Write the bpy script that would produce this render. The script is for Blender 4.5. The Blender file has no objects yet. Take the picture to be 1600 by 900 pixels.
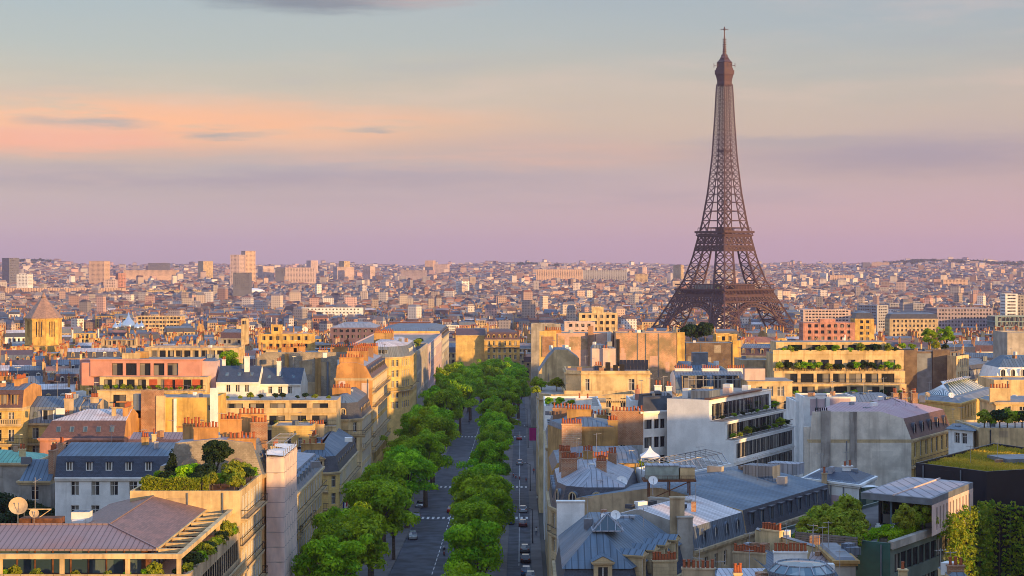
import bpy, math, random
import numpy as np
from mathutils import Vector, Matrix

R = math.radians
rng = random.Random(11)
nrng = np.random.default_rng(5)
sc = bpy.context.scene
COL = sc.collection

# ------------------------------------------------------------------ camera, sky, sun, exposure
F, CX, HY, H = 2770.0, 800.0, 418.0, 50.0          # focal length in photo pixels, centre column, horizon row, eye height (m)
cam = bpy.data.cameras.new('camera'); cam_o = bpy.data.objects.new('camera', cam); COL.objects.link(cam_o)
cam_o.location = (0, 0, H); cam_o.rotation_euler = (R(90), 0, 0)
cam.sensor_width = 36; cam.lens = 36 * F / 1600; cam.shift_y = -(450 - HY) / 1600
cam.clip_start = 1; cam.clip_end = 60000
sc.camera = cam_o

SUN_AZ, SUN_EL = (0.70, -0.714), R(6.0)             # the low evening sun, right of and behind the camera
sun = bpy.data.lights.new('sun', 'SUN'); sun_o = bpy.data.objects.new('sun', sun); COL.objects.link(sun_o)
sun.energy = 5.0; sun.angle = R(0.6); sun.color = (1.0, 0.57, 0.18)
sv = Vector((SUN_AZ[0] * math.cos(SUN_EL), SUN_AZ[1] * math.cos(SUN_EL), math.sin(SUN_EL)))
sun_o.rotation_euler = sv.to_track_quat('Z', 'Y').to_euler(); sun_o.location = (200, -150, 300)

vs = sc.view_settings
sc.display_settings.display_device = 'sRGB'
vs.view_transform = 'Standard'; vs.look = 'None'; vs.gamma = 1; vs.use_curve_mapping = False; vs.exposure = 0.44
sc.render.engine = 'CYCLES'
cy = sc.cycles
cy.use_denoising = True; cy.filter_width = 0.95
cy.max_bounces = 5; cy.diffuse_bounces = 3; cy.glossy_bounces = 2; cy.transmission_bounces = 2; cy.transparent_max_bounces = 6
cy.volume_bounces = 0; cy.caustics_reflective = False; cy.caustics_refractive = False
cy.sample_clamp_indirect = 4


def lin(r, g, b):
    f = lambda c: (c / 255 / 12.92) if c <= 10 else ((c / 255 + .055) / 1.055) ** 2.4
    return (f(r), f(g), f(b), 1)


class NT:
    """a few short cuts for building node trees"""
    def __init__(s, tree):
        s.t = tree; s.L = tree.links
        tree.nodes.clear()

    def n(s, typ, ins=None, **props):
        nd = s.t.nodes.new('ShaderNode' + typ)
        for k, v in props.items(): setattr(nd, k, v)
        for k, v in (ins or {}).items(): s.put(nd.inputs[k], v)
        return nd

    def put(s, sock, v):
        if hasattr(v, 'is_output'): s.L.new(v, sock)
        else: sock.default_value = v

    def m(s, op, a, b=0.0, c=None):
        nd = s.t.nodes.new('ShaderNodeMath'); nd.operation = op
        s.put(nd.inputs[0], a); s.put(nd.inputs[1], b)
        if c is not None: s.put(nd.inputs[2], c)
        return nd.outputs[0]

    def mr(s, v, a, b, c=0.0, d=1.0, smooth=True):
        nd = s.n('MapRange', interpolation_type='SMOOTHSTEP' if smooth else 'LINEAR')
        for i, x in enumerate((v, a, b, c, d)): s.put(nd.inputs[i], x)
        return nd.outputs[0]

    def mix(s, f, a, b, blend='MIX'):
        nd = s.n('Mix', data_type='RGBA', blend_type=blend)
        s.put(nd.inputs[0], f); s.put(nd.inputs[6], a); s.put(nd.inputs[7], b)
        return nd.outputs[2]

    def ramp(s, f, stops, interp='LINEAR'):
        nd = s.n('ValToRGB'); cr = nd.color_ramp; cr.interpolation = interp
        while len(cr.elements) < len(stops): cr.elements.new(1)
        for e, (p, c) in zip(cr.elements, stops): e.position = p; e.color = c if len(c) == 4 else (*c, 1)
        s.put(nd.inputs[0], f)
        return nd.outputs[0]

    def noise(s, vec, scale, detail=3, rough=.55, dims='3D'):
        nd = s.n('TexNoise', {'Scale': scale, 'Detail': detail, 'Roughness': rough}, noise_dimensions=dims)
        s.put(nd.inputs['Vector'], vec)
        return nd.outputs['Fac']

    def mapv(s, vec, scale=(1, 1, 1), loc=(0, 0, 0)):
        nd = s.n('Mapping', {'Scale': scale, 'Location': loc}); s.put(nd.inputs['Vector'], vec)
        return nd.outputs[0]


# world: physical evening sky plus the cloud layers of the photograph, all by direction
wd = bpy.data.worlds.new('World'); sc.world = wd; wd.use_nodes = True
w = NT(wd.node_tree)
tc = w.n('TexCoord').outputs['Generated']
sep = w.n('SeparateXYZ', {0: tc}); X_, Y_, Z_ = sep.outputs
az = w.m('ARCTAN2', X_, Y_)                          # 0 ahead, + to the right
el = w.m('ARCSINE', Z_)
stopsL = [(0, (192, 168, 188)), (.018, (186, 164, 188)), (.038, (170, 152, 176)), (.052, (162, 144, 166)), (.064, (186, 146, 150)),
          (.078, (206, 160, 142)), (.092, (200, 166, 150)), (.108, (180, 164, 155)), (.128, (163, 163, 165)), (.16, (150, 160, 172))]
stopsR = [(0, (208, 167, 184)), (.018, (203, 163, 182)), (.038, (190, 154, 174)), (.052, (180, 147, 164)), (.066, (176, 144, 160)),
          (.082, (190, 160, 156)), (.098, (184, 163, 158)), (.115, (170, 163, 163)), (.135, (156, 161, 172)), (.16, (142, 156, 176))]
hi = [(.26, (160, 172, 186)), (.5, (152, 180, 214)), (1.0, (140, 174, 222))]
K = .9                                               # ramps take 0..1; el/1.2 fits the half dome
def rp(st): return w.ramp(w.m('DIVIDE', el, 1.2), [(max(0, e / 1.2), lin(*c)) for e, c in st + hi])
# wobble the bands so that they are not ruler straight
dirn = w.n('CombineXYZ', {0: az, 1: w.m('MULTIPLY', el, 7.0), 2: 0.0}).outputs[0]
wob = w.noise(w.mapv(dirn, (3.2, 3.2, 1), (4.1, 1.3, 0)), 1.0, 4, .5)
vis = w.mr(el, .015, .05)
el = w.m('ADD', el, w.m('MULTIPLY', w.m('MULTIPLY', w.m('SUBTRACT', wob, .5), .045), vis))
skyc = w.mix(w.mr(az, -.22, .30), rp(stopsL), rp(stopsR))
el0 = w.m('ARCSINE', Z_)
def patch(az0, el_0, ra, re, soft=.6):
    a = w.m('DIVIDE', w.m('SUBTRACT', azw, az0), ra); b = w.m('DIVIDE', w.m('SUBTRACT', elw, el_0), re)
    d = w.m('SQRT', w.m('ADD', w.m('MULTIPLY', a, a), w.m('MULTIPLY', b, b)))
    return w.mr(d, 1.0, 1.0 - soft, 0, 1)
fine = w.noise(w.mapv(dirn, (8, 9, 1), (2.2, 0, 0)), 1.0, 6, .62)
fine2 = w.noise(w.mapv(dirn, (5, 7, 1), (9.2, 3.3, 0)), 1.0, 5, .6)
wrp = w.noise(w.mapv(dirn, (26, 30, 1), (5.2, 1, 0)), 1.0, 5, .65); wr2 = w.noise(w.mapv(dirn, (9, 9, 1), (1.2, 7, 0)), 1.0, 5, .6)
azw = w.m('ADD', az, w.m('MULTIPLY', w.m('SUBTRACT', wr2, .5), .10)); elw = w.m('ADD', el0, w.m('MULTIPLY', w.m('SUBTRACT', wrp, .5), .0085))
def lay(base, mask, col, lo, hi_, tex=None, amt=1.0):
    t = w.mr(tex if tex is not None else fine, lo, hi_)
    return w.mix(w.m('MULTIPLY', w.m('MULTIPLY', mask, t), amt), base, lin(*col))
skyc = lay(skyc, patch(-.20, .080, .26, .022, .95), (255, 160, 112), .30, .52, fine, 1.0)     # peach streaks, left
skyc = lay(skyc, patch(-.26, .070, .16, .012, .9), (244, 142, 124), .32, .52, fine2, 1.0)
skyc = lay(skyc, patch(-.03, .063, .20, .012, .9), (214, 152, 146), .36, .58, fine2, .85)
skyc = lay(skyc, patch(-.16, .050, .30, .011, .9), (138, 122, 164), .28, .52, fine2, 1.0)        # mauve bank
skyc = lay(skyc, patch(.02, .040, .30, .010, .9), (158, 138, 170), .34, .58, fine, .7)
skyc = lay(skyc, patch(.22, .062, .15, .016, .9), (142, 120, 158), .26, .48, fine2, 1.0)         # mauve cloud, right of the tower
skyc = lay(skyc, patch(.16, .070, .09, .005, .9), (156, 134, 158), .3, .55, fine, .9)
for a0, e0, ra, re in ((-.231, .0792, .044, .0052), (-.166, .0733, .032, .0036), (-.079, .0772, .020, .0026), (-.30, .083, .03, .003)):
    skyc = lay(skyc, patch(a0, e0, ra, re, .9), (128, 122, 148), .2, .5, fine, .85)
skyc = lay(skyc, patch(-.112, .1525, .092, .0140, .6), (84, 78, 112), .28, .46, fine, 1.0)       # dark cloud at the top
skyc = lay(skyc, patch(-.050, .1518, .048, .0080, .7), (170, 128, 136), .34, .5, fine, .9)
wisp = w.noise(w.mapv(dirn, (7, 6.5, 1), (3, 8, 0)), 1.0, 7, .6); here = w.mr(w.noise(w.mapv(dirn, (2.4, 2.0, 1), (6, 1, 0)), 1.0, 2), .42, .6)
lowm = w.m('MULTIPLY', w.mr(el0, .02, .06), here)
skyc = w.mix(w.m('MULTIPLY', lowm, w.mr(wisp, .46, .72, 0, .28)), skyc, lin(236, 186, 172))
skyc = w.mix(w.m('MULTIPLY', lowm, w.mr(wisp, .5, .3, 0, .22)), skyc, lin(146, 138, 162))
nish = w.n('TexSky', sky_type='NISHITA', sun_disc=False, sun_elevation=SUN_EL, sun_rotation=math.atan2(SUN_AZ[0], SUN_AZ[1]), altitude=60)
b1 = w.n('Background', {'Color': nish.outputs[0], 'Strength': .05})
b2 = w.n('Background', {'Color': skyc, 'Strength': w.mr(el0, .17, .55, .60, 1.12)})
add = w.n('AddShader', {0: b1.outputs[0], 1: b2.outputs[0]})
w.n('OutputWorld', {'Surface': add.outputs[0]})

# ------------------------------------------------------------------ materials
MATS = {}
def newmat(name):
    m = bpy.data.materials.new(name); m.use_nodes = True
    return m, NT(m.node_tree)

def finish(t, col, rough, metal=0.0, bump=None, bumps=.3, bdist=.05, spec=.4):
    p = t.n('BsdfPrincipled', {'Base Color': col, 'Roughness': rough, 'Metallic': metal, 'Specular IOR Level': spec})
    if bump is not None:
        b = t.n('Bump', {'Strength': bumps, 'Distance': bdist, 'Height': bump}); t.L.new(b.outputs[0], p.inputs['Normal'])
    t.n('OutputMaterial', {'Surface': p.outputs[0]})

def rgb(c, k=1.0): return (c[0] * k, c[1] * k, c[2] * k, 1)

def plaster(name, c, dirt=.6, ashlar=False):
    """painted or stone wall with blotches, rain streaks and soot"""
    m, t = newmat(name); o = t.n('TexCoord'); ob = o.outputs['Object']; uv = o.outputs['UV']
    a = t.noise(ob, .35, 5, .6); s = t.noise(t.mapv(ob, (1.1, 1.1, .09)), 1.0, 4, .6); f = t.noise(ob, 6, 3)
    col = t.mix(t.mr(a, .35, .65), rgb(c, 1.06), rgb(c, .66 + (.5 - min(dirt, .5)) * .55))
    col = t.mix(t.m('MULTIPLY', t.mr(s, .47, .7), dirt), col, (c[0] * .33, c[1] * .31, c[2] * .30, 1))
    col = t.mix(t.m('MULTIPLY', t.mr(f, .3, .75), .18), col, rgb(c, .6))
    h = f
    if ashlar:
        b = t.n('TexBrick', {'Vector': uv, 'Scale': 1.0, 'Mortar Size': .018, 'Brick Width': 1.1, 'Row Height': .42, 'Color1': (1, 1, 1, 1), 'Color2': (.86, .86, .86, 1), 'Mortar': (.55, .55, .55, 1)})
        col = t.mix(.75, col, b.outputs[0], 'MULTIPLY')
    finish(t, col, .88, bump=h, bumps=.15)
    return m

def bricks(name, c1, c2, mor, bw=.55, rh=.22, blotch=(.3, .26, .2), bs=.28):
    m, t = newmat(name); o = t.n('TexCoord'); uv = o.outputs['UV']; ob = o.outputs['Object']
    j = t.noise(uv, 3.0, 2)
    v = t.n('VectorMath', {0: uv, 1: t.n('CombineXYZ', {0: t.m('MULTIPLY', j, .18), 1: t.m('MULTIPLY', j, .1), 2: 0.}).outputs[0]}, operation='ADD').outputs[0]
    b = t.n('TexBrick', {'Vector': v, 'Scale': 1.0, 'Mortar Size': .03, 'Brick Width': bw, 'Row Height': rh, 'Color1': rgb(c1), 'Color2': rgb(c2), 'Mortar': rgb(mor), 'Bias': .1})
    a = t.noise(ob, bs, 5, .66); g = t.noise(ob, 1.4, 4, .6)
    col = t.mix(t.m('MULTIPLY', t.mr(a, .42, .62), .85), b.outputs[0], rgb(blotch, .8))
    col = t.mix(t.m('MULTIPLY', t.mr(g, .5, .75), .45), col, rgb(c1, .45))
    finish(t, col, .92, bump=b.outputs[1], bumps=-.5, bdist=.04)
    return m

def zinc(name, c, seam=.72, metal=.12, rough=.5, patchy=.5, warm=None):
    """standing-seam sheet metal"""
    m, t = newmat(name); o = t.n('TexCoord'); uv = o.outputs['UV']; ob = o.outputs['Object']
    su = t.n('SeparateXYZ', {0: uv})
    u = t.m('FRACT', t.m('DIVIDE', su.outputs[0], seam)); ln = t.m('LESS_THAN', u, .17)
    sheet = t.n('TexWhiteNoise', {'W': t.m('FLOOR', t.m('DIVIDE', su.outputs[0], seam))}, noise_dimensions='1D').outputs[0]
    a = t.noise(ob, .22, 5, .6); s = t.noise(t.mapv(uv, (1.6, .16, 1)), 1.0, 4)
    k = t.m('ADD', t.m('MULTIPLY', sheet, .25), t.m('MULTIPLY', t.mr(s, .3, .7), .45))
    col = t.mix(k, rgb(c, 1 + patchy * .6), rgb(c, 1 - patchy))
    w2 = warm or (c[0] * 1.25, c[1] * 1.02, c[2] * .9)
    col = t.mix(t.m('MULTIPLY', t.mr(a, .5, .7), .55), col, rgb(w2))
    col = t.mix(t.m('MULTIPLY', ln, .7), col, rgb(c, .32))
    cross = t.m('LESS_THAN', t.m('FRACT', t.m('DIVIDE', su.outputs[1], 2.1)), .03)
    col = t.mix(t.m('MULTIPLY', cross, .35), col, rgb(c, .5))
    finish(t, col, t.mr(a, .3, .7, rough - .08, rough + .16), metal, bump=ln, bumps=.8, bdist=.08, spec=.3)
    return m

def slate(name, c, bw=.34, rh=.2):
    m, t = newmat(name); o = t.n('TexCoord'); uv = o.outputs['UV']; ob = o.outputs['Object']
    b = t.n('TexBrick', {'Vector': uv, 'Scale': 1.0, 'Mortar Size': .012, 'Brick Width': bw, 'Row Height': rh, 'Color1': rgb(c, 1.25), 'Color2': rgb(c, .8), 'Mortar': rgb(c, .4)})
    a = t.noise(ob, .4, 5)
    col = t.mix(t.m('MULTIPLY', t.mr(a, .45, .75), .5), b.outputs[0], rgb((c[0] * 1.6, c[1] * 1.4, c[2] * 1.3)))
    finish(t, col, .5, bump=b.outputs[1], bumps=-.3, bdist=.02)
    return m

def plain(name, c, rough=.6, metal=0., var=.25, scale=1.2, emit=None):
    m, t = newmat(name); ob = t.n('TexCoord').outputs['Object']
    a = t.noise(ob, scale, 4)
    finish(t, t.mix(t.mr(a, .3, .7), rgb(c, 1 + var * .4), rgb(c, 1 - var)), rough, metal, bump=a, bumps=.08)
    return m

def glassy(name, c, c2, rough=.06):
    """window glass seen from outside: dark room behind, some blinds and curtains"""
    m, t = newmat(name); o = t.n('TexCoord'); ob = o.outputs['Object']
    oi = t.n('ObjectInfo').outputs['Random']
    v = t.n('TexWhiteNoise', {'Vector': t.n('VectorMath', {0: t.mapv(ob, (.9, .9, .33), (.13, .37, .21))}, operation='FLOOR').outputs[0]}).outputs[0]
    k = t.m('FRACT', t.m('ADD', v, oi))
    col = t.mix(t.m('MULTIPLY', t.m('GREATER_THAN', k, .6), t.mr(k, .6, 1., .35, .9, False)), rgb(c), rgb(c2))
    finish(t, col, rough, 0., spec=.8)
    return m

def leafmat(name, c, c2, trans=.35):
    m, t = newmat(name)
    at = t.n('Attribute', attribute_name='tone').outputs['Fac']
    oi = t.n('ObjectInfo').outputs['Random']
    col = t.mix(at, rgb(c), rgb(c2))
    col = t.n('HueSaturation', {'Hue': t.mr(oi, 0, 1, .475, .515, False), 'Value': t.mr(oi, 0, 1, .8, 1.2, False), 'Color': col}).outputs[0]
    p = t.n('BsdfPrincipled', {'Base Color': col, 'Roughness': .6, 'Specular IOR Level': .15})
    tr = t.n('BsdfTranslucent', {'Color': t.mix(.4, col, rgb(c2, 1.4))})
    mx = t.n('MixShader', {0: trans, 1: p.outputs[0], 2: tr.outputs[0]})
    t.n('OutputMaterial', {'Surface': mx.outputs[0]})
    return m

M = {}
def mk(key, fn, *a, **k): M[key] = fn(key.replace('_', ' '), *a, **k)
mk('cream', plaster, (.70, .52, .28)); mk('yellow', plaster, (.72, .46, .13)); mk('ochre', plaster, (.50, .30, .11))
mk('white', plaster, (.84, .83, .81), .18); mk('grey', plaster, (.40, .37, .33)); mk('pink', plaster, (.58, .28, .21))
mk('stone', plaster, (.62, .47, .27), .35, True); mk('paleyellow', plaster, (.76, .53, .19), .3, True); mk('concrete', plaster, (.46, .42, .37), .45)
mk('rose', plaster, (.60, .29, .23), .15); mk('orange', plaster, (.60, .31, .11)); mk('beige', plaster, (.56, .42, .26)); mk('mauve', plaster, (.55, .42, .45), .15)
mk('rubble', bricks, (.40, .34, .26), (.30, .25, .19), (.46, .41, .34), .5, .26, (.28, .24, .19))
mk('brick', bricks, (.44, .19, .09), (.32, .13, .07), (.46, .34, .24), .4, .16, (.30, .17, .10))
mk('oldbrick', bricks, (.62, .34, .19), (.52, .27, .15), (.64, .50, .34), .8, .3, (.30, .24, .13), .16)
mk('zinc', zinc, (.15, .185, .235)); mk('zincblue', zinc, (.105, .155, .215)); mk('zinclight', zinc, (.30, .325, .38), warm=(.56, .46, .46)); mk('zincpurple', zinc, (.26, .19, .20), .62, .15, .5, .2)
mk('zincstain', zinc, (.60, .56, .57), .55, .1, .5, .45, warm=(.40, .20, .14)); mk('zincdark', zinc, (.12, .15, .20), .5); mk('copper', zinc, (.16, .42, .33), .7, .1, .6)
mk('slate', slate, (.060, .066, .088)); mk('slatebrown', slate, (.105, .062, .062)); mk('slateblue', slate, (.045, .062, .10)); mk('tile', slate, (.34, .13, .065), .25, .3)
mk('gravel', plain, (.34, .30, .27), .95, 0, .4, .8); mk('tar', plain, (.055, .058, .068), .8, 0, .4, .5); mk('lead', plain, (.20, .22, .26), .5, .3, .3, .6)
mk('terracotta', plain, (.36, .10, .04), .85, 0, .5, 1.4); mk('glass', glassy, (.018, .022, .03), (.34, .31, .27)); mk('glassblue', glassy, (.03, .06, .085), (.12, .17, .19), .05)
mk('glassgreen', glassy, (.05, .09, .08), (.25, .30, .24)); mk('frame', plain, (.72, .70, .66), .5, 0, .1); mk('iron', plain, (.02, .02, .024), .5, .3, .2)
mk('steel', plain, (.42, .42, .44), .4, .6, .2); mk('darkpanel', plain, (.012, .013, .022), .45, 0, .2, .4); mk('rust', plain, (.16, .065, .03), .85, 0, .5, 1.5)
mk('redshutter', plain, (.5, .10, .035), .6); mk('awning', plain, (.62, .27, .08), .8, 0, .15); mk('wood', plain, (.26, .16, .09), .7, 0, .3, 2); mk('planter', plain, (.25, .10, .05), .8)
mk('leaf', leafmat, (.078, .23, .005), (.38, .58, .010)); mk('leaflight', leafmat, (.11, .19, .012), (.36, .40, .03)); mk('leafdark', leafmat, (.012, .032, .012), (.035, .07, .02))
mk('leafivy', leafmat, (.07, .19, .012), (.36, .38, .03)); mk('bark', plain, (.12, .09, .065), .9, 0, .4, 3)
mk('asphalt', plain, (.058, .067, .088), .75, 0, .6, .3); mk('paving', plain, (.13, .12, .12), .85, 0, .3, .3); mk('paint', plain, (.62, .62, .62), .7, 0, .35, 1.5); mk('kerb', plain, (.22, .21, .2), .8)
mk('vent', plain, (.30, .36, .33), .6, .1); mk('pinkpale', plaster, (.66, .50, .45), .2); mk('pinkwall', bricks, (.66, .40, .30), (.60, .35, .26), (.66, .46, .36), .9, .35, (.62, .42, .34))
mk('rubbledark', bricks, (.20, .14, .10), (.15, .11, .08), (.22, .17, .13), .5, .26, (.14, .10, .08)); mk('zincstripe', zinc, (.40, .43, .50), .5, .15, .45, .4, warm=(.50, .40, .40)); mk('zincrust', zinc, (.34, .26, .25), .6, .1, .55, .4, warm=(.36, .18, .12)); mk('zincpink', zinc, (.46, .30, .33), .7, .1, .5, .2); mk('zincroofp', zinc, (.36, .34, .38), 1.4, .1, .5, .25, warm=(.46, .34, .34))
mk('concretelight', plaster, (.66, .61, .53), .3); mk('gablewall', plaster, (.74, .68, .59), .35); mk('sootflue', plaster, (.40, .37, .34), 1.0); mk('greenpanel', plain, (.13, .17, .15), .5, .1, .3, .4); mk('tealpanel', plain, (.03, .12, .11), .45, .2, .3, .4); mk('rustpanel', plain, (.15, .08, .06), .6, 0, .2); mk('slats', plain, (.15, .145, .15), .8); mk('leafgrass', leafmat, (.24, .25, .02), (.62, .44, .05))
mk('whiteclean', plaster, (.86, .86, .85), .08); mk('copperdark', plain, (.03, .09, .06), .6); mk('glassroof', glassy, (.10, .18, .24), (.30, .38, .42), .1); mk('gold', plain, (.62, .52, .38), .28, .85, .15); mk('whitepaint', plain, (.8, .8, .8), .5, 0, .1)

# ------------------------------------------------------------------ mesh helpers
def zg(x, y):
    """height of the land at (x, y): the avenue falls towards the river, the far districts rise to wooded hills"""
    z = np.interp(y, [-400, 100, 300, 700, 1500, 2600, 3500, 5000, 6500, 8000, 9500, 11000, 16000], [0, 0, -2.2, -9, -29, -28, -24, -11, 4, 18, 34, 44, 44])
    px = CX + F * x / np.maximum(y, 200)
    far = np.clip((y - 4500) / 4000, 0, 1)
    z = z + far * (26 * np.exp(-((px - 60) / 60) ** 2) + 14 * np.exp(-((px - 850) / 90) ** 2) + 26 * np.exp(-((px - 1500) / 170) ** 2) + 5 * np.sin(px / 37) + 4 * np.sin(px / 14 + y / 500))
    return z

def at(px, py, Y): return Vector(((px - CX) * Y / F, Y, H - (py - HY) * Y / F))
def gx(px, Y): return (px - CX) * Y / F
def gz(py, Y): return H - (py - HY) * Y / F

class MB:
    """collects faces; build() links them as ONE mesh object"""
    def __init__(s): s.v = []; s.f = []; s.m = []; s.mats = []
    def mi(s, mat):
        if mat not in s.mats: s.mats.append(mat)
        return s.mats.index(mat)
    def poly(s, pts, mat):
        b = len(s.v); s.v.extend((float(p[0]), float(p[1]), float(p[2])) for p in pts)
        s.f.append(tuple(range(b, b + len(pts)))); s.m.append(s.mi(mat))
    def prism(s, ring, z0, z1, mat, top=None, ring2=None):
        """walls over a CCW ring of 2D points, closed top and bottom"""
        r2 = ring2 or ring; n = len(ring)
        for i in range(n):
            a, b = ring[i], ring[(i + 1) % n]; c, d = r2[(i + 1) % n], r2[i]
            s.poly([(*a, z0), (*b, z0), (*c, z1), (*d, z1)], mat)
        s.poly([(*p, z1) for p in r2], top or mat); s.poly([(*p, z0) for p in reversed(ring)], mat)
    def box(s, c, size, mat, ang=0.0, top=None):
        """c = centre of the base"""
        ca, sa = math.cos(ang), math.sin(ang); hx, hy = size[0] / 2, size[1] / 2
        ring = [(c[0] + x * ca - y * sa, c[1] + x * sa + y * ca) for x, y in ((-hx, -hy), (hx, -hy), (hx, hy), (-hx, hy))]
        s.prism(ring, c[2], c[2] + size[2], mat, top)
    def bar(s, p, q, wd, mat, wd2=None):
        p = Vector(p); q = Vector(q); d = (q - p)
        if d.length < 1e-6: return
        d.normalize(); u = d.cross(Vector((0, 0, 1)) if abs(d.z) < .95 else Vector((1, 0, 0))).normalized(); v = d.cross(u)
        a, b = wd / 2, (wd2 or wd) / 2
        r1 = [p + u * x * a + v * y * a for x, y in ((-1, -1), (-1, 1), (1, 1), (1, -1))]; r2 = [q + u * x * b + v * y * b for x, y in ((-1, -1), (-1, 1), (1, 1), (1, -1))]
        for i in range(4): s.poly([r1[i], r1[(i + 1) % 4], r2[(i + 1) % 4], r2[i]], mat)
        s.poly(r1[::-1], mat); s.poly(r2, mat)
    def lathe(s, c, prof, mat, n=12, a0=0.0, sx=1., sy=1.):
        """prof: list of (radius, z) from bottom to top about the vertical through c"""
        rings = [[(c[0] + r * sx * math.cos(a0 + 2 * math.pi * i / n), c[1] + r * sy * math.sin(a0 + 2 * math.pi * i / n), c[2] + z) for i in range(n)] for r, z in prof]
        for A, B in zip(rings, rings[1:]):
            for i in range(n):
                j = (i + 1) % n; s.poly([A[i], A[j], B[j], B[i]], mat)
        s.poly(rings[-1], mat); s.poly(rings[0][::-1], mat)
    def build(s, name, parent=None, smooth=False, loc=None):
        me = bpy.data.meshes.new(name)
        V = np.array(s.v, dtype=np.float64).reshape(-1, 3)
        off = Vector(loc) if loc is not None else (parent.location if parent is not None and parent.type == 'EMPTY' else Vector((0, 0, 0)))
        if parent is not None and parent.type != 'EMPTY': off = Vector(parent['org'])
        q = np.round(V, 3); U, inv = np.unique(q, axis=0, return_inverse=True); inv = inv.reshape(-1)
        faces = []; mi = []; uvs = []
        for f, m_ in zip(s.f, s.m):
            g = []
            for i in f:
                k = int(inv[i])
                if not g or (k != g[-1] and k != g[0]): g.append(k)
            if len(g) < 3 or len(set(g)) < len(g): continue
            faces.append(g); mi.append(m_)
        P = U - np.array(off)
        me.from_pydata(P.tolist(), [], faces)
        for m_ in s.mats: me.materials.append(M[m_] if isinstance(m_, str) else m_)
        me.polygons.foreach_set('material_index', np.array(mi, dtype=np.int32))
        if smooth: me.polygons.foreach_set('use_smooth', np.ones(len(faces), dtype=bool))
        me.update()
        # metre UVs: u runs level across each face, v runs up its slope
        nf = len(me.polygons); nn = np.empty(nf * 3); me.polygons.foreach_get('normal', nn); nn = nn.reshape(-1, 3)
        tt = np.stack([-nn[:, 1], nn[:, 0], np.zeros(nf)], 1); ln = np.linalg.norm(tt, axis=1); flat = ln < .02
        tt[flat] = (1, 0, 0); ln[flat] = 1; tt /= ln[:, None]
        bb = np.cross(nn, tt)
        lt = np.empty(nf, dtype=np.int32); me.polygons.foreach_get('loop_total', lt)
        lv = np.empty(len(me.loops), dtype=np.int32); me.loops.foreach_get('vertex_index', lv)
        fi = np.repeat(np.arange(nf), lt); p = U[lv]
        uv = np.stack([(p * tt[fi]).sum(1), (p * bb[fi]).sum(1)], 1)
        me.uv_layers.new(name='UVMap').data.foreach_set('uv', uv.ravel())
        o = bpy.data.objects.new(name, me); COL.objects.link(o)
        if parent is not None:
            o.parent = parent
            if parent.type != 'EMPTY': o.location = (0, 0, 0)
            o['org'] = tuple(off)
        else:
            o.location = off; o['org'] = tuple(off)
        return o

def tag(o, label=None, cat=None, group=None, kind=None):
    for k, v in (('label', label), ('category', cat), ('group', group), ('kind', kind)):
        if v: o[k] = v
    return o

def thing(name, label, cat, loc, group=None):
    o = bpy.data.objects.new(name, None); COL.objects.link(o); o.location = loc; o.empty_display_size = .5
    return tag(o, label, cat, group)

def put(mesh, name, parent, loc, ang=0., scale=None):
    """an object of a shared mesh, placed in world coordinates under an Empty"""
    o = bpy.data.objects.new(name, mesh); COL.objects.link(o)
    if parent is not None:
        o.parent = parent; o.location = Vector(loc) - Vector(parent.location)
    else: o.location = loc
    o.rotation_euler = (0, 0, ang)
    if scale: o.scale = scale
    return o

def inset(ring, ds):
    """move each edge of a convex CCW ring inwards by its own distance"""
    n = len(ring); ds = ds if isinstance(ds, (list, tuple)) else [ds] * n; L = []
    for i in range(n):
        a, b = ring[i], ring[(i + 1) % n]; dx, dy = b[0] - a[0], b[1] - a[1]; l = math.hypot(dx, dy)
        nx, ny = -dy / l, dx / l; L.append((a[0] + nx * ds[i], a[1] + ny * ds[i], dx / l, dy / l))
    out = []
    for i in range(n):
        x1, y1, dx1, dy1 = L[i - 1]; x2, y2, dx2, dy2 = L[i]; den = dx1 * dy2 - dy1 * dx2
        if abs(den) < 1e-6: out.append((x2, y2)); continue
        t = ((x2 - x1) * dy2 - (y2 - y1) * dx2) / den; out.append((x1 + dx1 * t, y1 + dy1 * t))
    return out

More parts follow.
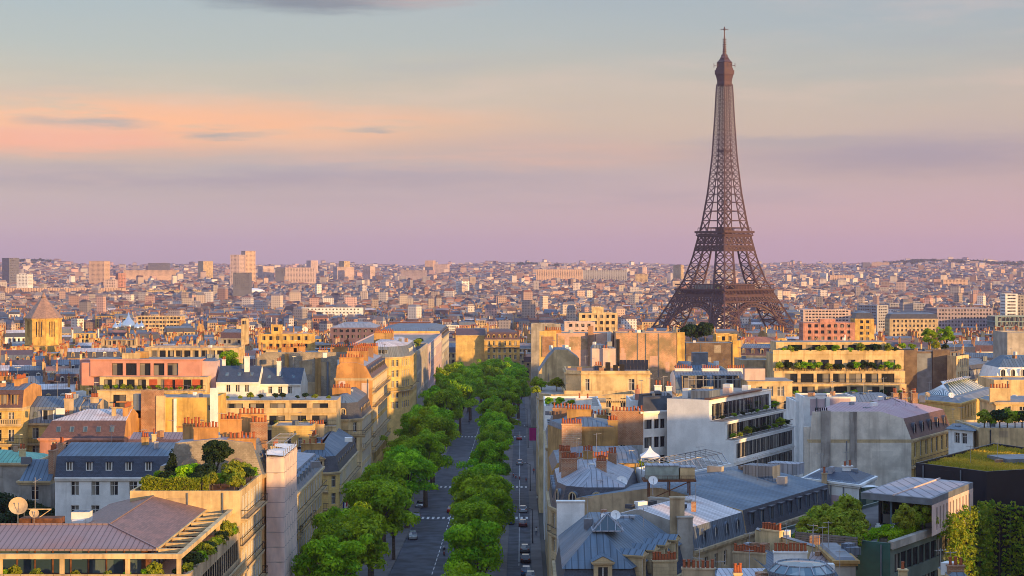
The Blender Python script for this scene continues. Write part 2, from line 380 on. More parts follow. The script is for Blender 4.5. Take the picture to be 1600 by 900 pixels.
def facade(mb, p0, p1, z0, z1, cols, rows, wall, glass, dep=.28, skip=None):
    """a wall from p0 to p1 (outside on the right hand) with recessed openings; returns their places"""
    L = math.hypot(p1[0] - p0[0], p1[1] - p0[1]); dx, dy = (p1[0] - p0[0]) / L, (p1[1] - p0[1]) / L; nx, ny = dy, -dx
    ang = math.atan2(dy, dx)
    def P(u, z, d=0.): return (p0[0] + dx * u - nx * d, p0[1] + dy * u - ny * d, z)
    cols = sorted(c for c in cols if c[0] > .05 and c[1] < L - .05); rows = sorted(r for r in rows if r[0] > z0 + .02 and r[1] < z1 - .02)
    if not cols or not rows:
        mb.poly([P(0, z0), P(L, z0), P(L, z1), P(0, z1)], wall); return []
    out = []; zc = z0
    for ri, (a, b) in enumerate(rows):
        if a > zc: mb.poly([P(0, zc), P(L, zc), P(L, a), P(0, a)], wall)
        uc = 0.
        for ci, (c, d) in enumerate(cols):
            if skip and skip(ci, ri): continue
            mb.poly([P(uc, a), P(c, a), P(c, b), P(uc, b)], wall)
            mb.poly([P(c, a), P(c, a, dep), P(c, b, dep), P(c, b)], wall); mb.poly([P(d, a, dep), P(d, a), P(d, b), P(d, b, dep)], wall)
            mb.poly([P(c, a), P(d, a), P(d, a, dep), P(c, a, dep)], wall); mb.poly([P(c, b, dep), P(d, b, dep), P(d, b), P(c, b)], wall)
            mb.poly([P(c, a, dep), P(d, a, dep), P(d, b, dep), P(c, b, dep)], glass)
            q = P((c + d) / 2, a, dep); out.append((q[0], q[1], a, d - c, b - a, ang))
            uc = d
        mb.poly([P(uc, a), P(L, a), P(L, b), P(uc, b)], wall); zc = b
    if z1 > zc: mb.poly([P(0, zc), P(L, zc), P(L, z1), P(0, z1)], wall)
    return out

def cols_for(L, bay, wd, marg=.8):
    n = max(1, int((L - 2 * marg) / bay)); st = (L - n * bay) / 2
    return [(st + i * bay + (bay - wd) / 2, st + i * bay + (bay + wd) / 2) for i in range(n)]
def rows_for(z1, fh, h, n, top=.75): return [(z1 - top - k * fh - h, z1 - top - k * fh) for k in range(n)]

def rings_roof(mb, ring, z, steps, party=None, top=None):
    """stack of insets: steps = [(inset(s) from the footprint, rise, material)]; an edge with inset 0 stays a party wall"""
    prev = ring; zp = z; n = len(ring)
    for ds, dz, mat in steps:
        dl = ds if isinstance(ds, (list, tuple)) else [ds] * n
        cur = inset(ring, dl)
        for i in range(n):
            a, b, c, d = prev[i], prev[(i + 1) % n], cur[(i + 1) % n], cur[i]
            mm = (party or mat) if dl[i] < .02 else mat
            mb.poly([(*a, zp), (*b, zp), (*c, zp + dz), (*d, zp + dz)], mm)
        prev = cur; zp += dz
    mb.poly([(*p, zp) for p in prev], top or steps[-1][2])
    return prev, zp

def chimney_mb(mb, c, size, ang, pots, wall='cream', pm='terracotta', r=.17, ph=.75):
    """stack with a cap ledge and a row of clay pots (all in one mesh; far stacks)"""
    mb.box(c, size, wall, ang); mb.box((c[0], c[1], c[2] + size[2] + .002), (size[0] + .16, size[1] + .16, .16), wall, ang)
    pots_mb(mb, c, size, ang, pots, pm, r, ph)
def pots_mb(mb, c, size, ang, pots, pm='terracotta', r=.17, ph=.75, n=5):
    ca, sa = math.cos(ang), math.sin(ang); zt = c[2] + size[2] + .164; lx = size[0] >= size[1]
    for i in range(pots):
        t = (i + .5) / pots - .5; u = t * (size[0] if lx else size[1]); x, y = (u * ca, u * sa) if lx else (-u * sa, u * ca)
        h = ph * (.8 + .4 * ((i * 37 % 11) / 11)); mb.lathe((c[0] + x, c[1] + y, zt), [(r, 0), (r * .8, h * .85), (r * .95, h)], pm, n)
# ------------------------------------------------------------------ ground and avenue
def grid_ground():
    ys = np.unique(np.concatenate([[-300, 0, 150], np.arange(300, 1500, 100), np.arange(1500, 4500, 150), np.arange(4500, 16001, 200)])).astype(float)
    us = np.linspace(-1, 1, 71); V = []; Fc = []
    for y in ys:
        wx = .36 * max(y, 0) + 420; x = us * wx; V += [(a, y, b) for a, b in zip(x, zg(x, np.full_like(x, y)) - .06)]
    n = len(us)
    for j in range(len(ys) - 1):
        for i in range(n - 1): a = j * n + i; Fc.append((a, a + 1, a + n + 1, a + n))
    me = bpy.data.meshes.new('ground'); me.from_pydata(V, [], Fc); me.materials.append(M['ground'])
    o = bpy.data.objects.new('ground', me); COL.objects.link(o); o['kind'] = 'structure'
M['ground'] = plain('ground', (.10, .095, .085), .95, 0, .5, .02)
grid_ground()

def rx(Y): return 5.2 + (Y - 287) * .005             # right building line of the avenue
LW = 38.2                                            # left line is this far to the left
AV0, AV1 = 60, 860
def strip(name, u0, u1, y0, y1, mat, lift, thick=0., step=20):
    """a strip of the avenue between two offsets from its right building line"""
    mb = MB(); y = y0
    while y < y1 - .01:
        y2 = min(y1, (math.floor(y / step) + 1) * step)
        A = [(rx(y) + u0, y), (rx(y) + u1, y), (rx(y2) + u1, y2), (rx(y2) + u0, y2)]
        z = [float(zg(*p)) + lift for p in A]
        mb.poly([(*p, q) for p, q in zip(A, z)], mat)
        if thick:
            for i, j in ((1, 2), (3, 0)): mb.poly([(*A[i], z[i] - thick), (*A[j], z[j] - thick), (*A[j], z[j]), (*A[i], z[i])], 'kerb')
            if y == y0: mb.poly([(*A[0], z[0] - thick), (*A[1], z[1] - thick), (*A[1], z[1]), (*A[0], z[0])], 'kerb')
        y = y2
    o = mb.build(name); o['kind'] = 'structure'; return o
strip('road', -LW, 0, AV0, AV1, 'asphalt', .0)
strip('pavement', -LW, -26.2, AV0, AV1, 'paving', .13, .13)
strip('pavement', -1.9, 0, AV0, AV1, 'paving', .13, .13)
for a, b in ((120, 376), (384, 430), (452, 596), (606, AV1)): strip('tree_median', -15.2, -6.2, a, b, 'paving', .13, .13)
mk_ = MB()
def dash(u, y0, y1, wd=.16, mat='paint'):
    A = [(rx(y0) + u - wd / 2, y0), (rx(y0) + u + wd / 2, y0), (rx(y1) + u + wd / 2, y1), (rx(y1) + u - wd / 2, y1)]
    mk_.poly([(*p, float(zg(*p)) + .012) for p in A], mat)
y = 130
while y < 640: dash(-18.9, y, y + 3); y += 5.2
y = 130
while y < 600: dash(-2.0 - 2.1, y, y + 60, .1); y += 62
for yc in (379, 441, 600):
    u = -25.8
    while u < -15.4: dash(u, yc - 1.9, yc + 1.9, .5); u += 1.1
    u = -5.8
    while u < -2.2: dash(u, yc - 1.9, yc + 1.9, .5); u += 1.1
mo = mk_.build('road_markings'); mo['kind'] = 'structure'

# ------------------------------------------------------------------ the iron lattice tower
def tower():
    Y = 1799.; x0 = gx(1132, Y); base = gz(540, Y)
    root = thing('lattice_tower', 'tall brown iron lattice tower on four arched legs rising above the whole city', 'tower', (x0, Y, base))
    m, t = newmat('tower iron'); ob = t.n('TexCoord').outputs['Object']; a = t.noise(ob, .2, 3)
    finish(t, t.mix(a, (.095, .047, .042, 1), (.055, .030, .034, 1)), .55, .1); M['towiron'] = m; I = 'towiron'
    prof = lambda h: float(np.interp(h, [0, 15, 30, 57, 64, 88, 112, 119, 155, 191, 230, 264, 276], [62.5, 53.5, 45.5, 33.2, 29.8, 23, 18.4, 16.6, 12., 8.9, 7., 5.7, 5.2]))
    lw = lambda h: float(np.interp(h, [0, 57, 115], [25, 15.5, 10.]))
    rot = R(38.1); cr, sr = math.cos(rot), math.sin(rot)
    def T(p): return (x0 + p[0] * cr - p[1] * sr, Y + p[0] * sr + p[1] * cr, base + p[2])
    def B(mb, p, q, wd): mb.bar(T(p), T(q), wd, I)
    lv = [0, 9, 18, 27, 36, 44.5, 52, 57.5, 66, 74.5, 83, 91, 99, 106, 113]
    for sx in (-1, 1):
        for sy in (-1, 1):
            mb = MB()
            def cs(h): a, l = prof(h), lw(h); return [(sx * a, sy * a, h), (sx * (a - l), sy * a, h), (sx * (a - l), sy * (a - l), h), (sx * a, sy * (a - l), h)]
            for h0, h1 in zip(lv, lv[1:]):
                A, C = cs(h0), cs(h1); Mh = cs((h0 + h1) / 2)
                for i in range(4):
                    j = (i + 1) % 4
                    B(mb, A[i], C[i], 1.7); B(mb, C[i], C[j], .8); B(mb, A[i], C[j], .72); B(mb, A[j], C[i], .72)
                    mid0 = [(A[i][k] + A[j][k]) / 2 for k in range(3)]; mid1 = [(C[i][k] + C[j][k]) / 2 for k in range(3)]
                    if h0 < 50: B(mb, mid0, mid1, .35)
            a = cs(0); ax = sum(p[0] for p in a) / 4; ay = sum(p[1] for p in a) / 4; p = T((ax, ay, -3)); mb.box(p, (30, 30, 4), 'stone', rot)
            mb.build('leg', root)
    def side(k, u, d, h):                                  # a point on face k: u along it, d its distance from the axis
        return [(u, -d, h), (d, u, h), (-u, d, h), (-d, -u, h)][k]
    for k in range(4):
        mb = MB(); n = 26; pts = []
        for i in range(n + 1):
            th = math.pi * i / n; r0, r1 = 36.0, 39.6
            q = []
            for r in (r0, r1):
                u, h = -r * math.cos(th), 5 + r * math.sin(th) * .98; q.append(side(k, u, prof(h) - .5, h))
            pts.append(q)
        for a, b in zip(pts, pts[1:]):
            B(mb, a[0], b[0], 1.1); B(mb, a[1], b[1], 1.2); B(mb, a[0], a[1], .6); B(mb, a[0], b[1], .5); B(mb, a[1], b[0], .5)
        for i in range(3, n - 2):                             # spandrel ties up to the girder
            u, h = -39.6 * math.cos(math.pi * i / n), 5 + 39.6 * math.sin(math.pi * i / n) * .98
            if abs(u) < prof(44) + 3 and h < 44: B(mb, side(k, u, prof(h) - .5, h), side(k, u * .97, prof(45) - .5, 45), .6)
        mb.build('arch', root)
    def girder(mb, h0, h1, n, x=.8):
        for k in range(4):
            for i in range(n):
                a, b = -1 + 2 * i / n, -1 + 2 * (i + 1) / n; d0, d1 = prof(h0) + .3, prof(h1) + .3
                p, q, r, s_ = side(k, a * d0, d0, h0), side(k, b * d0, d0, h0), side(k, b * d1, d1, h1), side(k, a * d1, d1, h1)
                B(mb, p, q, 1.4); B(mb, s_, r, 1.4); B(mb, p, r, x); B(mb, q, s_, x); B(mb, p, s_, x)
    def band(mb, d, h0, h1, th=1.2):
        for k in range(4):
            a, b = side(k, -d, d - th / 2, (h0 + h1) / 2), side(k, d, d - th / 2, (h0 + h1) / 2)
            A, Bp = T(a), T(b); c = [(A[i] + Bp[i]) / 2 for i in range(3)]
            mb.box((c[0], c[1], base + h0), (2 * d, th, h1 - h0), I, math.atan2(Bp[1] - A[1], Bp[0] - A[0]))
    def deck(mb, d, h, hole, th=.6):
        for k in range(4):
            mb.poly([T(side(k, -d, d, h)), T(side(k, d, d, h)), T(side(k, hole, hole, h)), T(side(k, -hole, hole, h))], I)
            mb.poly([T(side(k, -hole, hole, h + th)), T(side(k, hole, hole, h + th)), T(side(k, d, d, h + th)), T(side(k, -d, d, h + th))][::-1], I)
    mb = MB(); girder(mb, 45.2, 50.5, 18, .6); band(mb, 35.6, 51.2, 52.4); deck(mb, 35.4, 56.6, 12); band(mb, 36.2, 56.4, 57.8); band(mb, 35.4, 61.6, 62.6, .8)
    for k in range(4):
        for i in range(36):
            u = -35 + 70 * (i + .5) / 36
            B(mb, side(k, u, 35.0, 52.4), side(k, u, 35.9, 56.4), .8)
            if i % 2 == 0: B(mb, side(k, u, 35.3, 57.8), side(k, u, 35.3, 61.6), .4)
    for k in range(4):                                       # pavilions standing on the deck
        a, b = T(side(k, -13, 24, 0)), T(side(k, 13, 24, 0)); c = [(a[i] + b[i]) / 2 for i in range(3)]
        mb.box((c[0], c[1], base + 57.4), (27, 11, 5.4), 'glassgreen' if k == 3 else 'towiron', math.atan2(b[1] - a[1], b[0] - a[0]))
    mb.build('first_platform', root)
    mb = MB(); girder(mb, 96.5, 101, 8, .9); girder(mb, 103.5, 110.5, 7, .8); band(mb, 20.6, 111.2, 112.6); deck(mb, 20.4, 114.4, 5); band(mb, 21.4, 114.2, 116.2); band(mb, 19, 119, 119.8, .5)
    for k in range(4):
        for i in range(22):
            u = -20 + 40 * (i + .5) / 22; B(mb, side(k, u, 19.4, 110.5), side(k, u, 21, 114.2), .6)
            if i % 2: B(mb, side(k, u, 19.4, 116.2), side(k, u, 19.0, 119), .3)
    p = T((0, 0, 116.4)); mb.box(p, (13, 13, 3.0), I, rot)
    mb.build('second_platform', root)
    mb = MB(); lv = [116]; h = 116.
    while h < 262: h += max(4.0, prof(h) * .62); lv.append(min(h, 266))
    for h0, h1 in zip(lv, lv[1:]):
        d0, d1 = prof(h0), prof(h1); f0, f1 = [max(0., float(np.interp(q, [116, 190], [.42, .0]))) for q in (h0, h1)]
        for k in range(4):
            e_ = min(1.25, .5 + d0 / 22); B(mb, side(k, -d0, d0, h0), side(k, -d1, d1, h1), 1.5 * e_)
            B(mb, side(k, -d1, d1, h1), side(k, d1, d1, h1), .55 * e_)
            for sg in (-1, 1):
                i0, i1 = sg * d0 * max(f0, .03), sg * d1 * max(f1, .03)
                B(mb, side(k, i0, d0, h0), side(k, i1, d1, h1), .8 * e_)
                B(mb, side(k, sg * d0, d0, h0), side(k, i1, d1, h1), .55 * e_); B(mb, side(k, i0, d0, h0), side(k, sg * d1, d1, h1), .55 * e_)
    for k in range(4): B(mb, (1.9 * (-1, 1, 1, -1)[k], 1.9 * (-1, -1, 1, 1)[k], 116), (1.6 * (-1, 1, 1, -1)[k], 1.6 * (-1, -1, 1, 1)[k], 268), .8)
    h = 120
    while h < 266: B(mb, (-2, -2, h), (2, -2, h), .6); B(mb, (-2, -2, h), (-2, 2, h), .6); h += 5
    p = T((0, 0, 196)); mb.box(p, (11, 11, 2.2), I, rot)
    mb.build('shaft', root)
    mb = MB(); c = T((0, 0, 0)); q4 = rot + math.pi / 4; s2 = math.sqrt(2)
    mb.lathe(c, [(5.2 * s2, 263), (5.2 * s2, 268), (6.0 * s2, 273), (6.5 * s2, 275)], I, 4, q4)
    mb.lathe(c, [(6.9 * s2, 275.01), (7.0 * s2, 279.6), (6.2 * s2, 279.7), (6.0 * s2, 282)], I, 4, q4)
    mb.lathe(c, [(5.1 * s2, 282.01), (5.1 * s2, 287), (5.6 * s2, 287.5), (4.4 * s2, 289), (3 * s2, 291.5)], I, 4, q4)
    for a in range(8):
        th = q4 + a * math.pi / 4; r = 10.6; mb.bar((c[0] + 8 * math.cos(th), c[1] + 8 * math.sin(th), c[2] + 284), (c[0] + r * math.cos(th), c[1] + r * math.sin(th), c[2] + 284), .5, I)
        mb.bar((c[0] + r * math.cos(th), c[1] + r * math.sin(th), c[2] + 282.2), (c[0] + r * math.cos(th), c[1] + r * math.sin(th), c[2] + 286.6), .55, I)
    mb.build('top_cabin', root)
    mb = MB(); mb.lathe(c, [(4.6, 291.4), (3.2, 294), (3.4, 295), (1.9, 296), (1.5, 302)], I, 8)
    for i in range(6): mb.lathe((c[0], c[1], c[2] + 298 + i * 2.4), [(1.5, 0), (2.2, .3), (2.2, .7), (1.2, 1.0)], I, 8)
    mb.lathe(c, [(1.2, 302), (.8, 313), (.55, 313.1), (.5, 321)], I, 8)
    mb.bar((c[0] - 4, c[1], c[2] + 321), (c[0] + 4, c[1], c[2] + 321), .6, I); mb.bar((c[0], c[1] - 4, c[2] + 321), (c[0], c[1] + 4, c[2] + 321), .6, I); mb.lathe(c, [(.8, 319.8), (1.1, 321), (.4, 323.6)], I, 8)
    mb.build('antenna', root)
tower()

# ------------------------------------------------------------------ foliage
def leaf_mesh(name, lobes, per, size, mat, trunk=None, seed=0):
    """many small leaf-clump faces on the skins of the given lobes (cx, cy, cz, r)"""
    r = np.random.default_rng(seed); V = []; Fc = []; tone = []
    for (cx, cy, cz, rad) in lobes:
        n = max(12, int(per * rad * rad)); d = r.normal(size=(n, 3)); d /= np.linalg.norm(d, axis=1)[:, None]
        d[:, 2] = np.where(d[:, 2] < -.35, -d[:, 2], d[:, 2])
        c = np.array([cx, cy, cz]) + d * rad * r.uniform(.62, 1.08, (n, 1)) * np.array([1, 1, .85])
        nr = d + r.normal(size=(n, 3)) * .38; nr /= np.linalg.norm(nr, axis=1)[:, None]
        a = np.cross(nr, r.normal(size=(n, 3))); a /= np.linalg.norm(a, axis=1)[:, None]; b = np.cross(nr, a)
        s = size * r.uniform(.6, 1.3, (n, 1)); lt = np.clip(r.normal(r.uniform(.1, .85), .22, n), 0, 1)
        q = np.stack([c - a * s, c - b * s * .6 + nr * s * .15, c + a * s, c + b * s * .6 + nr * s * .15], 1)
        k = len(V) * 0 + sum(len(x) for x in V); V.append(q.reshape(-1, 3)); tone.append(lt)
    V = np.concatenate(V); tone = np.concatenate(tone); nq = len(V) // 4
    me = bpy.data.meshes.new(name); me.vertices.add(len(V)); me.vertices.foreach_set('co', V.ravel()); me.loops.add(nq * 4); me.loops.foreach_set('vertex_index', np.arange(nq * 4, dtype=np.int32))
    me.polygons.add(nq); me.polygons.foreach_set('loop_start', np.arange(0, nq * 4, 4, dtype=np.int32)); me.polygons.foreach_set('loop_total', np.full(nq, 4, dtype=np.int32))
    me.update(); me.validate(); at_ = me.attributes.new('tone', 'FLOAT', 'FACE'); at_.data.foreach_set('value', tone.astype(np.float32))
    me.materials.append(M[mat] if isinstance(mat, str) else mat); return me

def crown_lobes(rx_, rz, n, seed, cz, lr=(.26, .42), sq=1.0):
    r = np.random.default_rng(seed); out = []
    for i in range(n):
        d = r.normal(size=3); d /= np.linalg.norm(d); d[2] = d[2] if d[2] > -.45 else -d[2]
        k = r.uniform(.55, .85); rad = rx_ * r.uniform(*lr)
        out.append((d[0] * rx_ * k * r.uniform(.85, 1.1), d[1] * rx_ * k * r.uniform(.85, 1.1), cz + d[2] * rz * k, rad))
    out.append((0, 0, cz, rx_ * .5)); return out

def trunk_mesh(name, h, r0, limbs, seed, spread):
    r = random.Random(seed); mb = MB(); z = 0; p = Vector((0, 0, 0))
    mb.bar((0, 0, 0), (0, 0, h * .5), r0 * 2, 'bark', r0 * 1.5)
    for i in range(limbs):
        a = 2 * math.pi * i / limbs + r.uniform(-.4, .4); q = Vector((math.cos(a) * spread * .45, math.sin(a) * spread * .45, h * r.uniform(.72, .86)))
        mb.bar((0, 0, h * r.uniform(.34, .48)), q, r0 * 1.1, 'bark', r0 * .6); mb.bar(q, q + Vector((math.cos(a) * spread * .3, math.sin(a) * spread * .3, h * .22)), r0 * .6, 'bark', r0 * .2)
    o = mb.build(name); me = o.data; bpy.data.objects.remove(o); return me

PLANE = []
for i in range(6):
    lob = crown_lobes(5.3, (6.3, 5.6, 7.0, 6.0, 6.6, 5.8)[i], (52, 44, 60, 40, 48, 56)[i], 20 + i, 9.4, (.20, .36)); q_ = random.Random(i)
    lob = [(x * (1 + .16 * q_.uniform(-1, 1)), y, z, r) for x, y, z, r in lob if q_.random() > .1] + [(q_.uniform(-4.4, 4.4), q_.uniform(-4.4, 4.4), q_.uniform(7, 15), q_.uniform(1.0, 1.6)) for _ in range(6)]
    PLANE.append((leaf_mesh('plane_crown', lob, 100, .27, 'leaf', seed=i), trunk_mesh('plane_trunk', 11.5, .38, 5, i, 5.)))
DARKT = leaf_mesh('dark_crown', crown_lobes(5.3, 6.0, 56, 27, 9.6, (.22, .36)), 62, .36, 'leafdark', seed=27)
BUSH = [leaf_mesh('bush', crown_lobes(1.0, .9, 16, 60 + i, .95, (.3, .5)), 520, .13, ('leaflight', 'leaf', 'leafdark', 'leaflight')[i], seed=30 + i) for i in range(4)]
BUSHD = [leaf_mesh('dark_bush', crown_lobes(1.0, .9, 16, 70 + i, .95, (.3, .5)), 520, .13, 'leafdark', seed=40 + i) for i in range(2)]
STEM = trunk_mesh('stem', 1.3, .06, 3, 9, .7)

def tree(px, Y, cy=None, s=1.0, sz=1.0, z=None, x=None, kind=0, label='', group='plane trees lining the avenue', name='plane_tree', var=None, ang=None):
    """an avenue tree standing at photo column px, distance Y"""
    X = gx(px, Y) if x is None else x; Z = float(zg(X, Y)) + .1 if z is None else z
    v = PLANE[(kind * 5 + kind // 3) % 6] if var is None else var
    t = thing(name, label, 'tree', (X, Y, Z), group); a = rng.uniform(0, 6.28) if ang is None else ang
    put(v[0], 'crown', t, (X, Y, Z), a, (s, s, s * sz)); put(v[1], 'trunk', t, (X, Y, Z), a, (s, s, s * sz))
    return t

def bush(X, Y, Z, s, kind, label, group=None, name='shrub', sz=1.0, meshes=None, cat='shrub', parts=True):
    t = thing(name, label, cat, (X, Y, Z), group); a = rng.uniform(0, 6.28)
    put((meshes or BUSH)[kind % len(meshes or BUSH)], 'foliage', t, (X, Y, Z), a, (s, s, s * sz))
    put(STEM, 'stem', t, (X, Y, Z), a, (s, s, s * sz)); return t

# left row then median row: (photo column of the trunk line, distance, scale)
ORD = ['nearest', 'second', 'third', 'fourth', 'fifth', 'sixth', 'seventh', 'eighth', 'ninth', 'tenth', 'eleventh', 'twelfth', 'thirteenth', 'fourteenth', 'fifteenth', 'sixteenth', 'seventeenth', 'eighteenth', 'nineteenth', 'twentieth']
LROW = [(-25, 244, 1.0), (-23.6, 259, 1.08), (-26.5, 276, .9), (-23.6, 296, 1.18), (-21.4, 318, .9), (-24.6, 336, 1.0), (-21.8, 362, 1.14), (-25.5, 372, .9), (-20.0, 398, 1.05), (-26, 416, 1.0), (-20.5, 440, 1.26), (-26, 458, 1.1), (-21.5, 482, 1.18), (-26.5, 500, 1.1), (-22, 560, 1.15), (-26, 585, 1.2), (-19.5, 610, 1.22), (-23, 640, 1.22), (-28, 655, 1.1), (-18, 680, 1.15)]
MROW = [(-5.6, 236, .92), (-5.2, 262, 1.0), (-6.2, 292, 1.0), (-4.6, 311, 1.06), (-7.2, 322, 1.05), (-4.8, 338, 1.02), (-6.2, 366, 1.06), (-5.6, 404, 1.0), (-6.6, 416, .9), (-5.8, 470, .98), (-4.8, 492, .92), (-6.6, 520, 1.02), (-3.8, 556, 1.12), (-8.4, 580, 1.0), (-5, 610, 1.12), (-9, 640, 1.15), (-3, 660, 1.15), (-7, 700, 1.2), (-2.5, 720, 1.15), (-10, 760, 1.25)]
for i, (X, Y, s) in enumerate(LROW):
    tree(0, Y, x=X + (Y - 287) * .005, s=s * .98, sz=1.0 + .06 * ((i * 7) % 3 - 1), kind=i, label='%s tall green plane tree of the row along the left pavement' % (ORD[i] if i == 0 else ORD[i] + ' nearest'))
for i, (X, Y, s) in enumerate(MROW):
    tree(0, Y, x=X + (Y - 287) * .005, s=s * .88, sz=1.0 + .06 * ((i * 5) % 3 - 1), kind=i + 1, label='%s bright green plane tree of the row on the median between the lanes' % (ORD[i] if i == 0 else ORD[i] + ' nearest'))
EXT = [(-30, 720, 1.2), (-24, 745, 1.25), (-18, 735, 1.2), (-14, 800, 1.2), (-22, 800, 1.2), (-6, 810, 1.25), (1, 770, 1.15), (2.5, 690, 1.05), (-28, 790, 1.15), (-9, 850, 1.2), (0, 860, 1.2)]
for i, (X, Y, s) in enumerate(EXT):
    tree(0, Y, x=X, s=s, kind=i, label='%s plane tree of the dense wood closing the far end of the avenue' % (ORD[i] if i == 0 else ORD[i] + ' nearest'), group='plane trees at the far end of the avenue')

# ------------------------------------------------------------------ the ordinary town houses of the middle distance
RES = []                                              # footprints already taken: (polygon, margin)
def reserve(ring): RES.append([tuple(p) for p in ring])
def inside(p, ring, m=0.):
    n = len(ring)
    for i in range(n):
        a, b = ring[i], ring[(i + 1) % n]; l = math.hypot(b[0] - a[0], b[1] - a[1]) or 1
        if ((b[0] - a[0]) * (p[1] - a[1]) - (b[1] - a[1]) * (p[0] - a[0])) / l < -m: return False
    return True
def taken(ring, m=1.0):
    c = (sum(p[0] for p in ring) / 4, sum(p[1] for p in ring) / 4); pts = list(ring) + [c] + [((a[0] + c[0]) / 2, (a[1] + c[1]) / 2) for a in ring]
    for q in RES:
        if any(inside(p, q, m) for p in pts): return True
        cq = (sum(p[0] for p in q) / len(q), sum(p[1] for p in q) / len(q))
        if inside(cq, ring, m) or any(inside(p, ring, m * .5) for p in q): return True
    return False
reserve([(-41, 60), (9, 60), (12, 900), (-36, 900)])

WALLC = {'cream': 'cream', 'yellow': 'yellow', 'ochre': 'ochre', 'white': 'white', 'grey': 'grey', 'pink': 'pink', 'stone': 'pale stone', 'paleyellow': 'pale yellow', 'beige': 'beige', 'orange': 'orange'}
ROOFC = {'zinc': 'grey zinc', 'zinclight': 'pale zinc', 'zincblue': 'blue zinc', 'slate': 'dark slate', 'slatebrown': 'brown slate', 'tile': 'red tile', 'gravel': 'flat gravel', 'zincdark': 'dark zinc', 'tar': 'flat black', 'zincstain': 'stained zinc', 'zincrust': 'rusty zinc'}

def dormer_into(mb, c, ang, w, h, d, roofm, wallm='frame'):
    """small dormer: c = bottom centre of its front; it runs back d"""
    ca, sa = math.cos(ang), math.sin(ang)
    def P(u, v, z): return (c[0] + u * ca - v * sa, c[1] + u * sa + v * ca, c[2] + z)
    a = w / 2; g = .12
    mb.poly([P(-a, 0, 0), P(-a + g, 0, 0), P(-a + g, 0, h), P(-a, 0, h)], wallm); mb.poly([P(a - g, 0, 0), P(a, 0, 0), P(a, 0, h), P(a - g, 0, h)], wallm)
    mb.poly([P(-a + g, 0, h - g), P(a - g, 0, h - g), P(a - g, 0, h), P(-a + g, 0, h)], wallm)
    mb.poly([P(-a + g, .06, 0), P(a - g, .06, 0), P(a - g, .06, h - g), P(-a + g, .06, h - g)], 'glass')
    mb.poly([P(-a, d, 0), P(-a, 0, 0), P(-a, 0, h), P(-a, d, h)], roofm); mb.poly([P(a, 0, 0), P(a, d, 0), P(a, d, h), P(a, 0, h)], roofm)
    e = .12
    mb.poly([P(-a - e, -e, h), P(a + e, -e, h), P(0, -e, h + .42)], wallm)
    mb.poly([P(-a - e, d, h), P(-a - e, -e, h), P(0, -e, h + .42), P(0, d, h + .42)], roofm); mb.poly([P(a + e, -e, h), P(a + e, d, h), P(0, d, h + .42), P(0, -e, h + .42)], roofm)

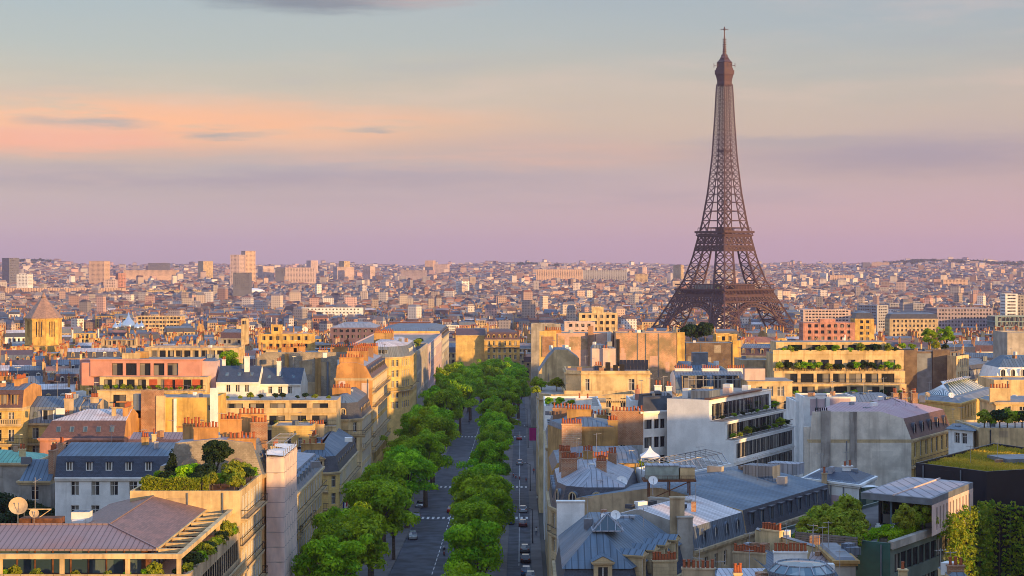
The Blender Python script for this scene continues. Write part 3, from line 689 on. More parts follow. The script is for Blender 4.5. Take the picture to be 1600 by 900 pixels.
def town_house(ring, z0, z1, r, wm, style, wl, rl, cl, detail=1):
    """fills wall / roof / chimney builders for one house; ring = front-left, front-right, back-right, back-left"""
    Ls = [math.dist(ring[i], ring[(i + 1) % 4]) for i in range(4)]
    pw = r.choice(['cream', 'ochre', 'stone', 'rubble', 'white', 'beige', 'orange', wm, wm]); gl = 'glass'
    nf = 4 if detail else 3; bay = r.choice([2.1, 2.3, 2.6]); ww = r.choice([1.05, 1.2, 1.35])
    for i in range(4):
        a, b = ring[i], ring[(i + 1) % 4]
        if i in (0, 2) or (style == 'flat' and r.random() < .6):
            facade(wl, a, b, z0, z1, cols_for(Ls[i], bay, ww), rows_for(z1, 3.1, 2.0 if i != 2 else 1.8, nf), wm, gl)
        else:
            facade(wl, a, b, z0, z1, [], [], pw, gl); ex, ey = (b[0] - a[0]) / Ls[i], (b[1] - a[1]) / Ls[i]
            for _ in range(r.randint(1, 3)):
                u = r.uniform(1, Ls[i] - 1); wl.box((a[0] + ex * u + ey * .12, a[1] + ey * u - ex * .12, z1 - r.uniform(5, 11)), (r.uniform(.4, 1.3), .3, r.uniform(5, 11)), r.choice(['cream', 'brick', 'orange', 'white', pw]), math.atan2(ey, ex))
    rm = r.choice(['slate', 'slate', 'slate', 'slatebrown', 'slatebrown', 'zincdark', 'zinc']); tm = r.choice(['zinc', 'zinc', 'zincdark', 'slatebrown', 'zincblue', 'zincrust', 'zincstain', 'tile'])
    f = lambda d: [d, 0, d, 0]
    D = min(Ls[1], Ls[3]); ang = math.atan2(ring[1][1] - ring[0][1], ring[1][0] - ring[0][0])
    nx, ny = math.sin(ang), -math.cos(ang); nd = 0
    desc = tm
    if style == 'mansard':
        h1, h2 = r.uniform(2.4, 3.4), r.uniform(.9, 1.9)
        wl.prism(inset(ring, [-.3, 0, -.3, 0]), z1 - .35, z1 + .02, wm)
        _, zt = rings_roof(rl, ring, z1 + .021, [(f(1.1), h1, rm), (f(D / 2 - .05), h2, tm)], pw); desc = rm
        if detail:
            n = max(1, int(Ls[0] / r.uniform(2.8, 4.2))); nd = n
            for k in range(n):
                t = (k + .5) / n; c = (ring[0][0] + (ring[1][0] - ring[0][0]) * t - nx * .25, ring[0][1] + (ring[1][1] - ring[0][1]) * t - ny * .25, z1 + .5)
                dormer_into(rl, c, ang, 1.25, 1.65, 1.3, rm, r.choice(['frame', 'cream', 'stone']))
    elif style == 'gable':
        h = D / 2 * r.uniform(.35, .6)
        _, zt = rings_roof(rl, ring, z1, [(f(D / 2 - .05), h, tm)], pw)
    else:
        tm = r.choice(['gravel', 'zinc', 'gravel', 'zinclight']); desc = tm
        rl.poly([(*p, z1 - .35) for p in inset(ring, .25)], tm)
        for i in range(4):
            a, b = ring[i], ring[(i + 1) % 4]; p = inset(ring, .25); c, d = p[(i + 1) % 4], p[i]
            wl.poly([(*a, z1), (*b, z1), (*c, z1), (*d, z1)], wm); wl.poly([(*b, z1), (*a, z1), (*d, z1 - .35), (*c, z1 - .35)][::-1] if 0 else [(*d, z1 - .35), (*c, z1 - .35), (*c, z1), (*d, z1)], wm)
        zt = z1
        for _ in range(r.randint(1, 4)):
            a, b = r.uniform(.15, .85), r.uniform(.15, .85); q = [(ring[0][k] * (1 - a) + ring[1][k] * a) * (1 - b) + (ring[3][k] * (1 - a) + ring[2][k] * a) * b for k in (0, 1)]; rl.box((q[0], q[1], z1 - .35), (r.uniform(.8, 3), r.uniform(.8, 2.4), r.uniform(.9, 2.4)), r.choice(['cream', 'white', 'brick', 'zinc', 'orange']), r.uniform(0, 1.5))
        if r.random() < .75:
            p = inset(ring, [r.uniform(1.6, 3), r.uniform(.3, 3), r.uniform(.3, 2), r.uniform(.3, 3)]); hh = r.uniform(2.4, 3)
            for i in range(4): facade(wl, p[i], p[(i + 1) % 4], z1 - .35, z1 + hh, cols_for(math.dist(p[i], p[(i + 1) % 4]), 2.6, 1.7, .4) if i != 2 else [], [(z1, z1 + hh - .4)], wm, gl, .12)
            rl.prism(inset(p, -.35), z1 + hh, z1 + hh + .22, tm, tm); zt = z1 + hh + .22
    nc = 0
    for i in (1, 3):                                   # chimney stacks on the party walls
        a, b = ring[i], ring[(i + 1) % 4]
        for t in ([.22, .52, .82] if r.random() < .4 else [.3, r.uniform(.6, .8)]):
            if r.random() < .14: continue
            L = r.uniform(1.4, 3.6); hh = r.uniform(1.0, 2.2); an = math.atan2(b[1] - a[1], b[0] - a[0])
            sx = -.32 if i == 1 else .32; c = (a[0] + (b[0] - a[0]) * t + math.cos(ang) * sx, a[1] + (b[1] - a[1]) * t + math.sin(ang) * sx)
            mb = MB(); zc = z1 + .2 if style == 'flat' else z1 + .6
            chimney_mb(mb, (c[0], c[1], zc), (L, .62, zt - zc + hh), an, max(2, int(L / .42)), r.choice(['brick', 'orange', 'cream', pw if pw != 'rubble' else 'brick'])); cl.append(mb); nc += 1
    return desc, nd, nc, zt
NUM = ['no', 'one', 'two', 'three', 'four', 'five', 'six', 'seven', 'eight', 'nine', 'ten', 'eleven', 'twelve']
LAND = []                                             # (x, y, phrase) landmarks that labels may point to
MIDS = []                                             # records of generated houses for their labels
def gen_district(y0, y1, x0f, x1f, th, seed, indiv, stuff, maxh=None, hbase=(14.5, 22)):
    """terraces of party-walled houses in a frame turned by th; fills the gaps between the built landmarks"""
    r = random.Random(seed); ct, st = math.cos(th), math.sin(th); cx, cyy = 0, (y0 + y1) / 2; S = (y1 - y0) * 1.2 + 500
    v = -S; k = 0
    while v < S:
        dep = r.uniform(10.5, 13.5); u = -S + r.uniform(0, 10); blk = 0; run = r.randint(3, 7)
        while u < S:
            wd = r.uniform(10, 21)
            if blk >= run: u += r.uniform(6, 13); blk = 0; run = r.randint(3, 7); continue
            ring = [(cx + a * ct - b * st, cyy + a * st + b * ct) for a, b in ((u, v), (u + wd, v), (u + wd, v + dep), (u, v + dep))]
            mx, my = sum(p[0] for p in ring) / 4, sum(p[1] for p in ring) / 4; u += wd; blk += 1
            if not (y0 <= my < y1): continue
            if not (x0f(my) <= mx <= x1f(my)) or abs(mx) > .305 * my + 14: r.random(); continue
            if r.random() < .05 or taken(ring): continue
            z0 = float(zg(mx, my)) - .5; z1 = z0 + r.uniform(*hbase) + (r.random() < .12) * r.uniform(2, 7)
            if maxh is not None: z1 = min(z1, maxh(mx, my) - r.uniform(0, 3))
            wm = r.choice(['cream', 'cream', 'yellow', 'ochre', 'white', 'grey', 'pink', 'stone', 'stone', 'paleyellow', 'beige'])
            stl = r.choices(['mansard', 'gable', 'flat'], [.58, .2, .22])[0]
            if (mx, my) and len(MIDS) < indiv:
                wl, rl, cl = MB(), MB(), []; d, nd, nc, zt = town_house(ring, z0, z1, r, wm, stl, wl, rl, cl)
                t = thing('apartment_building', '', 'apartment building', (mx, my, z0), 'ordinary apartment buildings of the city')
                wl.build('wall', t); rl.build('roof', t)
                for mb in cl: mb.build('chimney', t)
                MIDS.append((t, mx, my, wm, d, nd, nc))
            elif stuff is not None:
                cl = []; town_house(ring, z0, z1, r, wm, stl, stuff, stuff, cl, 0)
                for mb in cl:
                    b = len(stuff.v); stuff.v += mb.v; stuff.f += [tuple(i + b for i in f) for f in mb.f]; stuff.m += [stuff.mi(mb.mats[i]) for i in mb.m]
        v += dep + (r.uniform(5, 7) if k % 2 == 0 else r.uniform(11, 14)); k += 1
FARRES = []
# ------------------------------------------------------------------ builders for the buildings one can tell apart
LW_ = lambda Y: rx(Y) - LW                             # left building line
def P2(px, Y): return (gx(px, Y), Y)
def orect(p, deg, L, D):
    """rectangle from corner p: first edge along deg for L, depth D to its left"""
    c, s = math.cos(R(deg)), math.sin(R(deg)); q = (p[0] + L * c, p[1] + L * s)
    return [p, q, (q[0] - D * s, q[1] + D * c), (p[0] - D * s, p[1] + D * c)]

WINM = {}
PATCH = {'white': 'mauve', 'cream': 'beige', 'yellow': 'paleyellow', 'paleyellow': 'cream', 'ochre': 'beige', 'orange': 'pinkpale', 'rubble': 'beige', 'oldbrick': 'pinkwall', 'pinkwall': 'oldbrick', 'gablewall': 'concretelight', 'concrete': 'grey', 'beige': 'cream', 'grey': 'concrete', 'pink': 'pinkpale', 'rubbledark': 'rubble', 'mauve': 'white', 'darkpanel': 'darkpanel', 'stone': 'cream', 'concretelight': 'concrete'}
def win_meshes(wd, h, style):
    k = (round(wd, 2), round(h, 2), style)
    if k not in WINM:
        mb = MB(); f = .07; a = wd / 2 - .005
        def bx(x0, x1, z0, z1, d=.07): mb.prism([(x0, -d), (x1, -d), (x1, -.01), (x0, -.01)], z0, z1, 'iron' if style == 'dark' else 'frame')
        bx(-a, -a + f, .01, h - .01); bx(a - f, a, .01, h - .01); bx(-a + f + .002, a - f - .002, h - .01 - f, h - .01); bx(-a + f + .002, a - f - .002, .01, .01 + f)
        if wd > .9: bx(-.04, .04, f + .015, h - f - .015, .06)
        if style == 'french' and h > 1.6: bx(-a + f + .002, -.045, h * .68, h * .68 + .05, .05); bx(.045, a - f - .002, h * .68, h * .68 + .05, .05)
        o = mb.build('window'); w_ = o.data; bpy.data.objects.remove(o)
        mb = MB(); mb.poly([(-a, -.012, .01), (a, -.012, .01), (a, -.012, h - .01), (-a, -.012, h - .01)], 'glass'); o = mb.build('pane'); p_ = o.data; bpy.data.objects.remove(o)
        WINM[k] = (w_, p_)
    return WINM[k]

def add_windows(t, lst, style='french', cap=96):
    for x, y, z, wd, h, ang in lst[:cap]:
        w_, p_ = win_meshes(wd, h, style); o = put(w_, 'window', t, (x, y, z), ang); q = bpy.data.objects.new('pane', p_); COL.objects.link(q); q.parent = o

DORM = {}
def dorm_mesh(wd, h, d, rm, wm, style):
    k = (wd, h, d, rm, wm, style)
    if k not in DORM:
        mb = MB(); a = wd / 2
        if style == 'sky':                              # flush roof window; d = (run, rise)
            run, rise = d; l = math.hypot(run, rise); ry, rz = run / l, rise / l; ny, nz = -rz, ry
            def P(u, v, n): return (u, v * ry + n * ny, v * rz + n * nz)
            for (u0, u1, v0, v1, n, m_) in ((-a, a, 0, h, .09, 'zincdark'), (-a + .09, a - .09, .09, h - .09, .115, 'glassblue')):
                mb.poly([P(u0, v0, n), P(u1, v0, n), P(u1, v1, n), P(u0, v1, n)], m_)
                for (p, q) in (((u0, v0), (u1, v0)), ((u1, v0), (u1, v1)), ((u1, v1), (u0, v1)), ((u0, v1), (u0, v0))): mb.poly([P(*p, -.05), P(*q, -.05), P(*q, n), P(*p, n)], m_)
        elif style == 'gable': dormer_into(mb, (0, 0, 0), 0, wd, h, d, rm, wm)
        elif style == 'stone':                           # wide stone front with a pediment
            g = wd * .24
            for x0, x1 in ((-a, -a + g), (a - g, a)): mb.prism([(x0, -.1), (x1, -.1), (x1, d), (x0, d)], 0, h, wm)
            mb.prism([(-a + g, -.06), (a - g, -.06), (a - g, d), (-a + g, d)], h - .3, h - .01, wm)
            mb.poly([(-a + g, .12, 0), (a - g, .12, 0), (a - g, .12, h - .3), (-a + g, .12, h - .3)], 'glass'); mb.prism([(-.05, .02), (.05, .02), (.05, .1), (-.05, .1)], 0, h - .3, 'frame')
            e = .18; r = wd * .3
            for z0, ee, dd in ((h, e, 0.), (h + .14, e + .1, 0.)): mb.prism([(-a - ee, -.1 - ee), (a + ee, -.1 - ee), (a + ee, d), (-a - ee, d)], z0, z0 + .138, wm)
            z0 = h + .28; b = a + e
            mb.poly([(-b, -.22, z0), (b, -.22, z0), (0, -.22, z0 + r)], wm); mb.poly([(-b - .1, d, z0), (-b - .1, -.3, z0), (0, -.3, z0 + r + .06), (0, d, z0 + r + .06)], rm); mb.poly([(b + .1, -.3, z0), (b + .1, d, z0), (0, d, z0 + r + .06), (0, -.3, z0 + r + .06)], rm)
        elif style == 'arch':
            n = 10; g = .2
            def arc(r, y, zc): return [(r * math.cos(math.pi * (1 - i / n)), y, zc + r * math.sin(math.pi * (1 - i / n))) for i in range(n + 1)]
            zc = h - a; O, I_ = arc(a, -.05, zc), arc(a - g, -.05, zc); Ib = arc(a - g, .1, zc); Ob = arc(a, d, zc)
            for i in range(n):
                mb.poly([O[i], I_[i], I_[i + 1], O[i + 1]], wm); mb.poly([I_[i], Ib[i], Ib[i + 1], I_[i + 1]], wm); mb.poly([Ob[i], O[i], O[i + 1], Ob[i + 1]], rm)
            for sg in (-1, 1):
                q = [(sg * a, -.05, 0), (sg * (a - g), -.05, 0), (sg * (a - g), -.05, zc), (sg * a, -.05, zc)]; mb.poly(q if sg < 0 else q[::-1], wm)
                q = [(sg * a, d, 0), (sg * a, -.05, 0), (sg * a, -.05, zc), (sg * a, d, zc)]; mb.poly(q if sg < 0 else q[::-1], rm)
            mb.poly([(-a + g, .1, 0), (a - g, .1, 0)] + [p for p in Ib[::-1]], 'glass'); mb.prism([(-.035, .03), (.035, .03), (.035, .09), (-.035, .09)], 0, h - g - .02, 'frame')
        else:                                            # 'box': flat-topped
            dormer_into(mb, (0, 0, 0), 0, wd, h, d, rm, wm) if False else None
            g = .14
            for x0, x1 in ((-a, -a + g), (a - g, a)): mb.prism([(x0, 0), (x1, 0), (x1, d), (x0, d)], 0, h, wm)
            mb.prism([(-a - .12, -.15), (a + .12, -.15), (a + .12, d), (-a - .12, d)], h + .002, h + .16, rm); mb.poly([(-a + g, .08, 0), (a - g, .08, 0), (a - g, .08, h), (-a + g, .08, h)], 'glass')
            mb.prism([(-.04, .02), (.04, .02), (.04, .07), (-.04, .07)], 0, h, wm); mb.prism([(-a + g, .01), (a - g, .01), (a - g, .075), (-a + g, .075)], 0, .12, wm)
        o = mb.build('dormer'); DORM[k] = o.data; bpy.data.objects.remove(o)
    return DORM[k]

POT = None
def chimney(t, c, size, ang=0., pots=4, wall='cream', pm='terracotta', own=True, r=.16, ph=.7):
    """a stack that is a part of building t, its pots sub-parts"""
    global POT
    mb = MB(); mb.box(c, size, wall, ang); mb.box((c[0], c[1], c[2] + size[2] + .002), (size[0] + .18, size[1] + .18, .17), wall, ang)
    o = mb.build('chimney', t)
    if POT is None:
        q = MB(); q.lathe((0, 0, 0), [(.17, 0), (.14, .1), (.125, .55), (.155, .62), (.155, .7), (.11, .71)], 'terracotta', 8); x = q.build('chimney_pot'); POT = x.data; bpy.data.objects.remove(x)
    ca, sa = math.cos(ang), math.sin(ang); lx = size[0] >= size[1]
    for i in range(pots):
        u = ((i + .5) / pots - .5) * (size[0] if lx else size[1]); x, y = (u * ca, u * sa) if lx else (-u * sa, u * ca); k = .85 + .45 * rng.random()
        q = bpy.data.objects.new('chimney_pot', POT); COL.objects.link(q); q.parent = o; q.location = Vector((c[0] + x, c[1] + y, c[2] + size[2] + .174)) - Vector(o['org']); q.scale = (1.15, 1.15, k)
    return o

def railing(mb, p, q, z, h=1.0, step=.28, mat='iron'):
    L = math.dist(p, q); n = max(1, int(L / step)); dx, dy = (q[0] - p[0]) / L, (q[1] - p[1]) / L
    for zz, w_ in ((z + h, .07), (z + .12, .05)): mb.bar((*p, zz), (*q, zz), w_, mat)
    for i in range(n + 1):
        x, y = p[0] + dx * L * i / n, p[1] + dy * L * i / n; s = .018
        mb.poly([(x - dx * s, y - dy * s, z), (x + dx * s, y + dy * s, z), (x + dx * s, y + dy * s, z + h), (x - dx * s, y - dy * s, z + h)], mat)

def balcony(t, ring, e, z, u0=0., u1=None, d=.75, style='iron', slab='stone', every=None):
    a, b = ring[e], ring[(e + 1) % len(ring)]; L = math.dist(a, b); dx, dy = (b[0] - a[0]) / L, (b[1] - a[1]) / L; nx, ny = dy, -dx; u1 = L if u1 is None else u1
    mb = MB(); P = lambda u, k: (a[0] + dx * u + nx * k, a[1] + dy * u + ny * k)
    mb.prism([P(u0, d), P(u1, d), P(u1, -.02), P(u0, -.02)], z - .22, z, slab); mb.prism([P(u0, d * .6), P(u1, d * .6), P(u1, -.02), P(u0, -.02)], z - .5, z - .222, slab)
    if style == 'iron':
        railing(mb, P(u0, d - .06), P(u1, d - .06), z); railing(mb, P(u0, d - .06), P(u0, .02), z); railing(mb, P(u1, d - .06), P(u1, .02), z)
    else:
        mb.prism([P(u0, d), P(u1, d), P(u1, d - .22), P(u0, d - .22)], z + .85, z + 1.02, slab); mb.prism([P(u0, d), P(u1, d), P(u1, d - .22), P(u0, d - .22)], z + .002, z + .14, slab)
        n = int((u1 - u0) / .4)
        for i in range(n):
            u = u0 + (i + .5) * (u1 - u0) / n; c = P(u, d - .11); mb.box((c[0], c[1], z + .142), (.17, .17, .706), slab, math.atan2(dy, dx))
    return mb.build('balcony', t)

def house(name, label, cat, ring, z1, z0=None, wall='cream', fc={}, roof='flat', party=None, top=None, chim=(), dorm=(), balc=(), cornice='stone', group=None, lm=None, parapet=.5, deckm='gravel', blank={}, cap=96, res=True):
    n = len(ring); cx, cy_ = sum(p[0] for p in ring) / n, sum(p[1] for p in ring) / n
    z0 = float(zg(cx, cy_)) - .6 if z0 is None else z0
    t = thing(name, label, cat, (cx, cy_, z0), group)
    if res: reserve(ring)
    LAND.append((cx, cy_, lm)) if lm else None
    mb = MB(); wins = []
    for i in range(n):
        a, b = ring[i], ring[(i + 1) % n]; L = math.dist(a, b); s = fc.get(i)
        if s is None: facade(mb, a, b, z0, z1, [], [], blank.get(i, wall), 'glass'); continue
        cols = s.get('cols') or cols_for(L, s.get('bay', 2.6), s.get('w', 1.2), s.get('marg', .7)); rows = s.get('rows') or rows_for(z1, s.get('fh', 3.2), s.get('h', 2.1), s.get('n', 3), s.get('top', .8))
        lst = facade(mb, a, b, z0, z1, cols, rows, s.get('mat', wall), s.get('glass', 'glass'), s.get('dep', .28), s.get('skip'))
        if s.get('win', 'french'): wins += [(q, s.get('win', 'french')) for q in lst]
    if roof == 'flat':
        p = inset(ring, .3)
        for i in range(n):
            a, b, c, d = ring[i], ring[(i + 1) % n], p[(i + 1) % n], p[i]
            mb.poly([(*a, z1), (*b, z1), (*c, z1), (*d, z1)], wall); mb.poly([(*d, z1 - parapet), (*c, z1 - parapet), (*c, z1), (*d, z1)], wall)
    mb.build('wall', t)
    q_ = random.Random(int(cx * 13 + cy_ * 7))
    for i in range(n):                                  # rain pipes and patched render on the blind sides that face the square
        a, b = ring[i], ring[(i + 1) % n]; L = math.dist(a, b)
        if fc.get(i) or L < 5 or (b[0] - a[0]) < .4 * L or cy_ > 560: continue
        dx, dy = (b[0] - a[0]) / L, (b[1] - a[1]) / L; an = math.atan2(dy, dx); hb = min(z1 - z0, 13)
        for _ in range(1 + int(L / 9)):
            u = q_.uniform(.8, L - .8); mp = MB(); mp.bar((a[0] + dx * u + dy * .12, a[1] + dy * u - dx * .12, z1 - hb), (a[0] + dx * u + dy * .12, a[1] + dy * u - dx * .12, z1 - .25), .15, 'lead'); mp.build('rain_pipe', t)
        for _ in range((2 + int(L / 4)) if blank.get(i, wall) in PATCH else 0):
            w_, h_ = q_.uniform(1.0, min(4.2, L * .4)), q_.uniform(.9, 4.5); u = q_.uniform(w_ / 2 + .2, L - w_ / 2 - .2); d_ = q_.uniform(.02, .05); zz = z1 - q_.uniform(h_ + .3, max(h_ + .4, hb))
            box_part(t, 'render_patch', (a[0] + dx * u + dy * (d_ / 2 - .005), a[1] + dy * u - dx * (d_ / 2 - .005), zz), (w_, d_, h_), PATCH[blank.get(i, wall)], an)
    for st in sorted({q[1] for q in wins}): add_windows(t, sorted([q[0] for q in wins if q[1] == st], key=lambda q: (-q[2], q[1])), st, cap // max(1, len({q[1] for q in wins})))
    zt = z1
    if roof == 'flat':
        mb = MB(); mb.poly([(*p, z1 - parapet) for p in inset(ring, .299)], deckm); mb.build('roof', t)
    elif roof:
        if cornice:
            mb = MB(); party_e = [i for i in range(n) if any((st[0][i] if isinstance(st[0], (list, tuple)) else st[0]) < .02 for st in roof)]
            out = [(-.002 if i in party_e else -.38) for i in range(n)]; o2 = [(-.001 if i in party_e else -.2) for i in range(n)]
            mb.prism(inset(ring, out), z1 - .28, z1 + .02, cornice); mb.prism(inset(ring, o2), z1 - .55, z1 - .282, cornice); mb.build('cornice', t)
        mb = MB(); _, zt = rings_roof(mb, ring, z1 + .021, roof, party or wall, top); mb.build('roof', t)
    if cy_ < 600 and name != 'added_shade_block':
        rr = min(math.dist((cx, cy_), p) for p in ring) * .45; zb = zt - (parapet if roof == 'flat' else .25)
        for _ in range(q_.randint(1, 2)):
            x, y, h_ = cx + q_.uniform(-rr, rr), cy_ + q_.uniform(-rr, rr), q_.uniform(1.8, 3.6); mb = MB(); mb.bar((x, y, zb), (x, y, zb + h_), .055, 'steel'); a_ = q_.uniform(0, 3)
            for k_ in range(4): l_ = .5 - .08 * k_; zz = zb + h_ - .1 - k_ * .05; e_ = (x + math.cos(a_) * (.3 * k_ - .5), y + math.sin(a_) * (.3 * k_ - .5)); mb.bar((e_[0] - math.sin(a_) * l_, e_[1] + math.cos(a_) * l_, zz), (e_[0] + math.sin(a_) * l_, e_[1] - math.cos(a_) * l_, zz), .035, 'steel')
            mb.bar((x - math.cos(a_) * .6, y - math.sin(a_) * .6, zb + h_ - .12), (x + math.cos(a_) * .6, y + math.sin(a_) * .6, zb + h_ - .22), .04, 'steel'); mb.build('aerial', t)
        for _ in range(q_.randint(1, 3)): box_part(t, 'roof_vent', (cx + q_.uniform(-rr, rr), cy_ + q_.uniform(-rr, rr), zb - .3), (q_.uniform(.5, 1.6), q_.uniform(.5, 1.1), q_.uniform(.7, 1.3)), q_.choice(['lead', 'zinclight', 'brick', 'white', 'zincdark']), q_.uniform(0, 1.5))
    for (e, k, wd, h, d, zo, si, rm, wm, st, *uu) in dorm:
        a, b = ring[e], ring[(e + 1) % n]; L = math.dist(a, b); dx, dy = (b[0] - a[0]) / L, (b[1] - a[1]) / L; u0, u1 = uu if uu else (.6, L - .6)
        m_ = dorm_mesh(wd, h, d, rm, wm, st)
        for i in range(k):
            u = u0 + (i + .5) / k * (u1 - u0); put(m_, 'skylight' if st == 'sky' else 'dormer', t, (a[0] + dx * u - dy * si, a[1] + dy * u + dx * si, z1 + zo), math.atan2(dy, dx))
    for c in chim: chimney(t, *c[:2], **(c[2] if len(c) > 2 else {}))
    for q in balc: balcony(t, ring, *q[:2], **(q[2] if len(q) > 2 else {}))
    return t

def box_part(t, name, c, size, mat, ang=0., top=None):
    mb = MB(); mb.box(c, size, mat, ang, top); return mb.build(name, t)

def dish(X, Y, Z, r, az, label, pole=1.0, mat='beige'):
    t = thing('satellite_dish', label, 'satellite dish', (X, Y, Z), 'satellite dishes on the roofs'); mb = MB(); mb.lathe((X, Y, Z), [(.05, 0), (.05, pole)], 'steel', 6); mb.build('pole', t)
    mb = MB(); n = 16; d = Vector((math.cos(az) * .86, math.sin(az) * .86, .5)).normalized(); u = d.cross(Vector((0, 0, 1))).normalized(); v = u.cross(d); c = Vector((X, Y, Z + pole + r * .3)) + d * .12
    pr = [(0.02, 0), (.35, .03), (.7, .12), (1, .25)]
    rings = [[c + (u * math.cos(6.2832 * i / n) + v * math.sin(6.2832 * i / n)) * (q * r) + d * (h * r) for i in range(n)] for q, h in pr]
    for A, B in zip(rings, rings[1:]):
        for i in range(n):
            j = (i + 1) % n; mb.poly([A[i], A[j], B[j], B[i]], mat); mb.poly([B[i] - d * .03, B[j] - d * .03, A[j] - d * .03, A[i] - d * .03], mat)
    mb.build('dish', t); mb = MB(); e = c + d * r * .95; mb.bar(c - v * r * .8 + d * .1, e, .05, 'steel'); mb.bar(e, e - d * .18, .12, 'steel'); mb.build('arm', t)
    return t

HEDGE = {}
def hedge(label, p, q, z, wd, h, mat='leaflight', name='hedge', dens=150, size=.11, cat='hedge'):
    """a clipped hedge from p to q: a box of many small leaves"""
    r = np.random.default_rng(int(abs(p[0] * 7 + p[1])) + 3); L = math.dist(p, q); dx, dy = (q[0] - p[0]) / L, (q[1] - p[1]) / L
    n = int(dens * (L * wd + L * h * 2 + wd * h * 2)); a = r.uniform(0, L, n); f = r.random(n) * (wd + 2 * h); b = np.where(f < wd, f - wd / 2, np.where(f < wd + h, -wd / 2, wd / 2)); zz = np.where(f < wd, h, r.uniform(0, h, n))
    b = b + r.normal(0, .06, n); zz = zz + r.normal(0, .07, n) + .10 * np.sin(a * 1.7) * (zz > h * .8)
    c = np.stack([p[0] + dx * a - dy * b, p[1] + dy * a + dx * b, z + zz], 1); nr = r.normal(size=(n, 3)); nr[:, 2] += .5; nr[:, 1] -= .5; nr /= np.linalg.norm(nr, axis=1)[:, None]
    A = np.cross(nr, r.normal(size=(n, 3))); A /= np.linalg.norm(A, axis=1)[:, None]; Bv = np.cross(nr, A); s = size * r.uniform(.6, 1.4, (n, 1))
    o3 = np.array([(p[0] + q[0]) / 2, (p[1] + q[1]) / 2, z]); V = (np.stack([c - A * s, c - Bv * s, c + A * s, c + Bv * s], 1) - o3).reshape(-1, 3)
    me = bpy.data.meshes.new(name); me.vertices.add(len(V)); me.vertices.foreach_set('co', V.ravel()); me.loops.add(n * 4); me.loops.foreach_set('vertex_index', np.arange(n * 4, dtype=np.int32)); me.polygons.add(n)
    me.polygons.foreach_set('loop_start', np.arange(0, n * 4, 4, dtype=np.int32)); me.polygons.foreach_set('loop_total', np.full(n, 4, dtype=np.int32)); me.update()
    me.attributes.new('tone', 'FLOAT', 'FACE').data.foreach_set('value', np.clip(r.normal(.45, .3, n), 0, 1).astype(np.float32)); me.materials.append(M[mat])
    t = thing(name, label, cat, tuple(o3)); o = bpy.data.objects.new('foliage', me); COL.objects.link(o); o.parent = t
    mb = MB(); mb.box((o3[0], o3[1], z), (L, wd * .8, max(.15, h * .55)), 'bark', math.atan2(dy, dx)); mb.build('branches', t)
    return t

# ================================================================== left foreground
lx = LW_
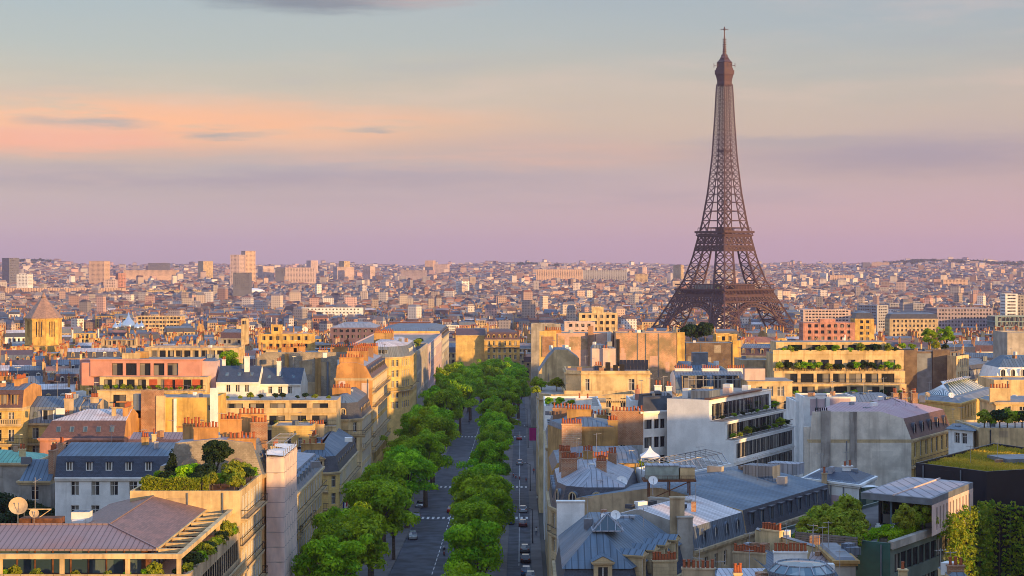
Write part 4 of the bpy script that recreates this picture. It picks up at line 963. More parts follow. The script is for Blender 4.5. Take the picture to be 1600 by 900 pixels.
# the flat-terraced building with the purple metal penthouse
def penthouse():
    ring = [(-80, 183), (lx(183), 183), (lx(217), 217), (-80, 217)]
    t = house('terrace_building', 'corner building topped by a purple-brown metal penthouse roof and planted terraces', 'apartment building', ring, 18.3, wall='beige', parapet=.95, deckm='tile',
              fc={1: dict(bay=1.5, w=1.1, h=2.6, fh=3.3, n=4, top=1.2, win='dark', dep=.07)}, balc=((1, 13.4, dict(style='stone', d=.9)),), lm='purple penthouse')
    mb = MB(); x0, x1 = -80, lx(190)
    for i in range(27): mb.box((x0 + (i + .5) * (x1 - x0) / 27, 182.93, 16.9), ((x1 - x0) / 27 - .05, .2, 1.45), 'beige')
    for i in range(20): mb.box((x1 + .06, 183.2 + (i + .5) * 33.6 / 20, 16.9), (.22, 33.6 / 20 - .05, 1.45), 'beige')
    mb.build('parapet', t)
    mb = MB(); zt, ze = 21.95, 20.35                     # the L-shaped roof
    E = (-37.5, 187); K = (-44, 193.5)
    mb.poly([(-84, E[1], ze), (E[0], E[1], ze), (K[0], K[1], zt), (-84, K[1], zt)], 'zincpurple')
    mb.poly([(E[0], E[1], ze), (E[0], 222.5, ze), (K[0], 222.5, zt), (K[0], K[1], zt)], 'shingle')
    mb.poly([(K[0], K[1], zt), (K[0], 222.5, zt), (-50.5, 222.5, ze), (-50.5, 200, ze)], 'shingle'); mb.poly([(-84, K[1], zt), (K[0], K[1], zt), (-50.5, 200, ze), (-84, 200, ze)], 'zincpurple')
    mb.poly([(E[0], 222.5, ze), (-50.5, 222.5, ze), (K[0], 222.5, zt)], 'cream')
    for a, b in (((E[0], E[1], ze), (K[0], K[1], zt)), ((K[0], K[1], zt), (K[0], 222.5, zt)), ((-84, K[1], zt), (K[0], K[1], zt))): mb.bar((a[0], a[1], a[2] + .05), (b[0], b[1], b[2] + .05), .16, 'zincpurple')
    mb.bar((E[0], E[1], ze - .1), (E[0], 222.5, ze - .1), .22, 'cream'); mb.bar((-84, E[1], ze - .12), (E[0], E[1], ze - .12), .22, 'zincpurple'); mb.build('roof', t)
    mb = MB(); facade(mb, (-80, 188.6), (-38.6, 188.6), 17.3, 20.2, cols_for(41.4, 1.9, 1.75, .1), [(17.45, 20.0)], 'rust', 'glassblue', .1); facade(mb, (-38.6, 188.6), (-38.6, 222), 17.3, 20.2, cols_for(33.4, 2.4, 2.1, .1), [(17.45, 20.0)], 'rust', 'glassblue', .1); mb.build('glazed_wall', t)
    mb = MB()
    mb.prism([(-80, 183.35), (-34.2, 183.35), (-34.2, 183.9), (-80, 183.9)], 19.85, 20.35, 'cream'); mb.prism([(-34.75, 183.92), (-34.2, 183.92), (-34.2, 219), (-34.75, 219)], 19.85, 20.35, 'cream')
    mb.prism([(-37.4, 183.92), (-34.78, 183.92), (-34.78, 184.25), (-37.4, 184.25)], 19.9, 20.3, 'cream')
    for i in range(9): y = 187.2 + i * 3.85; mb.prism([(-37.35, y), (-34.78, y), (-34.78, y + .34), (-37.35, y + .34)], 19.9, 20.3, 'cream')
    for x, y in ((-46.6, 183.62), (-39.8, 183.62), (-34.5, 183.62), (-53, 183.62), (-34.5, 196), (-34.5, 208), (-34.5, 218.5)): mb.box((x, y, 17.3), (.42, .42, 2.55), 'cream')
    mb.build('pergola', t)
    box_part(t, 'roof_plant', (gx(66, 201), 201, 20.4), (4.6, 2.2, 1.3), 'rust'); box_part(t, 'vent_box', (gx(128, 203), 203, 20.2), (2., 1.8, 1.9), 'white', 0, 'zinc'); box_part(t, 'vent_box', (gx(124, 202), 201.6, 20.2), (1.3, 1., 1.1), 'white')
    mb = MB(); y = 201.; mb.bar((gx(38, y), y, 22.6), (gx(80, y), y, 22.6), .12, 'cream'); mb.bar((gx(60, y), y, 21.6), (gx(80, y), y, 22.6), .09, 'cream'); mb.bar((gx(38, y), y, 20.9), (gx(38, y), y, 22.6), .12, 'cream'); mb.bar((gx(55, y), y, 21.4), (gx(55, y), y, 26.2), .07, 'steel'); mb.bar((gx(52, y), y, 25.6), (gx(64, y), y, 26.1), .05, 'steel'); mb.build('aerial_frame', t)
    return t
M['shingle'] = slate('brown shingle', (.20, .11, .095), 1.2, .26)
penthouse()
dish(gx(28, 199), 199, 21.2, 1.05, R(-70), 'large cream satellite dish on the purple penthouse roof', 1.6); dish(gx(55, 200), 199.5, 21.0, .55, R(-70), 'small cream satellite dish right of the large one, purple penthouse roof', 1.1)
for i, (px, s, k) in enumerate(((22, .62, 0), (8, .5, 1), (56, .55, 3), (118, .42, 0), (168, .45, 3), (198, .4, 1), (240, .75, 0), (228, .5, 1), (278, .55, 2))):
    bush(gx(px, 184), 184.3, 17.45, s * 1.25, k, '%s terrace shrub from the left behind the front parapet of the purple penthouse' % (ORD[i] if i else 'first'), 'shrubs on the penthouse terrace')
for i in range(13):
    Y = 186 + i * 2.35; bush(lx(Y) + .75 - 1.2, Y, 17.5, rng.uniform(.8, 1.25), (3, 2, 0, 1)[i % 4], '%s shrub in the row along the right parapet of the purple penthouse' % (ORD[i] if i else 'nearest') if i == 0 else '%s nearest shrub in the row along the right parapet of the purple penthouse' % ORD[i], 'shrubs along the penthouse parapet')

# white house with the long slate mansard
Y = 262.; r4 = [P2(86, Y), P2(262, Y), (gx(262, Y), 281), (gx(86, Y), 281)]
c4 = [(gx(p, Y) - r4[0][0] - .6, gx(p, Y) - r4[0][0] + .6) for p in (117, 149, 178, 208, 240)]
house('white_house', 'white walled house with long dark slate mansard and blue zinc top behind the satellite dishes', 'apartment building', r4, 19.0, wall='white', cornice='white',
      fc={0: dict(cols=c4, rows=rows_for(19.0, 3.55, 2.1, 4, .6))}, roof=[([.9, 0, .9, 0], 3.0, 'slateblue'), ([9.4, 0, 9.4, 0], 1.2, 'zincblue')], dorm=((0, 5, .95, 1.25, 1.0, .95, .22, 'slateblue', 'frame', 'box', .6, 15.2),),
      chim=(((gx(97, 268), 268, 20), (.8, 1.6, 3.4), dict(pots=3, wall='brick')), ((gx(227, 270), 270, 22.4), (1.0, .7, 1.6), dict(pots=3, wall='ochre'))), lm='white house with the slate mansard')

# roof-garden building and the tall stack house behind it
rg = [(gx(203, 217.5), 217.5), (lx(217.5), 217.5), (lx(236), 236), (gx(203, 217.5), 236)]
house('garden_building', 'cream building carrying a lush roof garden with a round tree and clipped hedge', 'apartment building', rg, 22.6, wall='cream', parapet=.35, deckm='planter',
      fc={1: dict(bay=2.3, w=1.3, h=2.3, fh=3.25, n=5, top=.9, dep=.07)}, balc=((1, 19.1, dict(d=.9, u0=.5, u1=17.5)), (1, 9.3, dict(d=.8)), (1, 15.8, dict(d=.35)), (1, 12.5, dict(d=.35))), lm='roof garden')
rs = [(gx(262, 236.2), 236.2), (lx(236.2), 236.2), (lx(247), 247), (gx(262, 236.2), 247)]
house('stack_house', 'house with rubble party wall and long orange chimney stacks behind the roof garden', 'apartment building', rs, 22.4, wall='orange', party='rubble', fc={1: dict(bay=2.4, w=1.1, h=2.1, n=4)},
      roof=[([0, 1.4, 0, 1.0], 4.2, 'zinc'), ([0, 5.8, 0, 5.8], .5, 'zinclight')], dorm=((1, 4, .8, 1.5, (1.4, 4.2), 1.3, .42, 'zinc', 'frame', 'sky'),),
      chim=(((gx(322, 238), 238, 24), (3.2, .8, 4.4), dict(pots=7, wall='orange')), ((gx(378, 237), 237.2, 22.6), (3.6, 1.0, 4.4), dict(pots=7, wall='orange')), ((gx(360, 240), 240.4, 24), (2.8, .8, 5.3), dict(pots=6, wall='orange')), ((gx(300, 241), 241, 24), (2.4, .8, 4.6), dict(pots=5, wall='orange')), ((gx(404, 243), 243.5, 24), (2.2, .9, 4.6), dict(pots=5, wall='brick')), ((gx(392, 245), 245.6, 24), (3.6, .9, 5.6), dict(pots=7, wall='orange'))), lm='orange chimney stacks')
ROUND = leaf_mesh('round_crown', crown_lobes(2.15, 2.1, 44, 91, 3.5, (.25, .38)), 340, .17, 'leafdark', seed=91)
t = tree(0, 229, x=gx(337, 229), z=22.25, var=(ROUND, trunk_mesh('garden_trunk', 3.2, .16, 4, 5, 1.2)), label='round dark clipped tree standing in the roof garden', group='trees of the roof garden', name='garden_tree')
CONE = leaf_mesh('cone_crown', [(rng.uniform(-.3, .3) * (1 - i / 14), rng.uniform(-.3, .3), .6 + i * .30, 1.25 * (1 - i / 15)) for i in range(14)], 300, .16, 'leafdark', seed=92)
tree(0, 226, x=gx(269, 226), z=22.25, var=(CONE, STEM), label='dark pointed conifer at the left end of the roof garden', group='trees of the roof garden', name='conifer_tree')
hedge('long clipped yellow-green hedge along the front of the roof garden', P2(222, 218.7), P2(314, 218.7), 22.3, .9, 1.65)
hedge('short bright hedge block right of the long roof garden hedge', P2(318, 218.9), P2(327, 218.9), 22.3, .9, 1.75)
G_ = [(232, 222, 1.0, 3), (248, 224, 1.1, 1), (290, 224, 1.5, 1), (302, 228, 1.4, 1), (310, 222, 1.2, 2), (322, 225, 1.6, 2), (332, 221.5, 1.1, 0), (345, 223, 1.0, 1), (358, 223.5, 1.35, 0), (366, 226, 1.6, 0), (376, 229, 1.5, 3), (383, 227, 1.2, 2), (372, 221, 1.3, 3), (366, 219.6, 1.0, 0), (392, 231, 1.0, 1), (262, 222, 1.3, 2), (278, 221, 1.1, 1)]
for i, (px, Y, s, k) in enumerate(sorted(G_)):
    bush(gx(px, Y), Y, 22.25, s * .95, k, '%s shrub from the left in the roof garden by the round tree' % (ORD[i] if i else 'first'), 'shrubs of the roof garden', meshes=(BUSH + BUSHD) if k == 2 else None)
for px, lab in ((297, 'left'), (369, 'right')):
    t = thing('garden_shed', 'small pointed green garden hut, %s of the round roof garden tree' % lab, 'hut', (gx(px, 233), 233, 22.25), 'green huts in the roof garden'); mb = MB(); mb.box((gx(px, 233), 233, 22.25), (2.0, 2.0, 1.9), 'copperdark'); mb.build('wall', t)
    mb = MB(); mb.lathe((gx(px, 233), 233, 24.16), [(1.7, 0), (.9, .55), (.1, .85)], 'wood', 4, R(45)); mb.build('roof', t)

# the scaffolded facade with its pale netting
def scaffold():
    x0, x1, y0, y1, zt = lx(238) + .3, lx(238) + 2.6, 238., 252., 24.6
    z0 = float(zg(-32, 245)); t = thing('scaffold', 'tall scaffold wrapped in pale pink netting against the avenue facade', 'scaffold', ((x0 + x1) / 2, 245, z0)); LAND.append((-33, 245, 'netted scaffold'))
    mb = MB(); ys = [y0 + i * 2.0 for i in range(8)]; z = z0
    for yy in ys:
        for xx in (x0, x1): mb.bar((xx, yy, z0), (xx, yy, zt + .8), .09, 'steel')
    while z < zt:
        z += 2.0
        for xx in (x0, x1): mb.bar((xx, y0, z), (xx, y1, z), .08, 'steel')
        for yy in ys: mb.bar((x0, yy, z), (x1, yy, z), .07, 'steel')
    mb.build('frame', t)
    mb = MB(); z = z0 + 1.95
    while z < zt: mb.prism([(x0 + .05, y0 + .05), (x1 - .05, y0 + .05), (x1 - .05, y1 - .05), (x0 + .05, y1 - .05)], z, z + .05, 'wood'); z += 2.0
    mb.build('walkway', t)
    mb = MB(); r = random.Random(4); n = 13; e = .08
    for (a, b) in (((x0, y0 - e), (x1 + e, y0 - e)), ((x1 + e, y0 - e), (x1 + e, y1)), ((x1 + e, y1), (x0, y1))):
        m_ = max(2, int(math.dist(a, b) / .5)); dx, dy = (b[0] - a[0]) / m_, (b[1] - a[1]) / m_; L = math.hypot(dx, dy); nx, ny = dy / L, -dx / L; zs = [z0 + 2.2 + i * (zt - z0 - 2.2) / (n * 3) for i in range(n * 3 + 1)]
        W_ = [[(a[0] + dx * i + nx * (.10 * math.sin(i * 1.57 + j * .4) + r.uniform(-.04, .04)) * (0 < i < m_), a[1] + dy * i + ny * (.10 * math.sin(i * 1.57 + j * .4) + r.uniform(-.04, .04)) * (0 < i < m_), z) for i in range(m_ + 1)] for j, z in enumerate(zs)]
        for j in range(len(zs) - 1):
            for i in range(m_): mb.poly([W_[j][i], W_[j][i + 1], W_[j + 1][i + 1], W_[j + 1][i]], 'netting')
    mb.build('netting', t, True)
    mb = MB()
    for i in range(5): mb.poly([(x0 - .2, y0 + i * 2.8, zt + .3 + .3 * (i % 2)), (x1 + .1, y0 + i * 2.8 + .1, zt + .1), (x1 + .1, y0 + i * 2.8 + 2.7, zt + .25), (x0 - .2, y0 + i * 2.8 + 2.7, zt + .7 - .2 * (i % 3))], 'whitepaint')
    mb.build('tarpaulin', t)
m, t = newmat('netting'); o = t.n('TexCoord'); a = t.noise(t.mapv(o.outputs['Object'], (1.2, 1.2, .5)), 1.0, 4); uv = t.n('SeparateXYZ', {0: o.outputs['Object']})
ln = t.m('MAXIMUM', t.m('LESS_THAN', t.m('FRACT', t.m('DIVIDE', uv.outputs[1], 2.0)), .05), t.m('LESS_THAN', t.m('FRACT', t.m('DIVIDE', uv.outputs[2], 2.0)), .06))
p = t.n('BsdfPrincipled', {'Base Color': t.mix(ln, t.mix(t.mr(a, .3, .7), (.80, .62, .56, 1), (.62, .50, .48, 1)), (.42, .36, .36, 1)), 'Roughness': .8}); tr = t.n('BsdfTransparent')
mx = t.n('MixShader', {0: .12, 1: p.outputs[0], 2: tr.outputs[0]}); t.n('OutputMaterial', {'Surface': mx.outputs[0]}); M['netting'] = m
scaffold()

house('zinc_house', 'narrow house with plain zinc roof directly behind the netted scaffold', 'apartment building', [(-50, 247.2), (lx(247.2), 247.2), (lx(258), 258), (-50, 258)], 19.5, fc={1: dict()}, roof=[([0, 1.2, 0, 1], 2.8, 'slate'), ([0, 6, 0, 6], 1, 'zinclight')],
      chim=(((-40, 252, 22.4), (.8, 4, 2.2), dict(pots=8, wall='orange')),))
AVW = dict(bay=2.3, w=1.35, h=2.3, fh=3.35, n=5, top=.8, dep=.06)
house('avenue_building', 'long yellow stone building with grey zinc roof right after the scaffold on the avenue', 'apartment building', [(-48, 259), (lx(259), 259), (lx(308), 308), (-48, 308)], 15.4, wall='yellow', fc={1: AVW, 0: dict(n=3), 2: dict(n=3)},
      roof=[([0, 1.2, 1.2, 1.2], 2.4, 'zinc'), ([0, 6.6, 6.0, 6.6], 1.0, 'zinclight')], dorm=((1, 12, 1.1, 1.5, 1.0, .4, .3, 'zinc', 'frame', 'gable'),), party='beige',
      chim=tuple(((-39.5, yy, 17.6), (1.0, 4.2, 2.6), dict(pots=8, wall=w_)) for yy, w_ in ((266, 'beige'), (281, 'orange'), (296, 'cream'))),
      balc=((1, 12.1, dict(d=.8)), (1, 5.3, dict(d=.7)), (1, 2.0, dict(d=.35)), (1, 8.7, dict(d=.3, u0=18, u1=31)), (1, 8.7, dict(d=.6, u0=14, u1=17)), (1, 8.7, dict(d=.6, u0=32, u1=35))), lm='long yellow avenue building')
r6 = [(-41.5, 334), (-34.6, 334), (lx(336), 335.6), (lx(373), 373), (-41.5, 373)]
house('corner_building', 'pale corner building with low blue zinc pyramid roof and ornate dormer beside the avenue', 'apartment building', r6, 11.4, wall='paleyellow', fc={0: dict(bay=2.6, n=4), 1: dict(bay=1.6, w=1.0, n=4, marg=.1), 2: dict(AVW, n=4)},
      roof=[([.7, .7, .7, 0, .7], 2.9, 'slate'), ([4, 4, 4, 0, 4], 2.0, 'zincblue')], dorm=((0, 3, 1.5, 2.0, 1.2, .35, .2, 'zinc', 'stone', 'stone'), (2, 11, 1.2, 1.7, 1.1, .35, .3, 'slate', 'stone', 'arch')),
      chim=(((-38.5, 345, 13), (1.0, 5.2, 4.2), dict(pots=8, wall='ochre')), ((-38.8, 360, 13), (1.0, 4.2, 4.0), dict(pots=7, wall='cream'))), balc=((2, 8.0, dict(d=.8)), (0, 4.6, dict(d=.6)), (2, 1.4, dict(d=.6)), (0, 8.0, dict(d=.6))), lm='corner house with the ornate dormer')
r7 = [(-40.5, 381), (-35.2, 381), (lx(383) , 384), (lx(409), 409), (-40.5, 409)]
house('round_corner_building', 'cream corner building with steep grey mansard and white framed dormers above the trees', 'apartment building', r7, 17.4, wall='cream', fc={0: dict(bay=2.7, n=5), 1: dict(bay=2.2, w=1.1, n=5, marg=.2), 2: dict(AVW)},
      roof=[([1.0, 1., 1., 0, .5], 3.4, 'slate'), ([3.6, 3.6, 3.6, 0, 3.6], 1.6, 'zincblue')], dorm=((0, 4, 1.3, 1.9, 1.1, .5, .3, 'slate', 'cream', 'arch'), (2, 7, 1.2, 1.8, 1.1, .5, .3, 'slate', 'cream', 'arch')),
      chim=(((-37.5, 390, 20), (4, .9, 3.4), dict(pots=8, wall='orange')), ((-38.5, 400, 20), (.9, 4, 3), dict(pots=6, wall='beige'))), balc=((2, 10.8, dict(d=.8)), (0, 14.0, dict(d=.5, u0=2, u1=9)), (2, 14.0, dict(d=.5))), lm='cream corner house with the steep mansard')
house('tall_avenue_building', 'tallest sunlit golden building on the left of the avenue with four black iron balconies', 'apartment building', [(-40.8, 410), (lx(410), 410), (lx(457), 457), (-40.8, 457)], 24.4, wall='yellow', party='orange', fc={1: dict(AVW, n=8)},
      roof=[([0, 1.5, 0, .3], 2.8, 'slatebrown'), ([0, 3.6, 0, 1.2], .8, 'zinclight')], dorm=((1, 10, 1.3, 1.7, 1.2, .4, .4, 'slate', 'stone', 'gable'),), blank={0: 'orange'},
      chim=(((-37.2, 411, 25), (5.6, .9, 4), dict(pots=9, wall='orange')), ((-37, 425, 26.4), (5, .9, 3.4), dict(pots=10, wall='orange')), ((-37, 441, 26.4), (5, .9, 3.4), dict(pots=10, wall='brick')), ((-37, 456, 25), (5, .9, 4.6), dict(pots=12, wall='orange'))),
      balc=tuple((1, z, dict(d=.9)) for z in (21.1, 17.7, 11., 7.6)), lm='tall golden avenue building')
# rubble party wall
Y = 462.; rr = [P2(402, Y), P2(572, Y), (gx(572, Y), 476), (gx(402, Y), 476)]
t = house('rubble_wall_building', 'long blind rubble stone party wall with orange chimney pots along its top', 'apartment building', rr, 26.2, wall='rubble', roof=[([0, 0, 0, 0], .3, 'rubble'), ([0, 2, 5, 2], 1.4, 'zincblue')], cornice=None, party='rubble',
      chim=tuple(((gx(p, Y + 1.5), Y + 1.5, 26), (wd, .8, hh), dict(pots=k, wall=w_)) for p, wd, hh, k, w_ in ((425, 3, 2.4, 5, 'cream'), (452, 4, 3.0, 6, 'orange'), (468, 3, 3.2, 5, 'orange'), (505, 2.4, 2.2, 4, 'cream'), (530, 4.5, 3., 8, 'orange'), (558, 4, 3.4, 7, 'brick'))), lm='long rubble wall')
for p, wd, top, m_ in ((448, 1.0, 27.5, 'ochre'), (497, 1.4, 26.5, 'ochre'), (531, 1.2, 26, 'white'), (512, .5, 25.5, 'zinc')): box_part(t, 'flue', (gx(p, Y), Y - .22, 5), (wd, .4, top - 5), m_)
# white house pair with dark skylit roofs
Y = 420.; ra = [P2(338, Y), P2(404, Y), (gx(404, Y), 432), (gx(338, Y), 432)]
house('slate_roof_house', 'white house with dark blue slate roof, two skylights and tall white chimney', 'house', ra, 22.8, wall='white', party='white', fc={0: dict(bay=2.2, w=1.0, h=1.7, n=2, top=.6)}, roof=[([6, 0, 6, 0], 3.6, 'slateblue')], cornice='white', dorm=((0, 3, .9, 1.5, (6, 3.6), 1.3, 2.2, 'x', 'x', 'sky'),),
      chim=(((gx(386, 424), 424, 23), (1.2, .7, 5.6), dict(pots=2, wall='white')), ((gx(350, 429), 429, 24), (.8, .7, 3.6), dict(pots=2, wall='white'))), lm='slate roofed white house')
rb = [P2(405, Y + 3), P2(470, Y + 3), (gx(470, Y), 434), (gx(405, Y), 434)]
house('slate_roof_house', 'white house with slate roof, shorter chimney and white gable in front of the rubble wall', 'house', rb, 22.2, wall='white', party='white', fc={0: dict(bay=2.4, w=1.0, h=1.7, n=2, top=.6)}, roof=[([5.5, 0, 5.5, 0], 3.6, 'slateblue')], cornice='white', dorm=((0, 3, .9, 1.4, (5.5, 3.6), 1.2, 2.0, 'x', 'x', 'sky'),),
      chim=(((gx(436, 426), 426, 23), (1.0, .7, 4.4), dict(pots=2, wall='white')),))
house('white_gable', 'tall blank white gable wall left of the slate roofed white house', 'house', [P2(306, 423), P2(337, 423), (gx(337, 423), 434), (gx(306, 423), 434)], 27.4, wall='mauve', roof=[([0, 0, 0, 0], .2, 'white'), ([5, 1, 5, 1], .8, 'zinc')], cornice=None)

def terraces(name, label, p, deg, L, D, levels, wall, lm=None, cat='apartment building', z0=None, glass='glassblue', group=None, side=0., bandm='cream', plants=None):
    """stepped building: levels = [(floor z, top z, set-back, window spec or None, rail)] seen along its first edge"""
    ring = orect(p, deg, L, D); cx, cy_ = sum(q[0] for q in ring) / 4, sum(q[1] for q in ring) / 4; z0 = float(zg(cx, cy_)) - .6 if z0 is None else z0
    t = thing(name, label, cat, (cx, cy_, z0), group); reserve(ring); LAND.append((cx, cy_, lm)) if lm else None
    prev = z0; c, s = math.cos(R(deg)), math.sin(R(deg))
    for k, lv in enumerate(levels):
        zf, zt, sb, spec, rail = lv[:5]; sl, sr = lv[5] if len(lv) > 5 else (0, 0)
        rg_ = inset(ring, [sb, sr, 0, sl]); mb = MB()
        for i in range(4):
            a, b = rg_[i], rg_[(i + 1) % 4]; Li = math.dist(a, b)
            sp = spec if i == 0 else (spec if (i == 1 and side) else None)
            if sp: q = facade(mb, a, b, zf, zt, sp.get('cols') or cols_for(Li, sp.get('bay', 2.2), sp.get('w', 1.8), sp.get('marg', .3)), sp.get('rows') or [(zf + sp.get('sill', .25), zt - sp.get('head', .45))], sp.get('mat', wall), sp.get('glass', glass), sp.get('dep', .3), sp.get('skip')); add_windows(t, q, sp.get('win', 'dark'), 60) if sp.get('win', 'dark') else None
            else: facade(mb, a, b, zf, zt, [], [], wall, 'glass')
        mb.prism(inset(rg_, [-.12, -.12 if side else .003, .003, .003]), zt + .001, zt + .2, bandm, 'gravel'); mb.build('storey', t)
        if rail and k:
            pr = inset(ring, [levels[k - 1][2] - (.05 if rail != 'plants' else .0), 0, 0, 0]); a, b = pr[0], pr[1]; mb = MB()
            if rail == 'solid': mb.prism([a, b, (b[0] - s * .2, b[1] + c * .2), (a[0] - s * .2, a[1] + c * .2)], zf, zf + .9, bandm)
            else: railing(mb, (a[0] - s * .3, a[1] + c * .3), (b[0] - s * .3, b[1] + c * .3), zf + .2, 1.0, .4)
            mb.build('railing', t)
    if levels[0][0] > z0:
        mb = MB(); r0 = inset(ring, [levels[0][2], 0, 0, 0])
        for i in range(4): facade(mb, r0[i], r0[(i + 1) % 4], z0, levels[0][0], [], [], wall, 'glass')
        mb.build('base', t)
    return t, ring

def planters(ring, sb, z, n, label, s0=.5, group=None, kinds=(0, 1, 2, 3), deg=0., u0=.03, u1=.97, name='shrub', seed=1):
    a, b = inset(ring, [sb, 0, 0, 0])[:2]; r = random.Random(seed)
    for i in range(n):
        u = u0 + (u1 - u0) * (i + .5 + r.uniform(-.3, .3)) / n; x, y = a[0] + (b[0] - a[0]) * u, a[1] + (b[1] - a[1]) * u
        bush(x, y, z, s0 * r.uniform(.7, 1.35), r.choice(kinds), ('%s shrub from the left ' % (ORD[i] if i else 'first')) + label, 'shrubs ' + label)
W2 = dict(bay=2.6, w=2.0); WB = dict(bay=4.4, w=3.2, sill=.1)
# long cream terraces under the white slate houses
t, rg_ = terraces('terraced_building', 'long low cream building with two open balconies below the slate roofed white house', P2(338, 364), 1.5, 24.5, 14, [(12, 17.2, 0, dict(bay=3.5, w=1.6, sill=2.4, head=.6), None), (17.4, 19.9, 1.6, WB, 'iron'), (20.1, 22.3, 3.0, WB, 'solid')], 'cream', 'long cream balconies')
planters(rg_, .8, 17.4, 9, 'on the lower long cream balcony', .6, seed=3); planters(rg_, 5.5, 22.4, 10, 'on top of the long cream balcony building', .6, seed=4)
house('blank_yellow_house', 'small blank yellow walled house just in front of the long cream balconies', 'house', [P2(425, 352), P2(488, 352), (gx(488, 352), 362), (gx(425, 352), 362)], 18.6, wall='paleyellow', fc={0: dict(cols=[(3, 3.8), (5.2, 6)], rows=[(14.2, 16.2)])}, parapet=.2, chim=(((gx(495, 358), 358, 15), (3, .9, 3.2), dict(pots=6, wall='cream')),))
house('low_zinc_house', 'low zinc roofed house with wide chimney beside the corner house dormer', 'house', [P2(440, 340), P2(500, 340), (gx(500, 340), 350), (gx(440, 340), 350)], 13.6, wall='beige', fc={0: dict(n=2)}, roof=[(4.5, 1.6, 'zinc')], chim=(((gx(490, 338), 337, 12), (4.4, 1.0, 4.4), dict(pots=4, wall='ochre')),))
# pink penthouse
t, rg_ = terraces('pink_building', 'cream stepped building with a pink top storey and red shutters', P2(152, 417), -1.5, 25.5, 15, [(14, 20.9, 0, dict(bay=5, w=3, sill=3.2, head=.8), None), (21.1, 24.0, 2.2, dict(bay=2.7, w=1.9, mat='cream'), 'iron')], 'cream', 'pink penthouse')
mb = MB(); rp_ = inset(rg_, [3.6, 2.0, .5, -2.6])
q = facade(mb, rp_[0], rp_[1], 24.2, 28.0, cols_for(math.dist(rp_[0], rp_[1]), 3.3, 2.6, 4.0), [(24.4, 27.3)], 'rose', 'glass', .4); facade(mb, rp_[1], rp_[2], 24.2, 28, [(3, 4.5)], [(25.6, 26.8)], 'rose', 'glass'); facade(mb, rp_[2], rp_[3], 24.2, 28, [], [], 'rose', 'glass'); facade(mb, rp_[3], rp_[0], 24.2, 28, [], [], 'rose', 'glass')
mb.prism(inset(rp_, -.15), 28.001, 28.25, 'rose', 'gravel'); mb.build('penthouse', t); add_windows(t, q, 'dark')
for u in (.50, .64, .74, .90): a, b = inset(rg_, [2.18, 0, 0, 0])[:2]; box_part(t, 'shutter', (a[0] + (b[0] - a[0]) * u, a[1] + (b[1] - a[1]) * u, 21.4), (1.9, .1, 2.2), 'redshutter', R(-1.5))
box_part(t, 'roof_plant', (gx(205, 424), 424, 28.26), (4, 2, 1.3), 'cream'); box_part(t, 'roof_plant', (gx(222, 426), 426, 28.26), (3, 2, 1.6), 'ochre'); box_part(t, 'awning', (gx(195, 416), 415.7, 18.4), (3.6, 1.6, .25), 'awning', 0); box_part(t, 'pink_wing', (gx(146, 424), 424, 22), (4.2, 6, 5.4), 'rose'); box_part(t, 'pink_wing', (gx(137, 428), 428, 22), (2.4, 6, 5.9), 'rose')
planters(rg_, .7, 21.0, 12, 'on the terrace below the pink penthouse', .6, seed=5)
# blind yellow wall with the brick panel
Y = 330.; ry_ = [P2(224, Y), P2(336, Y), (gx(336, Y), 343), (gx(224, Y), 343)]
t = house('blind_wall_building', 'sunlit blind yellow wall with a big brick panel and white corner pier', 'apartment building', ry_, 25.8, wall='yellow', fc={0: dict(cols=[(12.0, 12.6)], rows=[(23.4, 24.4)])}, parapet=.3, lm='blind yellow wall', chim=(((gx(318, 331), 331, 19), (2.6, .8, 1.6), dict(pots=5, wall='orange')),))
box_part(t, 'brick_panel', (gx(239, Y), Y - .3, 8), (4.2, .6, 19.2), 'brick'); box_part(t, 'pier', (gx(252, Y), Y - .4, 8), (1.6, .8, 18.2), 'cream'); box_part(t, 'pier', (gx(335, Y), Y - .35, 8), (1.4, .8, 19.6), 'white'); box_part(t, 'pier', (gx(274, Y), Y - .2, 8), (.5, .4, 17.6), 'white'); box_part(t, 'ledge', (gx(302, Y), Y - .1, 20.2), (6.4, .4, .3), 'orange'); box_part(t, 'low_wing', (gx(206, Y), Y + 2, 8), (3.6, 4, 15.4), 'yellow'); box_part(t, 'zinc_box', (gx(214, Y), Y + 1, 22), (1.4, 2, 4.4), 'zinc')
dish(gx(300, 326), 328.4, 18.9, .6, R(-80), 'grey satellite dish against the blind yellow wall', .8, 'steel')
house('purple_roof_house', 'low house with small purple slate roof below the blind yellow wall', 'house', [P2(200, 300), P2(292, 300), (gx(292, 300), 309), (gx(200, 300), 309)], 19.4, wall='grey', roof=[([1.0, 0, 1, 0], 1.4, 'slatebrown'), ([4.4, 0, 4.4, 0], .9, 'zincpurple')], chim=(((gx(239, 300), 301, 19), (.7, .7, 2.6), dict(pots=1, wall='cream')),))
# brown mansard over pink wall
Y = 318.; rm_ = [P2(62, Y), P2(194, Y), (gx(194, Y), 332), (gx(62, Y), 332)]
house('brown_mansard_house', 'pink walled house with broad brown slate mansard and five roof windows', 'house', rm_, 19.4, wall='pink', party='orange', fc={0: dict(bay=2.0, w=1.0, h=1.6, n=2, top=.7)}, cornice='pink', roof=[([1.6, 0, 1., 1.8], 3.0, 'slatebrown'), ([6.8, 0, 6, 6.8], 1.6, 'zincstain')],
      dorm=((0, 5, .8, 1.1, (1.6, 3.0), 1.0, .55, 'x', 'x', 'sky', 2., 14.),), chim=(((gx(178, 322), 322, 22.5), (.7, .6, 2.0), dict(pots=1, wall='cream')), ((gx(196, 322), 324, 19), (.8, 5, 5.4), dict(pots=8, wall='orange'))), lm='brown mansard house')
Y = 326.; re_ = [P2(-40, Y), P2(35, Y), (gx(35, Y), 340), (gx(-40, Y), 340)]
